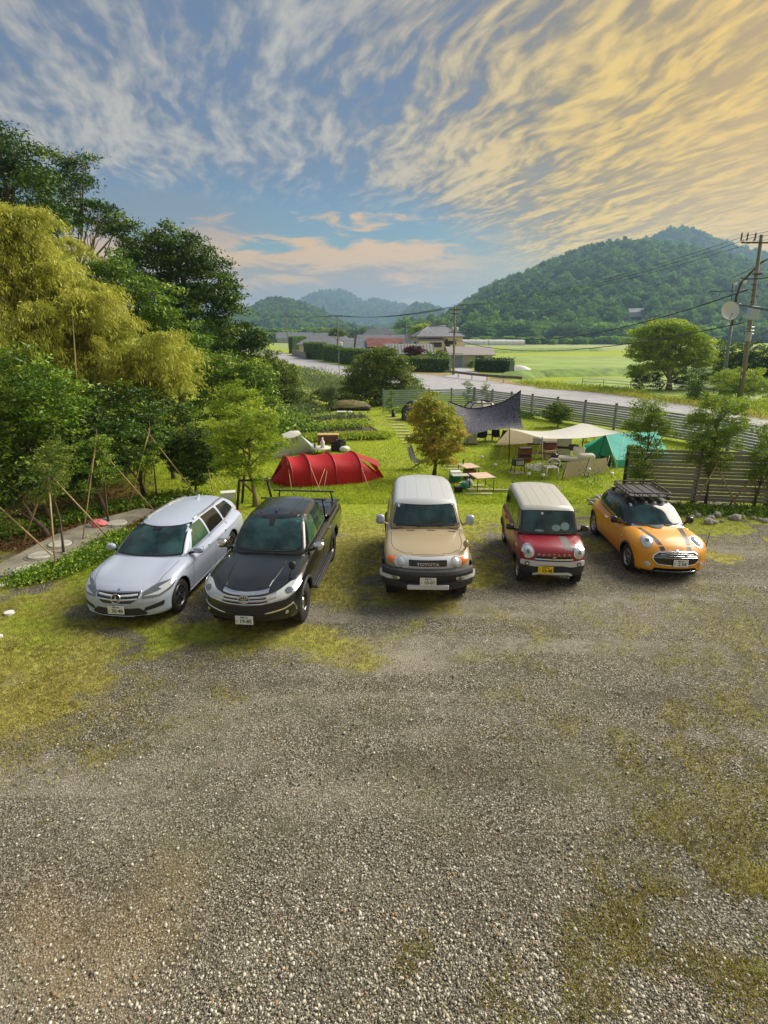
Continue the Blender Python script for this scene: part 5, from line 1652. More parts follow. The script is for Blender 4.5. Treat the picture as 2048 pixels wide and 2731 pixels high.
mb.build('badge_wings', M_CHROME, wb_)
c.plate(.04, .06, .485, '2 54', M_PGREEN, tilt=.1, top_l='横浜 302', kana='た')
c.mirror(-1.55, .93, 1.0, M_GLOSSB, (0.15, 0.17, 0.19))
c.wiper([(-.55, .965), (-.2, .958), (.15, .965)]); c.wiper([(.55, .965), (.35, .958), (.18, .965)])
c.wheels(5, .20, .20, M_ALLOY)
c.arc_flare(M_BLKP, .045, .012)
# roof basket on two bars
bk = obj('roof_basket', None, c.root, (-2.42, .0, 1.41))
mb = MB()
for x in (-.42, .42): mb.bbox((x, 0, .06), (.06, 1.16, .03), .008)
for x in (-.42, .42):
    for sg in (1, -1): mb.bbox((x, sg * .54, .02), (.09, .07, .10), .012)
mb.build('cross_bar', M_BLKP, bk)
mb = MB()
for z_ in (.11, .20): mb.path([(-.56, -.50, z_), (.56, -.50, z_), (.62, -.44, z_), (.62, .44, z_), (.56, .50, z_), (-.56, .50, z_), (-.62, .44, z_), (-.62, -.44, z_), (-.56, -.50, z_)], .014 if z_ < .2 else .018, 6)
for k in range(6):
    for sg in (1, -1): mb.path([(-.5 + .2 * k, sg * .50, .11), (-.5 + .2 * k, sg * .50, .20)], .010, 5)
for k in range(5):
    for sg in (1, -1): mb.path([(sg * .62, -.4 + .2 * k, .11), (sg * .62, -.4 + .2 * k, .20)], .010, 5)
mb.build('basket_rim', M_BLKP, bk)
for k in range(4):
    mb = MB(); mb.bbox((0, -.36 + .24 * k, .105), (1.2, .21, .018), .004); mb.build('basket_slat', M_BLKP, bk)
mb = MB(); mb.path([(-1.2, .78, .95), (-1.25, .80, 1.35)], .006, 5); mb.path([(-.18, -.0, .78), (-.18, 0, .78)], .001, 4)
mb = MB(); mb.path([(-.42, .80, .70), (-.42, .83, 1.05)], .007, 5); mb.ball((-.42, .83, 1.06), .014, 6, 5); mb.build('corner_pole', M_BLKP, c.root)

# ================================================================== WOOD AT THE LEFT
LF_DARK = leafmat('dark_leaves', L(30, 56, 15), L(80, 114, 30), 0.16, 0.45, L(132, 158, 52))
LF_MID = leafmat('mid_green_leaves', L(46, 84, 16), L(120, 156, 38), 0.2, 0.45, L(168, 190, 62))
LF_BRIGHT = leafmat('bright_leaves', L(100, 136, 28), L(178, 198, 60), 0.4, 0.45, L(204, 212, 86))
LF_BAMB = leafmat('bamboo_leaves', L(104, 116, 26), L(216, 218, 90), 0.35, 0.5, L(196, 190, 78))
LF_BROWN = leafmat('coppery_leaves', L(116, 128, 36), L(206, 204, 78), 0.45, 0.5, L(214, 170, 90))
LF_OLIVE = leafmat('olive_leaves', L(60, 88, 26), L(130, 150, 54), 0.22, 0.5, L(150, 156, 66))
LF_RED = leafmat('maroon_leaves', L(58, 18, 22), L(112, 40, 42), 0.3, 0.5)
LF_GREY = leafmat('grey_green_leaves', L(78, 98, 58), L(136, 152, 96), 0.3, 0.5)


def base_under(px, Yw):
    x = V(px, 1000, Yw)
    d = ray(px, 1000)
    return Vector((d.x / d.y * Yw, Yw, 0))


GW = 'trees of the wood at the left'
tree('tall_tree', 'tallest dark feathery tree at the left edge, its crown cut by the frame', 'tree', base_under(40, 30),
     [pl(-70, 400, 85, 30), pl(0, 380, 70, 30), pl(45, 430, 75, 30, .6), pl(95, 480, 60, 30), pl(20, 520, 90, 30, 1), pl(110, 560, 62, 30), pl(70, 600, 70, 30, 1), pl(-80, 560, 110, 30), pl(150, 600, 34, 30)],
     LF_DARK, GW, tr=.30, leaf=.26, cl=.8, n_per=24, density=1.15, flat=.75, follow=False, aspect=.4, droop=.25, limbs=7)
tree('tall_tree', 'tall airy tree with layered boughs and bare pale trunk against the sky', 'tree', base_under(172, 33),
     [pl(178, 440, 44, 33), pl(225, 425, 26, 33), pl(150, 480, 36, 33, .5), pl(215, 490, 38, 33), pl(170, 530, 44, 33, 1), pl(250, 550, 34, 33), pl(290, 570, 34, 33), pl(340, 598, 26, 33),
      pl(265, 600, 40, 33), pl(310, 620, 30, 33), pl(120, 560, 46, 33), pl(365, 610, 20, 33), pl(215, 585, 36, 33)],
     LF_DARK, GW, tr=.16, leaf=.21, cl=.6, n_per=20, density=1.15, flat=.55, aspect=.45, bark=M_BARKP, limbs=12)
tree('broad_tree', 'large rounded dark tree whose crown leans over toward the valley', 'tree', base_under(470, 34),
     [pl(400, 690, 70, 34), pl(450, 650, 50, 34), pl(510, 680, 58, 34), pl(560, 700, 42, 34), pl(475, 740, 80, 34, 1), pl(560, 760, 62, 34), pl(600, 790, 44, 34), pl(630, 820, 30, 34), pl(520, 830, 76, 34), pl(590, 870, 50, 34, 1), pl(440, 830, 70, 34, 1), pl(330, 700, 46, 34), pl(345, 660, 30, 34), pl(400, 640, 26, 34)],
     LF_DARK, GW, tr=.3, leaf=.22, cl=.66, n_per=24, density=1.5, flat=.85)
tree('broad_tree', 'low dark tree with a drooping skirt beside the far road', 'tree', base_under(650, 42),
     [pl(600, 900, 50, 42), pl(655, 890, 36, 42), pl(685, 905, 26, 42), pl(640, 930, 52, 42, 1), pl(570, 940, 60, 42), pl(690, 925, 18, 42)],
     LF_DARK, GW, tr=.2, leaf=.26, cl=.6, n_per=18, density=1.3, flat=.7)
tree('broad_tree', 'mid green tree standing between the bamboo and the broad dark tree', 'tree', base_under(380, 30),
     [pl(300, 760, 60, 30), pl(360, 780, 62, 30), pl(420, 800, 60, 30), pl(300, 700, 40, 30), pl(450, 870, 60, 30), pl(480, 930, 60, 30), pl(390, 860, 60, 30, 1), pl(250, 720, 40, 30), pl(530, 930, 40, 30)],
     LF_MID, GW, tr=.22, leaf=.22, cl=.55, n_per=18, density=1.25, flat=.8)
tree('broad_tree', 'mid green bushy tree behind the staked round tree', 'tree', base_under(640, 32),
     [pl(560, 990, 52, 32), pl(620, 985, 52, 32), pl(680, 1000, 46, 32), pl(600, 1050, 60, 32), pl(680, 1060, 54, 32), pl(710, 1100, 34, 32), pl(540, 1070, 60, 32, 1), pl(630, 1110, 60, 32, 1)],
     LF_MID, GW, tr=.18, leaf=.20, cl=.5, n_per=18, density=1.35, flat=.85)
# bare tree showing behind the bamboo
mb = MB(); b0 = base_under(232, 31); tp = V(240, 690, 31)
mb.path([b0, tp], [.12, .05], 6)
for (px, py) in ((205, 600), (225, 580), (250, 590), (275, 600), (290, 625), (215, 620), (265, 575)):
    e = V(px, py, 31 + random.uniform(-.6, .6)); mb.path([tp, tp.lerp(e, .5) + Vector((0, 0, .3)), e], [.03, .018, .006], 5)
t = thing('bare_tree', 'bare grey leafless tree showing between the bamboo and the airy tree', 'tree', b0)
mb.build('branches', M_BARKP, t, b0)


# ---- bamboo: arching plumes
def bamboo(px0, py0, px1, py1, Yw, label, n=9, spread=60, leafm=LF_BAMB):
    """clump rising from below and arching over to (px1,py1)"""
    py1 -= 22
    base = base_under(px0, Yw)
    t = thing('bamboo_clump', label, 'bamboo', base, 0, 'bamboo clumps in the left wood')
    mb = MB(); P = []; D = []; T = []
    for k in range(n):
        bx = base + Vector((random.uniform(-1.0, 1.0), random.uniform(-1.2, 1.2), 0))
        tip = V(px1 + random.uniform(-spread, spread), py1 + random.uniform(-spread, spread) * 1.0, Yw + random.uniform(-1.5, 1.5))
        h = tip.z
        top = Vector((bx.x * .45 + tip.x * .55, bx.y * .45 + tip.y * .55, h * 1.10))
        pts = []
        for i in range(13):
            s_ = i / 12
            p = bx * (1 - s_) ** 2 + (Vector((bx.x, bx.y, h * 1.0)) * .5 + top * .5) * 2 * s_ * (1 - s_) + tip * s_ ** 2
            pts.append(p)
        mb.path(pts, [.045 * (1 - .8 * i / 12) for i in range(13)], 5)
        for i in range(3, 13):
            for q_ in range(7):
                th_ = rng.uniform(0, 2 * PI); ln = rng.uniform(.5, 1.25); m_ = 62
                sdir = np.array([math.cos(th_), math.sin(th_), 0])
                u_ = rng.uniform(0, 1, m_)[:, None]
                z0_ = rng.uniform(.0, .45)
                p = np.array(pts[i]) + sdir * u_ * ln + np.array([0, 0, 1]) * (z0_ * u_ * 1.4 - .75 * ln * u_ ** 2) + rng.normal(size=(m_, 3)) * np.array([.085, .085, .06])
                dd_ = sdir * (.8 - .3 * u_) + np.array([0, 0, -1]) * (u_ * 1.1) + rng.normal(size=(m_, 3)) * .35
                P.append(p); D.append(dd_)
                t0_ = rng.uniform(0, .6, 2); T.append(np.clip(t0_ + rng.uniform(0, .4, (m_, 2)), 0, 1))
    vs_, f, tt = leaves_arrays(np.concatenate(P), .125, .34, .0, .3, np.concatenate(T), dirs=np.concatenate(D), tri=True)
    obj('crown', fast_mesh('bamboo_crown', vs_ - np.array(base), f, leafm, False, {'tint': tt}), t)
    mb.build('culms', mat('bamboo_cane', L(150, 146, 92), .5), t, base)
    return t


for a in ((20, 1050, 40, 650, 21, 'yellow green bamboo clump cut by the left edge of the frame'),
          (120, 1050, 130, 760, 22, 'tall yellow bamboo clump in front of the tallest dark tree'),
          (190, 1080, 215, 850, 21, 'golden bamboo clump in the middle of the thicket'),
          (240, 1080, 300, 860, 22.5, 'golden bamboo clump arching right below the bare tree'),
          (300, 1100, 400, 960, 21.5, 'yellow bamboo clump leaning furthest toward the cars'),
          (100, 1100, 90, 900, 20, 'shaded lower bamboo clump above the dark leafy shrubs'),
          (320, 1120, 460, 1010, 22.5, 'small pale bamboo clump at the right end of the thicket'),
          (30, 1040, 150, 690, 24, 'pale bamboo clump standing behind the rest')):
    bamboo(*a, n=9, spread=78)
# a few bare canes poking out
t = thing('bamboo_cane', 'single bare pale bamboo cane standing out of the thicket', 'bamboo', base_under(200, 19.5))
mb = MB(); mb.path([base_under(208, 19.5), V(203, 1000, 19.5), V(192, 820, 19.5)], [.03, .025, .012], 6); mb.build('cane', mat('dry_cane', L(176, 158, 112), .6), t, t.location)

# dark glossy shrubs in front of the bamboo
GS = 'dark leafy shrubs at the foot of the wood'
for lab, bx, Yw, lob, lm in (
        ('large dark glossy shrub with bright tips at the left frame edge', 60, 15.5, [(-40, 1010, 80), (60, 980, 60), (130, 1020, 60), (180, 1060, 50), (20, 1080, 90), (120, 1120, 80), (-60, 1180, 110), (60, 1200, 90)], LF_MID),
        ('dark spreading shrub behind the leftmost stake tripod', 220, 16.5, [(200, 1120, 66), (270, 1150, 60), (150, 1180, 70), (240, 1220, 70), (320, 1180, 50), (190, 1270, 60)], LF_DARK),
        ('dark green shrub with arching leafy sprays above the stakes', 340, 18.5, [(300, 1070, 55), (360, 1090, 55), (330, 1140, 60), (400, 1130, 44), (380, 1190, 56), (300, 1200, 60)], LF_DARK),
        ('low shadowed shrub at the left edge over the leaf litter', 40, 14.5, [(-20, 1270, 70), (60, 1250, 55), (110, 1290, 36), (0, 1340, 50)], LF_DARK),
        ('green shrub in the gap left of the round staked tree', 430, 21, [(410, 1090, 50), (450, 1140, 50), (420, 1190, 46), (480, 1100, 40)], LF_DARK)):
    tree('leafy_shrub', lab, 'shrub', base_under(bx, Yw), [pl(*l[:3], Yw, random.uniform(-.5, .5)) for l in lob], lm, GS, tr=.08, leaf=.17, cl=.36, n_per=18, density=1.2, aspect=.36, droop=.25, limbs=5)


# ---- planted trees on the lawn
def stakes(name, label, base, n=3, r=.9, h=1.9, m=None, lean_in=1.0, rad=.028, start=0.3, joint=.92):
    t = thing(name, label, 'tree stakes', base, 0, 'tree stakes')
    for k in range(n):
        a = start + 2 * PI * k / n
        mb = MB(); mb.path([(math.cos(a) * r, math.sin(a) * r, 0), (math.cos(a) * r * (1 - lean_in) - math.cos(a) * .10, math.sin(a) * r * (1 - lean_in) - math.sin(a) * .10, h)], rad, 6)
        mb.build('stake', m or M_STAKE, t)
    return t


M_STAKE = mat('stake_wood', L(168, 148, 106), .8, var=.2, vs_=6)
M_STAKED = mat('dark_stake_wood', L(62, 52, 40), .8, var=.2, vs_=6)

b = G(682, 1350)
tree('young_tree', 'bright green layered tree held by a dark wooden stake frame behind the black pickup', 'tree', b,
     [pl(590, 1155, 44, b.y), pl(640, 1130, 46, b.y), pl(690, 1125, 44, b.y), pl(730, 1140, 34, b.y), pl(610, 1200, 44, b.y), pl(670, 1190, 54, b.y), pl(725, 1190, 42, b.y), pl(600, 1245, 34, b.y), pl(690, 1265, 26, b.y), pl(640, 1170, 50, b.y, .6), pl(640, 1240, 30, b.y)],
     LF_BRIGHT, 'young trees on the lawn', tr=.085, leaf=.12, cl=.24, n_per=16, density=.85, aspect=.4, droop=.3, bark=M_BARKP, limbs=9)
t = thing('tree_support', 'dark post and rail stake frame round the trunk behind the black pickup', 'tree stakes', b, 0, 'tree stakes')
for (dx, dy) in ((-.42, .3), (-.42, -.35), (.45, .1)):
    mb = MB(); mb.path([(dx * 1.25, dy, 0), (dx * .9, dy, .95)], .045, 7); mb.build('stake', M_STAKED, t)
mb = MB(); mb.path([(-.5, 0, .88), (.5, .05, .88)], .035, 6); mb.build('rail', M_STAKED, t)
b2 = G(628, 1225)
tree('young_tree', 'bright light green tree with a rounded top showing above the layered tree', 'tree', b2,
     [pl(640, 1040, 30, b2.y), pl(610, 1065, 34, b2.y), pl(655, 1070, 36, b2.y), pl(590, 1085, 26, b2.y), pl(675, 1090, 24, b2.y), pl(630, 1100, 36, b2.y)],
     LF_BRIGHT, 'young trees on the lawn', tr=.07, leaf=.14, cl=.28, n_per=16, density=.9, aspect=.4, droop=.35, limbs=5)
b3 = G(522, 1318)
tree('round_shrub', 'dense dark green round headed small tree beyond the white estate car', 'tree', b3,
     [pl(480, 1180, 34, b3.y), pl(520, 1165, 40, b3.y), pl(550, 1190, 34, b3.y), pl(510, 1215, 54, b3.y), pl(470, 1225, 34, b3.y), pl(560, 1230, 30, b3.y), pl(520, 1255, 40, b3.y)],
     LF_DARK, 'young trees on the lawn', tr=.05, leaf=.075, cl=.18, n_per=18, density=1.5, limbs=6)
b4 = G(1157, 1272); _pl = pl; pl = lambda a, c, r_, Yw, jy=0.0: _pl(1160 + (a - 1160) * .95, c - 6, r_ * .78, Yw, jy)
tree('young_tree', 'coppery green tree with drooping leaves standing behind the beige off road car', 'tree', b4,
     [pl(1150, 1068, 24, b4.y), pl(1130, 1095, 34, b4.y), pl(1170, 1100, 36, b4.y), pl(1110, 1130, 30, b4.y), pl(1160, 1140, 46, b4.y), pl(1205, 1130, 34, b4.y), pl(1225, 1165, 28, b4.y), pl(1120, 1175, 38, b4.y), pl(1180, 1190, 44, b4.y), pl(1215, 1200, 26, b4.y), pl(1140, 1215, 34, b4.y), pl(1190, 1225, 30, b4.y), pl(1110, 1110, 24, b4.y, .5)],
     LF_BROWN, 'young trees on the lawn', tr=.075, leaf=.17, cl=.26, n_per=16, density=1.25, aspect=.34, droop=.9, limbs=9)
pl = _pl
b5 = G(1487, 1140)
tree('round_shrub', 'small round bronze green shrub in front of the long slat fence', 'shrub', b5,
     [pl(1470, 1100, 20, b5.y), pl(1490, 1095, 22, b5.y), pl(1508, 1103, 18, b5.y), pl(1488, 1112, 20, b5.y)],
     LF_OLIVE, None, tr=.04, leaf=.10, cl=.2, n_per=18, density=1.6, limbs=5)
# three staked young trees in front of the wooden fence
LF_SAP = leafmat('sapling_leaves', L(74, 108, 24), L(150, 178, 56), 0.35, 0.45, L(190, 202, 84))
GR = 'staked young trees by the wooden fence'
for lab, bqx, bqy, lob in (
        ('left staked sapling by the wooden fence, behind the orange hatchback', 1712, 1345, [(1700, 1085, 18), (1745, 1080, 26), (1725, 1115, 34), (1765, 1120, 24), (1690, 1140, 26), (1735, 1150, 32), (1780, 1150, 22), (1705, 1190, 26), (1690, 1220, 22), (1750, 1200, 20), (1715, 1250, 22), (1690, 1260, 16)]),
        ('middle and fullest staked sapling by the wooden fence', 1880, 1348, [(1890, 1075, 26), (1930, 1085, 28), (1970, 1095, 24), (1870, 1110, 30), (1915, 1125, 40), (1850, 1135, 26), (1960, 1140, 30), (1890, 1165, 40), (1945, 1175, 30), (1860, 1180, 26), (1900, 1215, 32), (1850, 1220, 20), (1930, 1230, 22), (1985, 1130, 16), (1890, 1255, 18)]),
        ('right staked sapling by the wooden fence, cut by the frame edge', 2010, 1352, [(2040, 1150, 22), (2060, 1180, 32), (2040, 1210, 26), (2070, 1240, 34), (2030, 1250, 20), (2010, 1270, 16), (2050, 1290, 24), (2000, 1220, 10)])):
    b = G(bqx, bqy)
    tree('sapling', lab, 'tree', b, [pl(*l, b.y, random.uniform(-.25, .25)) for l in lob], LF_SAP, GR, tr=.045, leaf=.085, cl=.18, n_per=12, density=1.25, inner=.4, limbs=10)
for lab, px, py, n in (('pale pole stakes leaning on the left sapling', 1712, 1345, 2), ('pale pole stakes leaning on the middle sapling', 1890, 1350, 3), ('pale pole stakes leaning on the right sapling', 2010, 1352, 2)):
    stakes('tree_stakes', lab, G(px, py), n, .85, 1.55, start=-.6 if n == 3 else .0)
# stake tripods along the wood
for lab, px, py, h, r, st in (('stake tripod over the leaf litter at the far left', -5, 1500, 2.0, 1.3, .2), ('tall stake tripod beside the concrete path', 170, 1480, 2.35, 1.25, .9), ('stake tripod behind the roof of the white estate car', 290, 1400, 2.6, 1.45, .5),
                              ('stake tripod left of the round headed tree', 420, 1340, 2.5, 1.4, .2), ('dark low stake pair right of the round headed tree', 560, 1320, 1.3, .9, 1.0)):
    b = G(px, py)
    t = stakes('stake_tripod', lab, b, 3, r, h, start=st, rad=.02)
    if 'pair' in lab: continue
    s_ = thing('staked_sapling', 'thin leafy sapling inside the ' + lab, 'tree', b, 0, 'thin saplings inside the stake tripods')
    mb = MB(); trunk_mb(mb, b, b + Vector((.05, .05, h * 1.1)), .03, .012, 5, .05, 6); mb.build('trunk', M_BARK, s_, b)
    crown('crown', [(b.x + random.uniform(-.4, .4), b.y + random.uniform(-.4, .4), h * random.uniform(.45, 1.15), random.uniform(.2, .38)) for _ in range(9)], LF_MID if px > 200 else LF_OLIVE, s_, b, leaf=.07, cl=.16, n_per=10, density=.8, inner=.4)

# ---- middle distance shrubs
GM = 'bushes beyond the vegetable garden'
for lab, px, py, lob, lm, lf in (
        ('dense dark upright evergreen thicket beside the far road', 1000, 1078, [(935, 1040, 24), (950, 1000, 26), (975, 980, 30), (1010, 965, 32), (1045, 965, 30), (1070, 990, 28), (1085, 1025, 26), (960, 1040, 34), (1000, 1020, 40), (1045, 1030, 40), (1000, 1060, 34), (1060, 1065, 30), (1010, 945, 18), (1030, 940, 14)], LF_OLIVE, .22),
        ('upright yellow green bush at the left of the meadow', 770, 1075, [(720, 960, 26), (745, 990, 30), (770, 1000, 26), (735, 1030, 36), (775, 1035, 30), (790, 1060, 26), (730, 1065, 30), (760, 1068, 26)], LF_OLIVE, .22),
        ('low dark bush between the meadow and the compost heap', 880, 1082, [(830, 1065, 18), (860, 1050, 20), (900, 1055, 20), (925, 1065, 18), (880, 1070, 18)], LF_OLIVE, .2),
        ('bright green bush at the road side right of the thicket', 1110, 1066, [(1095, 1040, 14), (1112, 1030, 16), (1122, 1045, 14), (1105, 1055, 14)], LF_MID, .18)):
    b = G(px, py)
    tree('bush', lab, 'bush', b, [pl(*l, b.y, random.uniform(-.8, .8)) for l in lob], lm, GM, tr=.12, leaf=lf, cl=.5, n_per=16, density=2.0, droop=-.3, limbs=5)
b = G(885, 1098)
tree('small_tree', 'thin roundish small tree in front of the compost heap', 'tree', b, [pl(882, 1035, 14, b.y), pl(890, 1050, 15, b.y), pl(876, 1062, 13, b.y), pl(888, 1075, 12, b.y)], LF_GREY, None, tr=.05, leaf=.12, cl=.25, n_per=14, density=1.2)
for lab, px, py, hp in (('thin sapling in front of the grey fence near its left end', 1047, 1105, 55), ('thin sapling against the far corner of the grey fence', 1112, 1085, 45), ('thin sapling behind the patterned tarp, left', 1247, 1085, 55), ('thin sapling behind the patterned tarp, right', 1295, 1085, 50)):
    b = G(px, py)
    tree('sapling', lab, 'tree', b, [pl(px + random.uniform(-8, 8), py - hp * k, 7 + 3 * random.random(), b.y) for k in (.35, .55, .75, .95, 1.1)], LF_OLIVE, 'thin saplings along the grey fence', tr=.04, leaf=.09, cl=.18, n_per=10, density=.9, limbs=3)
# right side trees across the road
b = G(1783, 1040)
GB = 'trees across the road at the right'
tree('spreading_tree', 'large yellow green spreading tree with a pale forked trunk across the road', 'tree', b,
     [pl(1700, 900, 26, b.y), pl(1740, 880, 32, b.y), pl(1790, 880, 36, b.y), pl(1840, 890, 34, b.y), pl(1870, 920, 30, b.y), pl(1890, 950, 22, b.y), pl(1710, 940, 34, b.y), pl(1760, 920, 40, b.y), pl(1820, 930, 42, b.y), pl(1860, 960, 30, b.y), pl(1705, 985, 24, b.y), pl(1750, 970, 34, b.y), pl(1800, 975, 30, b.y, 1), pl(1760, 870, 20, b.y), pl(1695, 1000, 16, b.y)],
     LF_BRIGHT, GB, tr=.28, leaf=.28, cl=.6, n_per=18, density=1.7, flat=.7, bark=M_BARKP, limbs=10)
for lab, px, py, lob, lm in (
        ('dark round tree behind the leaning pole with the dish', 1930, 1035, [(1920, 940, 30), (1960, 950, 34), (1900, 975, 30), (1950, 990, 36), (1915, 1010, 26)], LF_MID),
        ('dark tree at the right frame edge behind the concrete pole', 2020, 1040, [(2010, 950, 34), (2050, 960, 36), (2090, 970, 40), (2010, 990, 36), (2060, 1000, 40), (1990, 960, 20)], LF_DARK),
        ('pale green bush between the two right hand poles', 1960, 1070, [(1930, 1010, 24), (1965, 1005, 26), (1950, 1040, 26), (1985, 1040, 24), (2020, 1010, 26), (2050, 1035, 26)], LF_BRIGHT),
        ('dark underbrush beneath the spreading tree', 1760, 1040, [(1715, 1010, 20), (1745, 1015, 20), (1820, 1015, 20), (1700, 1030, 14), (1850, 1010, 22), (1870, 1020, 18)], LF_DARK),
        ('bright upright shrub at the road edge left of the leaning pole', 1860, 1068, [(1855, 1000, 14), (1865, 1020, 16), (1850, 1035, 18), (1868, 1045, 18), (1858, 1058, 16)], LF_MID),
        ('yellow green weedy bush at the far right road edge', 2030, 1085, [(2000, 1082, 14), (2030, 1078, 16), (2060, 1085, 16), (1975, 1085, 12)], LF_BRIGHT)):
    b = G(px, py)
    tree('bush' if 'tree' not in lab[:12] else 'broad_tree', lab, 'tree' if 'tree' in lab[:12] else 'bush', b, [pl(*l, b.y, random.uniform(-.6, .6)) for l in lob], lm, GB, tr=.12, leaf=.2, cl=.42, n_per=16, density=1.25, limbs=4)


# ---- hedges and garden plants by the houses
def hedge(label, pts, h, wid, lm, name='hedge'):
    """clipped hedge along ground pixels"""
    P = [G(*p) for p in pts]
    base = P[0].copy()
    t = thing(name, label, 'hedge', base, 0, 'clipped hedges along the road')
    pos = []; core = MB()
    for i in range(len(P) - 1):
        a, c_ = P[i], P[i + 1]; ln = (c_ - a).length; d = (c_ - a).normalized(); s_ = Vector((-d.y, d.x, 0))
        n_ = int(ln * (2 * h + wid) * 75)
        u_ = rng.uniform(0, ln, n_); w_ = rng.uniform(0, 2 * h + wid, n_)
        side = np.where(w_ < h, -wid / 2, np.where(w_ < h + wid, w_ - h - wid / 2, wid / 2))
        zz_ = np.where(w_ < h, w_, np.where(w_ < h + wid, h, 2 * h + wid - w_))
        p = np.array(a)[None, :] + np.array(d)[None, :] * u_[:, None] + np.array(s_)[None, :] * side[:, None]
        p[:, 2] += zz_ + 0
        pos.append(p + rng.normal(size=p.shape) * .09)
        mid = (a + c_) / 2; core.box((mid.x, mid.y, h / 2 - .08), (ln, wid - .2, h - .2), (0, 0, math.atan2(d.y, d.x)))
    pos = np.concatenate(pos); n_ = len(pos)
    tt = np.stack([np.clip(fbm(pos[:, 0] * 1.3, pos[:, 2] * 2 + pos[:, 1], 3, 8) * .9 + rng.uniform(-.25, .25, n_), 0, 1), rng.uniform(0, .8, n_)], 1)
    vs_, f, ti = leaves_arrays(pos, .20, .7, .3, 0, tt)
    obj('foliage', fast_mesh('hedge_foliage', vs_ - np.array(base), f, lm, False, {'tint': ti}), t)
    core.build('inner_growth', mat('hedge_inside', L(40, 62, 20), .95), t, base)
    return t


hedge('clipped hedge left of the two storey house, facing the road', [(1075, 990), (1200, 993)], 2.1, 1.4, LF_MID)
hedge('dark rounded hedge right of the grey garage', [(1272, 990), (1364, 994)], 1.9, 1.8, LF_DARK)
hedge('tall clipped hedge section in the middle of the long row', [(870, 961), (905, 968)], 3.2, 1.3, LF_MID)
hedge('tall clipped hedge section at the right of the long row', [(909, 969), (1050, 984)], 2.8, 1.3, LF_MID)
hedge('tall clipped hedge section left of the gap in the row', [(817, 955), (865, 960)], 3.6, 1.3, LF_MID)
hedge('tallest hedge at the left end of the row above the grey wall', [(776, 943), (815, 941)], 4.8, 1.5, LF_MID)
b = G(1105, 985)
tree('maroon_shrub', 'maroon leaved shrub in the garden of the two storey house', 'shrub', b, [pl(1090, 938, 12, b.y), pl(1105, 934, 14, b.y), pl(1120, 938, 12, b.y), pl(1100, 946, 12, b.y)], LF_RED, None, tr=.1, leaf=.3, cl=.5, n_per=14, density=1.5)
b = G(1125, 955)
tree('broad_tree', 'bright green tree rising behind the two storey house', 'tree', b, [pl(1115, 885, 14, b.y), pl(1130, 878, 16, b.y), pl(1110, 900, 14, b.y), pl(1140, 890, 12, b.y)], LF_BRIGHT, None, tr=.2, leaf=.5, cl=.8, n_per=14, density=1.5)
b = G(903, 955)
tree('pine_tree', 'flat topped pale garden pine rising above the long hedge', 'tree', b, [pl(885, 890, 9, b.y), pl(900, 882, 9, b.y), pl(915, 888, 9, b.y), pl(903, 893, 10, b.y), pl(893, 880, 6, b.y)], LF_GREY, None, tr=.15, leaf=.4, cl=.7, n_per=14, density=1.4, flat=.6)
for lab, px, py, r in (('clipped garden shrub in front of the garage drive', 1150, 985, 9), ('clipped garden shrub beside the garage wall', 1180, 985, 10), ('leafy plant at the corner of the grey garage', 1258, 982, 7)):
    b = G(px, py)
    tree('garden_shrub', lab, 'shrub', b, [pl(px - r / 2, py - 40 if r > 7 else py - 10, r, b.y), pl(px + r / 2, py - 36 if r > 7 else py - 14, r, b.y)], LF_MID, None, tr=.08, leaf=.25, cl=.4, n_per=12, density=1.4)

# ================================================================== HOUSES, WALLS, POLES
M_TILE = mat('grey_roof_tile', L(124, 126, 134), .6, var=.18, vs_=1.2)
M_TILED = mat('dark_roof_tile', L(96, 98, 106), .6, var=.18, vs_=1.2)
M_CREAM = mat('cream_render', L(222, 208, 190), .85, var=.06, vs_=.8)
M_BLUEW = mat('pale_blue_sheet', L(168, 178, 186), .6, var=.08, vs_=.7)
M_GREYW = mat('grey_render', L(178, 176, 172), .85, var=.12, vs_=.6)
M_SHUTTER = mat('shutter_blue_grey', L(126, 142, 154), .5)
M_FRAME = mat('dark_window_frame', L(46, 40, 38), .5)
M_WGL = mat('house_window_glass', (0.03, 0.035, 0.04), .1, spec=.8)
M_REDR = mat('rusty_red_roof', L(134, 84, 76), .7, var=.3, vs_=.9)
M_FILM = mat('white_film', L(206, 206, 204), .5, var=.06, vs_=.5)
M_TIMBER = mat('dark_timber', L(58, 48, 40), .8, var=.2)


def roof_hip(mb, c, w, d, z0, h, ridge, ov=.5):
    """hip roof over a w x d block; ridge = ridge length along x"""
    a, b_ = w / 2 + ov, d / 2 + ov; r_ = ridge / 2
    v_ = [(-a, -b_, z0), (a, -b_, z0), (a, b_, z0), (-a, b_, z0), (-r_, 0, z0 + h), (r_, 0, z0 + h)]
    v_ = [(x + c[0], y + c[1], z) for x, y, z in v_]
    lo = [(x, y, z - .16) for x, y, z in v_[:4]]
    mb.add(v_ + lo, [(0, 1, 5, 4), (1, 2, 5), (2, 3, 4, 5), (3, 0, 4), (6, 7, 1, 0), (7, 8, 2, 1), (8, 9, 3, 2), (9, 6, 0, 3), (9, 8, 7, 6)])


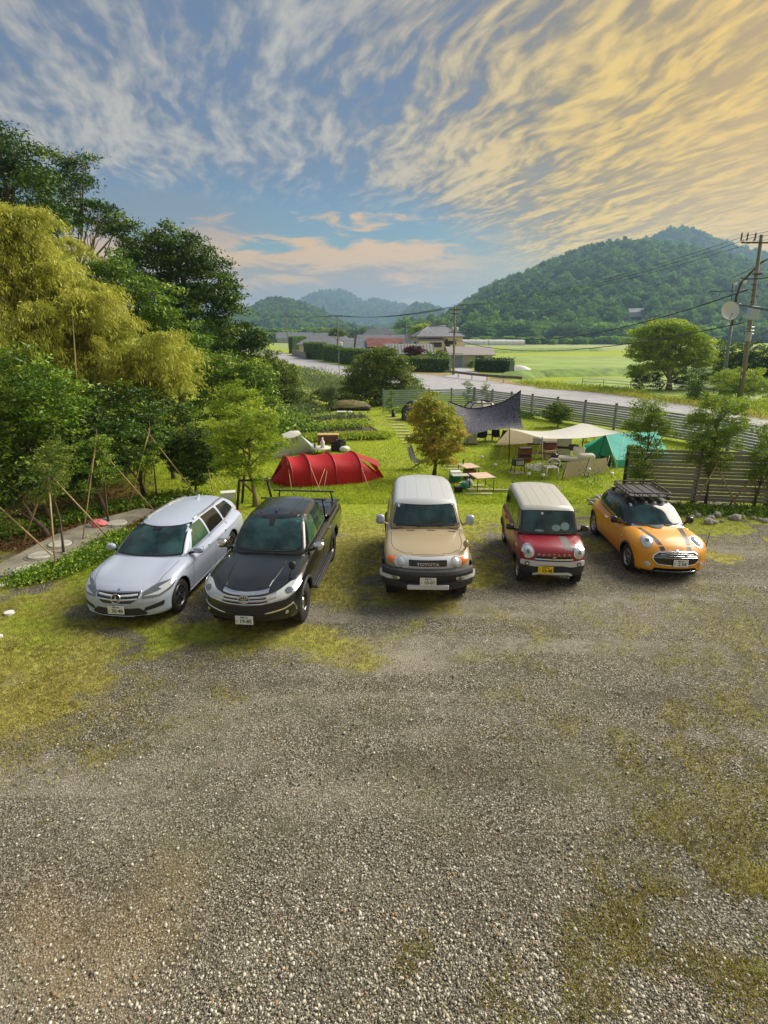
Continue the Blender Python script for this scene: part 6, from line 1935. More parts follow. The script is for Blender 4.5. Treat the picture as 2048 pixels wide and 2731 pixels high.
def roof_gable(mb, c, w, d, z0, h, ov=.5, th=.14, axis='x'):
    """ridge along x (or y)"""
    if axis == 'x':
        a, b_ = w / 2 + ov, d / 2 + ov
        P = [(-b_, 0), (0, h + 0), (b_, 0)]
        for s_ in (-1, 1):
            mb.add([(c[0] - a, c[1] + s_ * b_, z0 - ov * h / (d / 2)), (c[0] + a, c[1] + s_ * b_, z0 - ov * h / (d / 2)), (c[0] + a, c[1], z0 + h), (c[0] - a, c[1], z0 + h),
                    (c[0] - a, c[1] + s_ * b_, z0 - ov * h / (d / 2) - th), (c[0] + a, c[1] + s_ * b_, z0 - ov * h / (d / 2) - th), (c[0] + a, c[1], z0 + h - th), (c[0] - a, c[1], z0 + h - th)],
                   [(0, 1, 2, 3), (7, 6, 5, 4), (0, 4, 5, 1), (1, 5, 6, 2), (3, 7, 4, 0)])
    else:
        a, b_ = d / 2 + ov, w / 2 + ov
        for s_ in (-1, 1):
            e = z0 - ov * h / (w / 2)
            mb.add([(c[0] + s_ * b_, c[1] - a, e), (c[0] + s_ * b_, c[1] + a, e), (c[0], c[1] + a, z0 + h), (c[0], c[1] - a, z0 + h),
                    (c[0] + s_ * b_, c[1] - a, e - th), (c[0] + s_ * b_, c[1] + a, e - th), (c[0], c[1] + a, z0 + h - th), (c[0], c[1] - a, z0 + h - th)],
                   [(0, 1, 2, 3), (7, 6, 5, 4), (0, 4, 5, 1), (1, 5, 6, 2), (3, 7, 4, 0)])


def walls(mb, c, w, d, z0, z1, gable=None):
    mb.box((c[0], c[1], (z0 + z1) / 2), (w, d, z1 - z0))
    if gable:
        h, ax = gable
        if ax == 'x':
            for s_ in (-1, 1): mb.poly([(c[0] + s_ * (w / 2 - .02), c[1] - d / 2, z1), (c[0] + s_ * (w / 2 - .02), c[1] + d / 2, z1), (c[0] + s_ * (w / 2 - .02), c[1], z1 + h - .12)], (-s_ * .1, 0, 0))
        else:
            for s_ in (-1, 1): mb.poly([(c[0] - w / 2, c[1] + s_ * (d / 2 - .02), z1), (c[0] + w / 2, c[1] + s_ * (d / 2 - .02), z1), (c[0], c[1] + s_ * (d / 2 - .02), z1 + h - .12)], (0, -s_ * .1, 0))


def window(parent, c, w_, h_, bars=1, ax='x'):
    """frame + pane + mullions on a wall facing -y (ax x) or -x (ax y)"""
    sx = (w_, .10, h_) if ax == 'x' else (.10, w_, h_)
    f = obj('window', None, parent, c)
    mb = MB(); t_ = .09
    if ax == 'x':
        mb.box((0, 0, h_ / 2 - t_ / 2), (w_, .12, t_)); mb.box((0, 0, -h_ / 2 + t_ / 2), (w_, .12, t_))
        for k in range(bars + 2): mb.box((-w_ / 2 + t_ / 2 + (w_ - t_) * k / (bars + 1), 0, 0), (t_, .118, h_ - 2 * t_))
        mb.build('frame', M_FRAME, f)
        for k in range(bars + 1): block('pane', (-w_ / 2 + w_ * (k + .5) / (bars + 1), .01, 0), (w_ / (bars + 1) - t_, .05, h_ - 2 * t_), M_WGL, f)
    else:
        mb.box((0, 0, h_ / 2 - t_ / 2), (.12, w_, t_)); mb.box((0, 0, -h_ / 2 + t_ / 2), (.12, w_, t_))
        for k in range(bars + 2): mb.box((0, -w_ / 2 + t_ / 2 + (w_ - t_) * k / (bars + 1), 0), (.118, t_, h_ - 2 * t_))
        mb.build('frame', M_FRAME, f)
        for k in range(bars + 1): block('pane', (.01, -w_ / 2 + w_ * (k + .5) / (bars + 1), 0), (.05, w_ / (bars + 1) - t_, h_ - 2 * t_), M_WGL, f)
    return f


# two storey house (block 8 x 7 m, hip roof)
hb_ = G(1180, 973)
t = thing('two_storey_house', 'cream two storey house with grey hip roof and a balcony window', 'house', hb_, R(6))
W_, D_ = 8.6, 7.0; yb = 6.0
mb = MB(); walls(mb, (0, yb), W_, D_, 0, 5.1); mb.box((-1.9, yb - 3.9, 2.2), (4.8, .9, 4.4)); mb.build('wall', M_CREAM, t)
mb = MB(); roof_hip(mb, (0, yb), W_, D_, 5.12, 1.9, 3.4, .7)
mb.add([(-4.7, 1.55, 4.42), (.8, 1.55, 4.42), (.2, 3.2, 5.1), (-4.1, 3.2, 5.1), (-4.7, 1.55, 4.3), (.8, 1.55, 4.3)], [(0, 1, 2, 3), (4, 5, 1, 0)])
mb.build('roof', M_TILE, t)
mb = MB()
for k in range(13): mb.box((-4.6 + k * .77, yb - 3.95, 5.16), (.06, .5, .05))
mb.path([(-1.7, yb, 7.05), (1.7, yb, 7.05)], .12, 6)
for s_ in (-1, 1):
    for q_ in (-1, 1): mb.path([(s_ * 1.7, yb, 7.04), (s_ * 5.0, yb + q_ * 4.2, 5.15)], .09, 5)
mb.build('ridge_tiles', M_TILE, t)
window(t, (-1.1, 1.60, 3.6), 2.3, .85, 2); window(t, (-3.9, yb - 3.53, 3.5), .9, 1.7, 0)
window(t, (2.0, yb - 3.53, 3.5), 2.1, 1.6, 1); window(t, (1.0, yb - 3.53, 4.2), .8, .8, 0); window(t, (-4.33, yb, 3.5), 1.4, 1.2, 1, 'y')
mb = MB(); mb.box((3.0, yb - 4.3, 2.75), (2.9, 1.3, .12)); mb.box((3.0, yb - 4.93, 3.2), (2.9, .06, .85)); mb.build('balcony', M_CREAM, t)
mb = MB(); mb.add([(-.2, .9, 2.35), (4.6, .9, 2.35), (4.6, 2.5, 2.95), (-.2, 2.5, 2.95), (-.2, .9, 2.2), (4.6, .9, 2.2)], [(0, 1, 2, 3), (4, 5, 1, 0), (4, 0, 3), (5, 2, 1)]); mb.build('porch_roof', M_TILED, t)
mb = MB(); mb.path([(1.0, yb - .5, 7.0), (1.0, yb - .5, 8.4)], .03, 5)
for k in range(5): mb.box((1.0, yb - .5, 7.6 + .18 * k), (1.1 - .12 * k, .03, .03))
mb.build('tv_aerial', M_ALLOY, t)
# garage
gb_ = G(1248, 981)
t = thing('garage', 'grey garage with a pale blue roller shutter and pinkish grey gable roof', 'garage', gb_, R(8))
mb = MB(); walls(mb, (.8, 3.0), 7.4, 4.6, 0, 2.35, (1.1, 'x')); mb.build('wall', M_GREYW, t)
mb = MB(); roof_gable(mb, (.8, 3.0), 7.4, 4.6, 2.36, 1.1, .45); mb.build('roof', mat('pinkish_roof', L(150, 142, 142), .7, var=.1), t)
mb = MB(); mb.box((-1.9, .64, 1.15), (1.9, .1, 2.2)); mb.build('shutter', M_SHUTTER, t)
mb = MB(); mb.box((-1.9, .60, 2.3), (2.1, .14, .16)); mb.box((-.85, .62, 1.2), (.14, .13, 2.36)); mb.box((-2.92, .62, 1.2), (.12, .13, 2.36)); mb.build('shutter_frame', M_BLUEW, t)
window(t, (2.2, .68, 1.55), 1.5, .6, 1)
tag(block('white_box', G(1230, 978) + Vector((0, 0, .3)), (.6, .5, .6), M_WHITE), 'small white box standing at the foot of the roller shutter', 'box')
# low house in front of it with ribbed roof
lb2 = G(1098, 984)
t = thing('annex', 'low annex with pale ribbed metal roof left of the two storey house', 'annex', lb2, R(4))
mb = MB(); walls(mb, (0, 5), 7.5, 4.2, 0, 2.6, (1.3, 'x')); mb.build('wall', M_CREAM, t)
mb = MB(); roof_gable(mb, (0, 5), 7.5, 4.2, 2.62, 1.3, .5); mb.build('roof', mat('ribbed_roof', L(150, 152, 150), .5, metal=.2), t)
mb = MB()
for k in range(16): mb.box((-4.1 + .55 * k, 3.68, 3.12), (.05, 2.9, .08), (math.atan2(1.3, 2.1), 0, 0))
tag(mb.build('roof_rib', mat('rib_dark', L(88, 92, 92), .5), t), kind='stuff')
# red roofed barn and neighbours
HH = HILL_SPOT
def simple_house(name, label, px, py, w_, d_, h_, rh, rm, wm, kind='gable', ax='x', rz=0.0, yo=3.0, wins=()):
    b_ = G(px, py); t_ = thing(name, label, 'house' if 'house' in name else name.split('_')[-1], b_, rz)
    m1 = MB(); walls(m1, (0, yo), w_, d_, 0, h_, (rh, ax) if kind == 'gable' else None); m1.build('wall', wm, t_)
    m2 = MB()
    if kind == 'gable': roof_gable(m2, (0, yo), w_, d_, h_ + .02, rh, .6, axis=ax)
    else: roof_hip(m2, (0, yo), w_, d_, h_ + .02, rh, w_ * .45, .8)
    m2.build('roof', rm, t_)
    for (x, z, a, b2_) in wins: window(t_, (x, yo - d_ / 2 - .04, z), a, b2_, 1)
    return t_


bt = simple_house('barn', 'barn with a grey ridge and a rusty red lower roof behind the long hedge', 1012, 965, 9.5, 7, 3.0, 2.4, M_TILE, M_BLUEW, yo=6)
mb = MB(); mb.add([(-2.6, 1.75, 3.0), (5.4, 1.75, 3.0), (5.1, 4.5, 4.75), (-2.9, 4.5, 4.75), (-2.6, 1.75, 2.85), (5.4, 1.75, 2.85)], [(0, 1, 2, 3), (4, 5, 1, 0)]); mb.build('lower_roof', M_REDR, bt)
mb = MB(); mb.poly([(-5.5, 1.6, 2.5), (-5.5, 5.9, 5.45), (-5.3, 6.1, 5.6), (-4.9, 6.0, 5.5), (-5.2, 1.4, 2.5)], (0, .1, 0)); mb.build('bargeboard', M_TIMBER, bt)
simple_house('farm_house', 'low farm house with wide grey hip roof at the left of the village', 868, 950, 15, 8, 2.9, 3.0, M_TILE, M_CREAM, 'hip', yo=8, wins=((-2, 2.2, 2.2, .8), (2, 2.2, 2.2, .8)))
simple_house('farm_house', 'farm house with pale grey roof between the hip roof and the barn', 945, 955, 11, 7, 2.6, 2.0, M_TILE, M_CREAM, yo=9)
simple_house('village_house', 'house with dark tiled roof and raised ridge behind the barn', 1012, 935, 14, 9, 4.6, 3.0, M_TILED, M_CREAM, 'hip', yo=10)
simple_house('village_house', 'grey roofed house right of the barn, partly behind the annex', 1075, 950, 13, 8, 2.8, 2.8, M_TILED, M_CREAM, yo=9, rz=R(-12))
simple_house('shed', 'small cream shed with gable end behind the maroon shrub', 1068, 972, 5, 4.5, 2.4, 1.6, M_TILED, M_CREAM, 'gable', 'y', yo=3)
simple_house('village_house', 'grey gabled house alone at the foot of the right hill', 1282, 908, 17, 14, 8, 5, M_TILE, M_GREYW, 'gable', 'y', yo=5)
simple_house('hill_house', 'small white house high among the trees of the right hill', 1692, 853 + 46, 13, 9, 4, 3.0, M_TILE, M_WHITE, yo=0).location = HH
simple_house('village_house', 'hazy low house at the far left of the valley', 735, 912, 26, 10, 3.5, 3.5, M_TILE, M_GREYW, yo=5)
simple_house('village_house', 'hazy low house left of the tallest hedge', 785, 915, 24, 10, 3.5, 3.5, M_TILE, M_GREYW, yo=5)
simple_house('village_house', 'pale roofed hazy building behind the village houses', 938, 906, 40, 14, 7, 3.0, M_BLUEW, M_GREYW, yo=5)
for i, (px, py, w_) in enumerate(((1290, 920, 27), (1350, 921, 19))):
    b_ = G(px, py); t = thing('greenhouse_tunnel', ('long' if i == 0 else 'short') + ' white film greenhouse tunnel beyond the garage' + ('' if i == 0 else ', the right hand one'), 'greenhouse', b_, 0, 'greenhouse tunnels')
    rows = [[(-w_ / 2 + w_ * k / 12, 2.6 * -math.cos(PI * j / 10), 2.9 * math.sin(PI * j / 10)) for j in range(11)] for k in range(13)]
    mb = MB(); mb.grid(rows, True); mb.poly([rows[0][j] for j in range(11)]); mb.poly([rows[-1][j] for j in range(11)]); mb.build('film', M_FILM, t)
    mb = MB()
    for k in range(0, 13, 2): mb.path([(p[0], p[1] * 1.01, p[2] * 1.01 + .01) for p in rows[k]], .05, 4)
    tag(mb.build('hoop', M_ALLOY, t), kind='stuff')
b_ = G(1620, 914); t = thing('greenhouse_tunnel', 'small pale tunnel by the far paddies with blue things in front', 'greenhouse', b_, 0, 'greenhouse tunnels')
mb = MB(); mb.grid([[(-8 + 16 * k / 6, 2.6 * -math.cos(PI * j / 8), 3.2 * math.sin(PI * j / 8)) for j in range(9)] for k in range(7)], True); mb.build('film', M_FILM, t)
# low wall below the tallest hedge, white car-shaped cover by the track
t = thing('retaining_wall', 'low grey retaining wall under the tallest hedge by the road', 'wall', G(783, 946))
p0, p1 = G(781, 946), G(817, 957)
mb = MB(); d_ = p1 - p0; mb.box(((p0 + p1) / 2 + Vector((0, -.7, .75)))[:], (d_.length, .25, 1.5), (0, 0, math.atan2(d_.y, d_.x))); mb.build('wall', M_CONC, t, t.location)
b_ = G(1385, 988); t = thing('covered_heap', 'low heap under white sheeting at the end of the dark hedge', 'cover', b_)
mb = MB(); mb.grid([[(-2.2 + 4.4 * i / 8, -1 + 2 * j / 6, .8 * math.sin(PI * i / 8) * math.sin(PI * j / 6) ** .6) for j in range(7)] for i in range(9)], True); mb.build('sheet', M_FILM, t)

# guard rail
t = thing('guard_rail', 'weathered guard rail on short white posts along the far side of the road', 'guard rail', G(1187, 1003))
gp = [G(1187, 1004), G(1222, 1008), G(1258, 1013), G(1298, 1017), G(1342, 1021), G(1390, 1024)]
for p in gp: block('post', p - t.location + Vector((0, 0, .32)), (.14, .14, .64), M_WHITE, t)
mb = MB()
for z_ in (.62, .78): mb.path([p + Vector((0, -.12, z_)) for p in gp], .085, 6)
mb.path([p + Vector((0, -.10, .70)) for p in gp], .06, 6)
mb.build('rail', mat('rusty_rail', L(112, 96, 82), .7, var=.3, vs_=1.5), t, t.location)
# railing by the spreading tree
t = thing('pipe_railing', 'thin white pipe railing sagging along the roadside by the spreading tree', 'railing', G(1550, 1035))
rp = [G(1552, 1030), G(1608, 1036), G(1680, 1040), G(1757, 1046), G(1835, 1052), G(1900, 1058), G(2060, 1066)]
for p in rp: block('post', p - t.location + Vector((0, 0, .45)), (.05, .05, .9), M_TIMBER, t)
for z_ in (.85, .55):
    mb = MB(); mb.path([p + Vector((0, 0, z_ + random.uniform(-.12, .12))) for p in rp], .035, 5); mb.build('rail', M_WHITE if z_ > .6 else M_ALLOY, t, t.location)

# ---------------------------------------------------------------- poles and wires
M_POLE = mat('concrete_pole', L(122, 118, 98), .85, var=.12, vs_=3)
M_POLEB = mat('blue_grey_pole', L(112, 126, 138), .6, var=.15, vs_=4)
M_WIRE = mat('wire_black', L(30, 30, 32), .6)
M_RUST = mat('rusty_steel', L(84, 62, 48), .7, metal=.3, var=.3, vs_=8)


def upole(label, px, py, top_px, top_py, r0=.19, r1=.11, arms=((.97, 1.0),), box=None, tall_m=M_POLE, name='utility_pole'):
    b_ = G(px, py); tp_ = V(top_px, top_py, b_.y)
    t_ = thing(name, label, 'utility pole', b_, 0, 'utility poles')
    ax = tp_ - b_
    m1 = MB(); m1.path([(0, 0, 0), ax * .5, ax], [r0, (r0 + r1) / 2, r1], 12); m1.build('pole', tall_m, t_)
    for (f, wd) in arms:
        c_ = ax * f; a_ = obj('crossarm', None, t_, c_)
        m2 = MB(); m2.box((0, -.12, 0), (wd * 2, .09, .10)); m2.build('arm', M_RUST, a_)
        m3 = MB()
        for k in (-1, -.45, .45, 1): m3.lathe([(.001, .0), (.05, .02), (.035, .09), (.055, .12), (.001, .2)], (k * wd * .92, -.12, .06), 'Z', 8)
        m3.build('insulator', mat('insulator', L(176, 170, 176), .3), a_)
    return t_, b_, tp_


upt, upb, uptop = upole('tall concrete utility pole with a pale blue box near the right frame edge', 1972, 1074, 2031, 626, .20, .12, ((.955, 1.55), (.78, .35)))
uax = uptop - upb
mb = MB(); c_ = uax * .555; mb.bbox((c_.x - .12, -.36, c_.z), (.72, .5, 1.0), .03, (0, .1, 0)); mb.build('transformer_box', mat('pale_blue_box', L(164, 178, 196), .5), upt)
for dx in (-1.6, -1.15, -.55, .55):
    mb = MB(); mb.lathe([(.001, 0), (.06, .03), (.045, .3), (.07, .34), (.04, .55), (.001, .6)], (uax.x * .965 + dx, -.12, uax.z * .965), 'Z', 8); mb.build('arrester', M_RUST, upt)
mb = MB(); mb.path([uax * .80 + Vector((-1.9, -.2, -.5)), uax * .80 + Vector((0, -.1, .35))], .02, 5); mb.build('stay', M_RUST, upt)
mb = MB()
for f in (.43, .45, .47): mb.path([uax * f + Vector((-.35, -.1, 0)), uax * f + Vector((.35, -.1, .02))], .04, 5)
mb.lathe([(.24, -.35), (.24, .35)], tuple(uax * .415), 'Z', 12); mb.build('clamp', M_ALLOY, upt)
mb = MB()
for f in (.21, .165): mb.box(tuple(uax * f + Vector((-.17, -.08, 0))), (.06, .05, .26), (0, .13, 0))
mb.build('reflector', M_WHITE, upt)
mb = MB()
for f in (.62, .655, .69, .72): mb.path([uax * f + Vector((-.25, -.1, 0)), uax * f + Vector((.35, -.1, .03))], .035, 5)
mb.build('bracket', M_RUST, upt)
# leaning pole with dish, lamp arm and aerial
b_ = G(1922, 1065); tp_ = V(1960, 800, b_.y)
t = thing('lamp_pole', 'leaning grey pole carrying a white dish, an aerial and a curved lamp arm', 'pole', b_)
ax = tp_ - b_
mb = MB(); mb.path([(0, 0, 0), ax * .6, ax * .75], [.17, .13, .12], 12); mb.build('pole', M_POLEB, t)
pts = [V(1949, 880, b_.y), V(1958, 830, b_.y), V(1964, 790, b_.y), V(1976, 755, b_.y), V(2000, 730, b_.y), V(2030, 700, b_.y), V(2062, 684, b_.y)]
mb = MB(); mb.path([p - b_ for p in pts], [.11, .10, .10, .095, .09, .08, .07], 8); mb.build('lamp_arm', M_RUST, t)
mb = MB(); p = V(2085, 676, b_.y) - b_; mb.bbox(tuple(p), (.8, .3, .14), .04); mb.build('lamp_head', M_ALLOY, t)
dp = V(1947, 829, b_.y - .5) - b_
dsh = obj('dish', None, t, dp, (R(-14), R(4), 0))
rr = pl(1947, 829, 23.5, b_.y)[3]
rows = [(0.001, .14)] + [(rr * k / 7, .14 - .20 * (k / 7) ** 2 - 0) for k in range(1, 8)]
mb = MB(); mb.lathe([(r_, h) for r_, h in rows], (0, 0, 0), 'Y', 32); mb.lathe([(rr, -.06), (rr * 1.015, -.045), (rr, -.02)], (0, 0, 0), 'Y', 32)
mb.build('reflector', mat('dish_white', L(206, 208, 212), .5), dsh)
mb = MB(); mb.path([(0, -.0, -rr * .98), (0, -.34, -rr * .5)], .018, 5); mb.ball((0, -.34, -rr * .46), .05, 8, 6); mb.build('feed_arm', M_BLKP, dsh)
mb = MB(); mb.ball(tuple(V(1941, 866, b_.y - .1) - b_), .13, 8, 6); mb.ball(tuple(V(1973, 812, b_.y - .1) - b_), .10, 8, 6); mb.build('insulator', M_WHITE, t)
mb = MB(); a0, a1 = V(1893, 778, b_.y - .1) - b_, V(1999, 773, b_.y - .1) - b_
mb.path([a0, a1], .035, 5)
for k in range(12): 
    q_ = a0.lerp(a1, k / 11); mb.path([q_ + Vector((0, 0, -.1)), q_ + Vector((0, 0, .16))], .010, 4)
mb.path([V(1950, 810, b_.y - .1) - b_, V(1954, 757, b_.y - .1) - b_], .03, 5); mb.build('tv_aerial', M_BLKP, t)
mb = MB()
mb.bbox(tuple(V(1985, 752, b_.y) - b_), (.30, .2, .22), .02); mb.bbox(tuple(V(1962, 757, b_.y) - b_), (.2, .2, .2), .02); mb.build('junction_box', M_WHITE, t)
mb = MB()
for k in range(3):
    c0 = V(1966 + k * 2, 850, b_.y) - b_; mb.path([c0 + Vector((.28 * math.sin(a_ / 12 * 2 * PI), 0, (.35 + .05 * k) * math.cos(a_ / 12 * 2 * PI))) for a_ in range(13)], .015, 4)
mb.build('cable_coil', M_WIRE, t)

p2 = upole('utility pole with transformer in front of the two storey house', 1209, 1000, 1213, 818, .17, .11, ((.96, .7), (.9, .5), (.63, .8)))
mb = MB()
for dx in (-.3, .3): mb.lathe([(.001, -.35), (.22, -.35), (.22, .3), (.001, .36)], (tuple((p2[2] - p2[1]) * .67 + Vector((dx, -.1, 0)))), 'Z', 12)
mb.build('transformer', M_BLUEW, p2[0])
p3 = upole('slim utility pole behind the long hedge in the middle of the village', 901, 960, 900, 841, .17, .11, ((.97, .9),))
p4 = upole('utility pole at the left end of the tallest hedge by the road', 771, 930, 762, 841, .2, .13, ((.97, 1.3),))
p5 = upole('hazy distant pole standing left of the village', 699, 912, 698, 863, .25, .2, ())
p6 = upole('hazy distant pole between the village and the far hills', 1084, 915, 1084, 866, .25, .2, ())
# traffic mirror pole
b_ = G(905, 998); t = thing('street_lamp', 'slender pale steel pole with a small white lamp beside the far road', 'street lamp', b_)
mb = MB(); mb.path([(0, 0, 0), V(903, 950, b_.y) - b_, V(905, 925, b_.y) - b_, V(909, 916, b_.y) - b_], [.05, .05, .045, .04], 8); mb.build('pole', M_POLEB, t)
mb = MB(); mb.bbox(tuple(V(909, 917, b_.y) - b_), (.5, .3, .5), .08); mb.build('lamp_head', M_WHITE, t)


def wire(a, c_, sag, label, r=.016):
    t_ = thing('power_line', label, 'power line', (a + c_) / 2, 0, 'overhead power lines')
    m1 = MB(); m1.path([a.lerp(c_, k / 16) - Vector((0, 0, sag * 4 * (k / 16) * (1 - k / 16))) for k in range(17)], r, 4, smooth=False)
    m1.build('cable', M_WIRE, t_, t_.location)


top2 = p2[2]; top3 = p3[2]; top4 = p4[2]
for k, (pxr, pyr) in enumerate(((1992, 628), (2005, 634), (2022, 642))):
    wire(V(pxr, pyr, upb.y - .2), top2 + Vector((-.6 + .6 * k, 0, .2 - .02 * k)), 1.1, ('upper left', 'middle', 'lower right')[k] + ' of three power lines from the tall right pole toward the houses')
    wire(V(pxr, pyr, upb.y - .2), V(pxr + 330, pyr - 95 + 12 * k, upb.y - 12), .2, ('topmost', 'middle', 'lowest')[k] + ' of three power lines leaving the frame right of the tall pole')
wire(V(1996, 772, 34), top2 - Vector((0, 0, 2.2)), 2.4, 'thick cable sagging lowest across the right hill', .035)
wire(V(1985, 860, 34), top2 - Vector((0, 0, 4.2)), 1.6, 'low communication cable across the paddies', .03)
wire(V(1975, 742, b_.y if 0 else 33), V(2080, 733, 30), .1, 'short cable from the dish pole to the right frame edge', .03)
wire(V(1972, 813, 33), V(2080, 833, 28), .0, 'thick straight stay running right from beside the dish', .045)
for k in range(3):
    wire(top2 + Vector((-.6 + .6 * k, 0, 0)), top3 + Vector((-.8 + .8 * k, 0, 0)), .8, ('left', 'middle', 'right')[k] + ' wire of three strung between the two village poles', .03)
    wire(top3 + Vector((-.8 + .8 * k, 0, 0)), top4 + Vector((-.8 + .8 * k, 0, 0)), .6, ('left', 'middle', 'right')[k] + ' wire of three from the village pole to the tallest hedge pole', .035)
wire(top4, V(560, 868, top4.y + 60), 1.0, 'wire running left from the pole by the tallest hedge', .04)

# ================================================================== FENCES
M_SLAT = mat('weathered_slat', L(156, 160, 164), .8, var=.22, vs_=3)
M_SLATB = mat('bluish_painted_slat', L(160, 182, 180), .7, var=.12, vs_=3)
M_POST = mat('fence_post', L(84, 84, 82), .8, var=.2, vs_=3)
M_POSTB = mat('bluish_post', L(120, 146, 148), .7)
M_SLATW = mat('brown_grey_board', L(142, 142, 130), .85, var=.22, vs_=2.2)


def fence(name, label, pts, h, n_slats, slat_h, seg, sm_, pm, base=None, post_w=.11):
    P = [Vector(p) for p in pts]
    t_ = thing(name, label, 'fence', P[0])
    for i in range(len(P) - 1):
        a, c_ = P[i], P[i + 1]; ln = (c_ - a).length; d_ = (c_ - a) / ln; n_ = max(1, round(ln / seg)); rz = math.atan2(d_.y, d_.x)
        nrm = Vector((d_.y, -d_.x, 0))
        for k in range(n_ + (1 if i == len(P) - 2 else 0)):
            q_ = a + d_ * ln * k / n_ - P[0]
            block('post', q_ + Vector((0, 0, (h + .06) / 2)) - nrm * 0.07, (post_w, post_w, h + .06), pm, t_, (0, 0, rz))
        for k in range(n_):
            q_ = a + d_ * ln * (k + .5) / n_ - P[0]
            for j in range(n_slats):
                z_ = .10 + (h - .14) * (j + .5) / n_slats
                block('slat', q_ + Vector((0, 0, z_ + random.uniform(-.008, .008))) + nrm * random.uniform(-.004, .004), (ln / n_ - .02, .022, slat_h), sm_, t_, (0, random.uniform(-.003, .003), rz))
    return t_


fA = [G(1022, 1090), G(1262, 1086)]
fence('slat_fence', 'pale bluish slat fence closing the lawn in front of the thicket', fA, 1.45, 9, .11, 2.0, M_SLATB, M_POSTB)
fB = [G(1262, 1087), G(1414, 1112), G(1634, 1146), G(1860, 1186), G(2020, 1222)]
dB = (fB[-1] - fB[-2]).normalized()
fence('slat_fence', 'long grey slat fence running diagonally beside the road', fB + [fB[-1] + dB * 4], 1.5, 10, .11, 2.2, M_SLAT, M_POST)
fC = [G(1660, 1336), G(2048, 1352), G(2250, 1360)]
fence('board_fence', 'tall brown grey board fence behind the staked saplings', [fC[0], fC[1] + (fC[1] - fC[0]).normalized() * 2.2], 1.85, 15, .098, 2.6, M_SLATW, mat('dark_board_post', L(60, 52, 44), .85))

# ================================================================== CAMP SITE
M_REDT = mat('red_nylon', L(190, 8, 18), .62, var=.10, vs_=1.5, trans=.15, bump=.2, bs=3)
M_PINKT = mat('faded_red_nylon', L(206, 70, 90), .42, trans=.25)
M_LGREY = mat('pale_grey_cotton', L(198, 204, 210), .7, var=.05, trans=.25, bump=.2, bs=3)
M_BEIGET = mat('beige_cotton', L(196, 182, 156), .8, trans=.35, var=.04)
M_WHITET = mat('off_white_cotton', L(226, 222, 218), .8, trans=.3, var=.04)
M_TEAL = mat('teal_cotton', L(92, 206, 196), .7, trans=.35, var=.08, vs_=2, bump=.2, bs=3)
M_TEALD = mat('green_mesh_panel', L(30, 150, 108), .7, trans=.3, var=.08)
M_CORD = mat('pale_cord', L(206, 196, 160), .7)
M_BPOLE = mat('black_pole', L(26, 26, 28), .4)
M_WOODB = mat('brown_wood', L(112, 66, 40), .5, var=.3, vs_=5)
M_WOODP = mat('pale_table_wood', L(206, 180, 156), .6, var=.10, vs_=4)
M_BLKF = mat('black_fabric', L(26, 26, 30), .8)
M_CRATE = mat('light_crate_plastic', L(176, 178, 170), .6, var=.08)
M_GREENB = mat('green_box', L(20, 112, 62), .5)


def cloth(name, pts2d, m, parent=None, off=None, sag=0.0, smooth=True):
    mb_ = MB(); mb_.grid(pts2d, smooth); return mb_.build(name, m, parent, off)


def cord(parent, a, c_, off, r=.012, m=None):
    mb_ = MB(); mb_.path([a, c_], r, 4); return mb_.build('guy_line', m or M_CORD, parent, off)


# ---- red tunnel tent: four hoops across a long body
A = G(770, 1303); Bq = G(1000, 1280)
axis = (Bq - A); Lt = axis.length; e = axis / Lt; nrm = Vector((-e.y, e.x, 0))   # away from the camera
t = thing('tunnel_tent', 'long red tunnel tent with four hoops and pointed ends', 'tent', A)
W2 = 1.0
hoops = [(G(*g), V(g[0], ty, G(*g).y + W2).z) for g, ty in (((782, 1300), 1217), ((832, 1298), 1211), ((899, 1293), 1208), ((966, 1288), 1205))]
def hoop_pts(p, h, w_=W2, n=18):
    c_ = p + nrm * w_
    return [c_ - nrm * w_ * math.cos(PI * k / n) * (1 - .10 * math.sin(PI * k / n)) + Vector((0, 0, h * math.sin(PI * k / n) ** .45)) for k in range(n + 1)]
rings = [hoop_pts(*h_) for h_ in hoops]
for i in range(3):
    rows = []
    for k in range(9):
        f = k / 8; sg_ = math.sin(PI * f)
        rows.append([a.lerp(b_, f) - Vector((0, 0, .09 * sg_ * max(0, math.sin(PI * j / 18)))) + nrm * (.05 * sg_ * math.cos(PI * j / 18)) * 0 for j, (a, b_) in enumerate(zip(rings[i], rings[i + 1]))])
    for r_ in rows:
        for j, p in enumerate(r_): p.z = max(0.0, p.z)
    cloth('tent_panel', [[tuple(p) for p in r_] for r_ in rows], M_REDT, t, A)
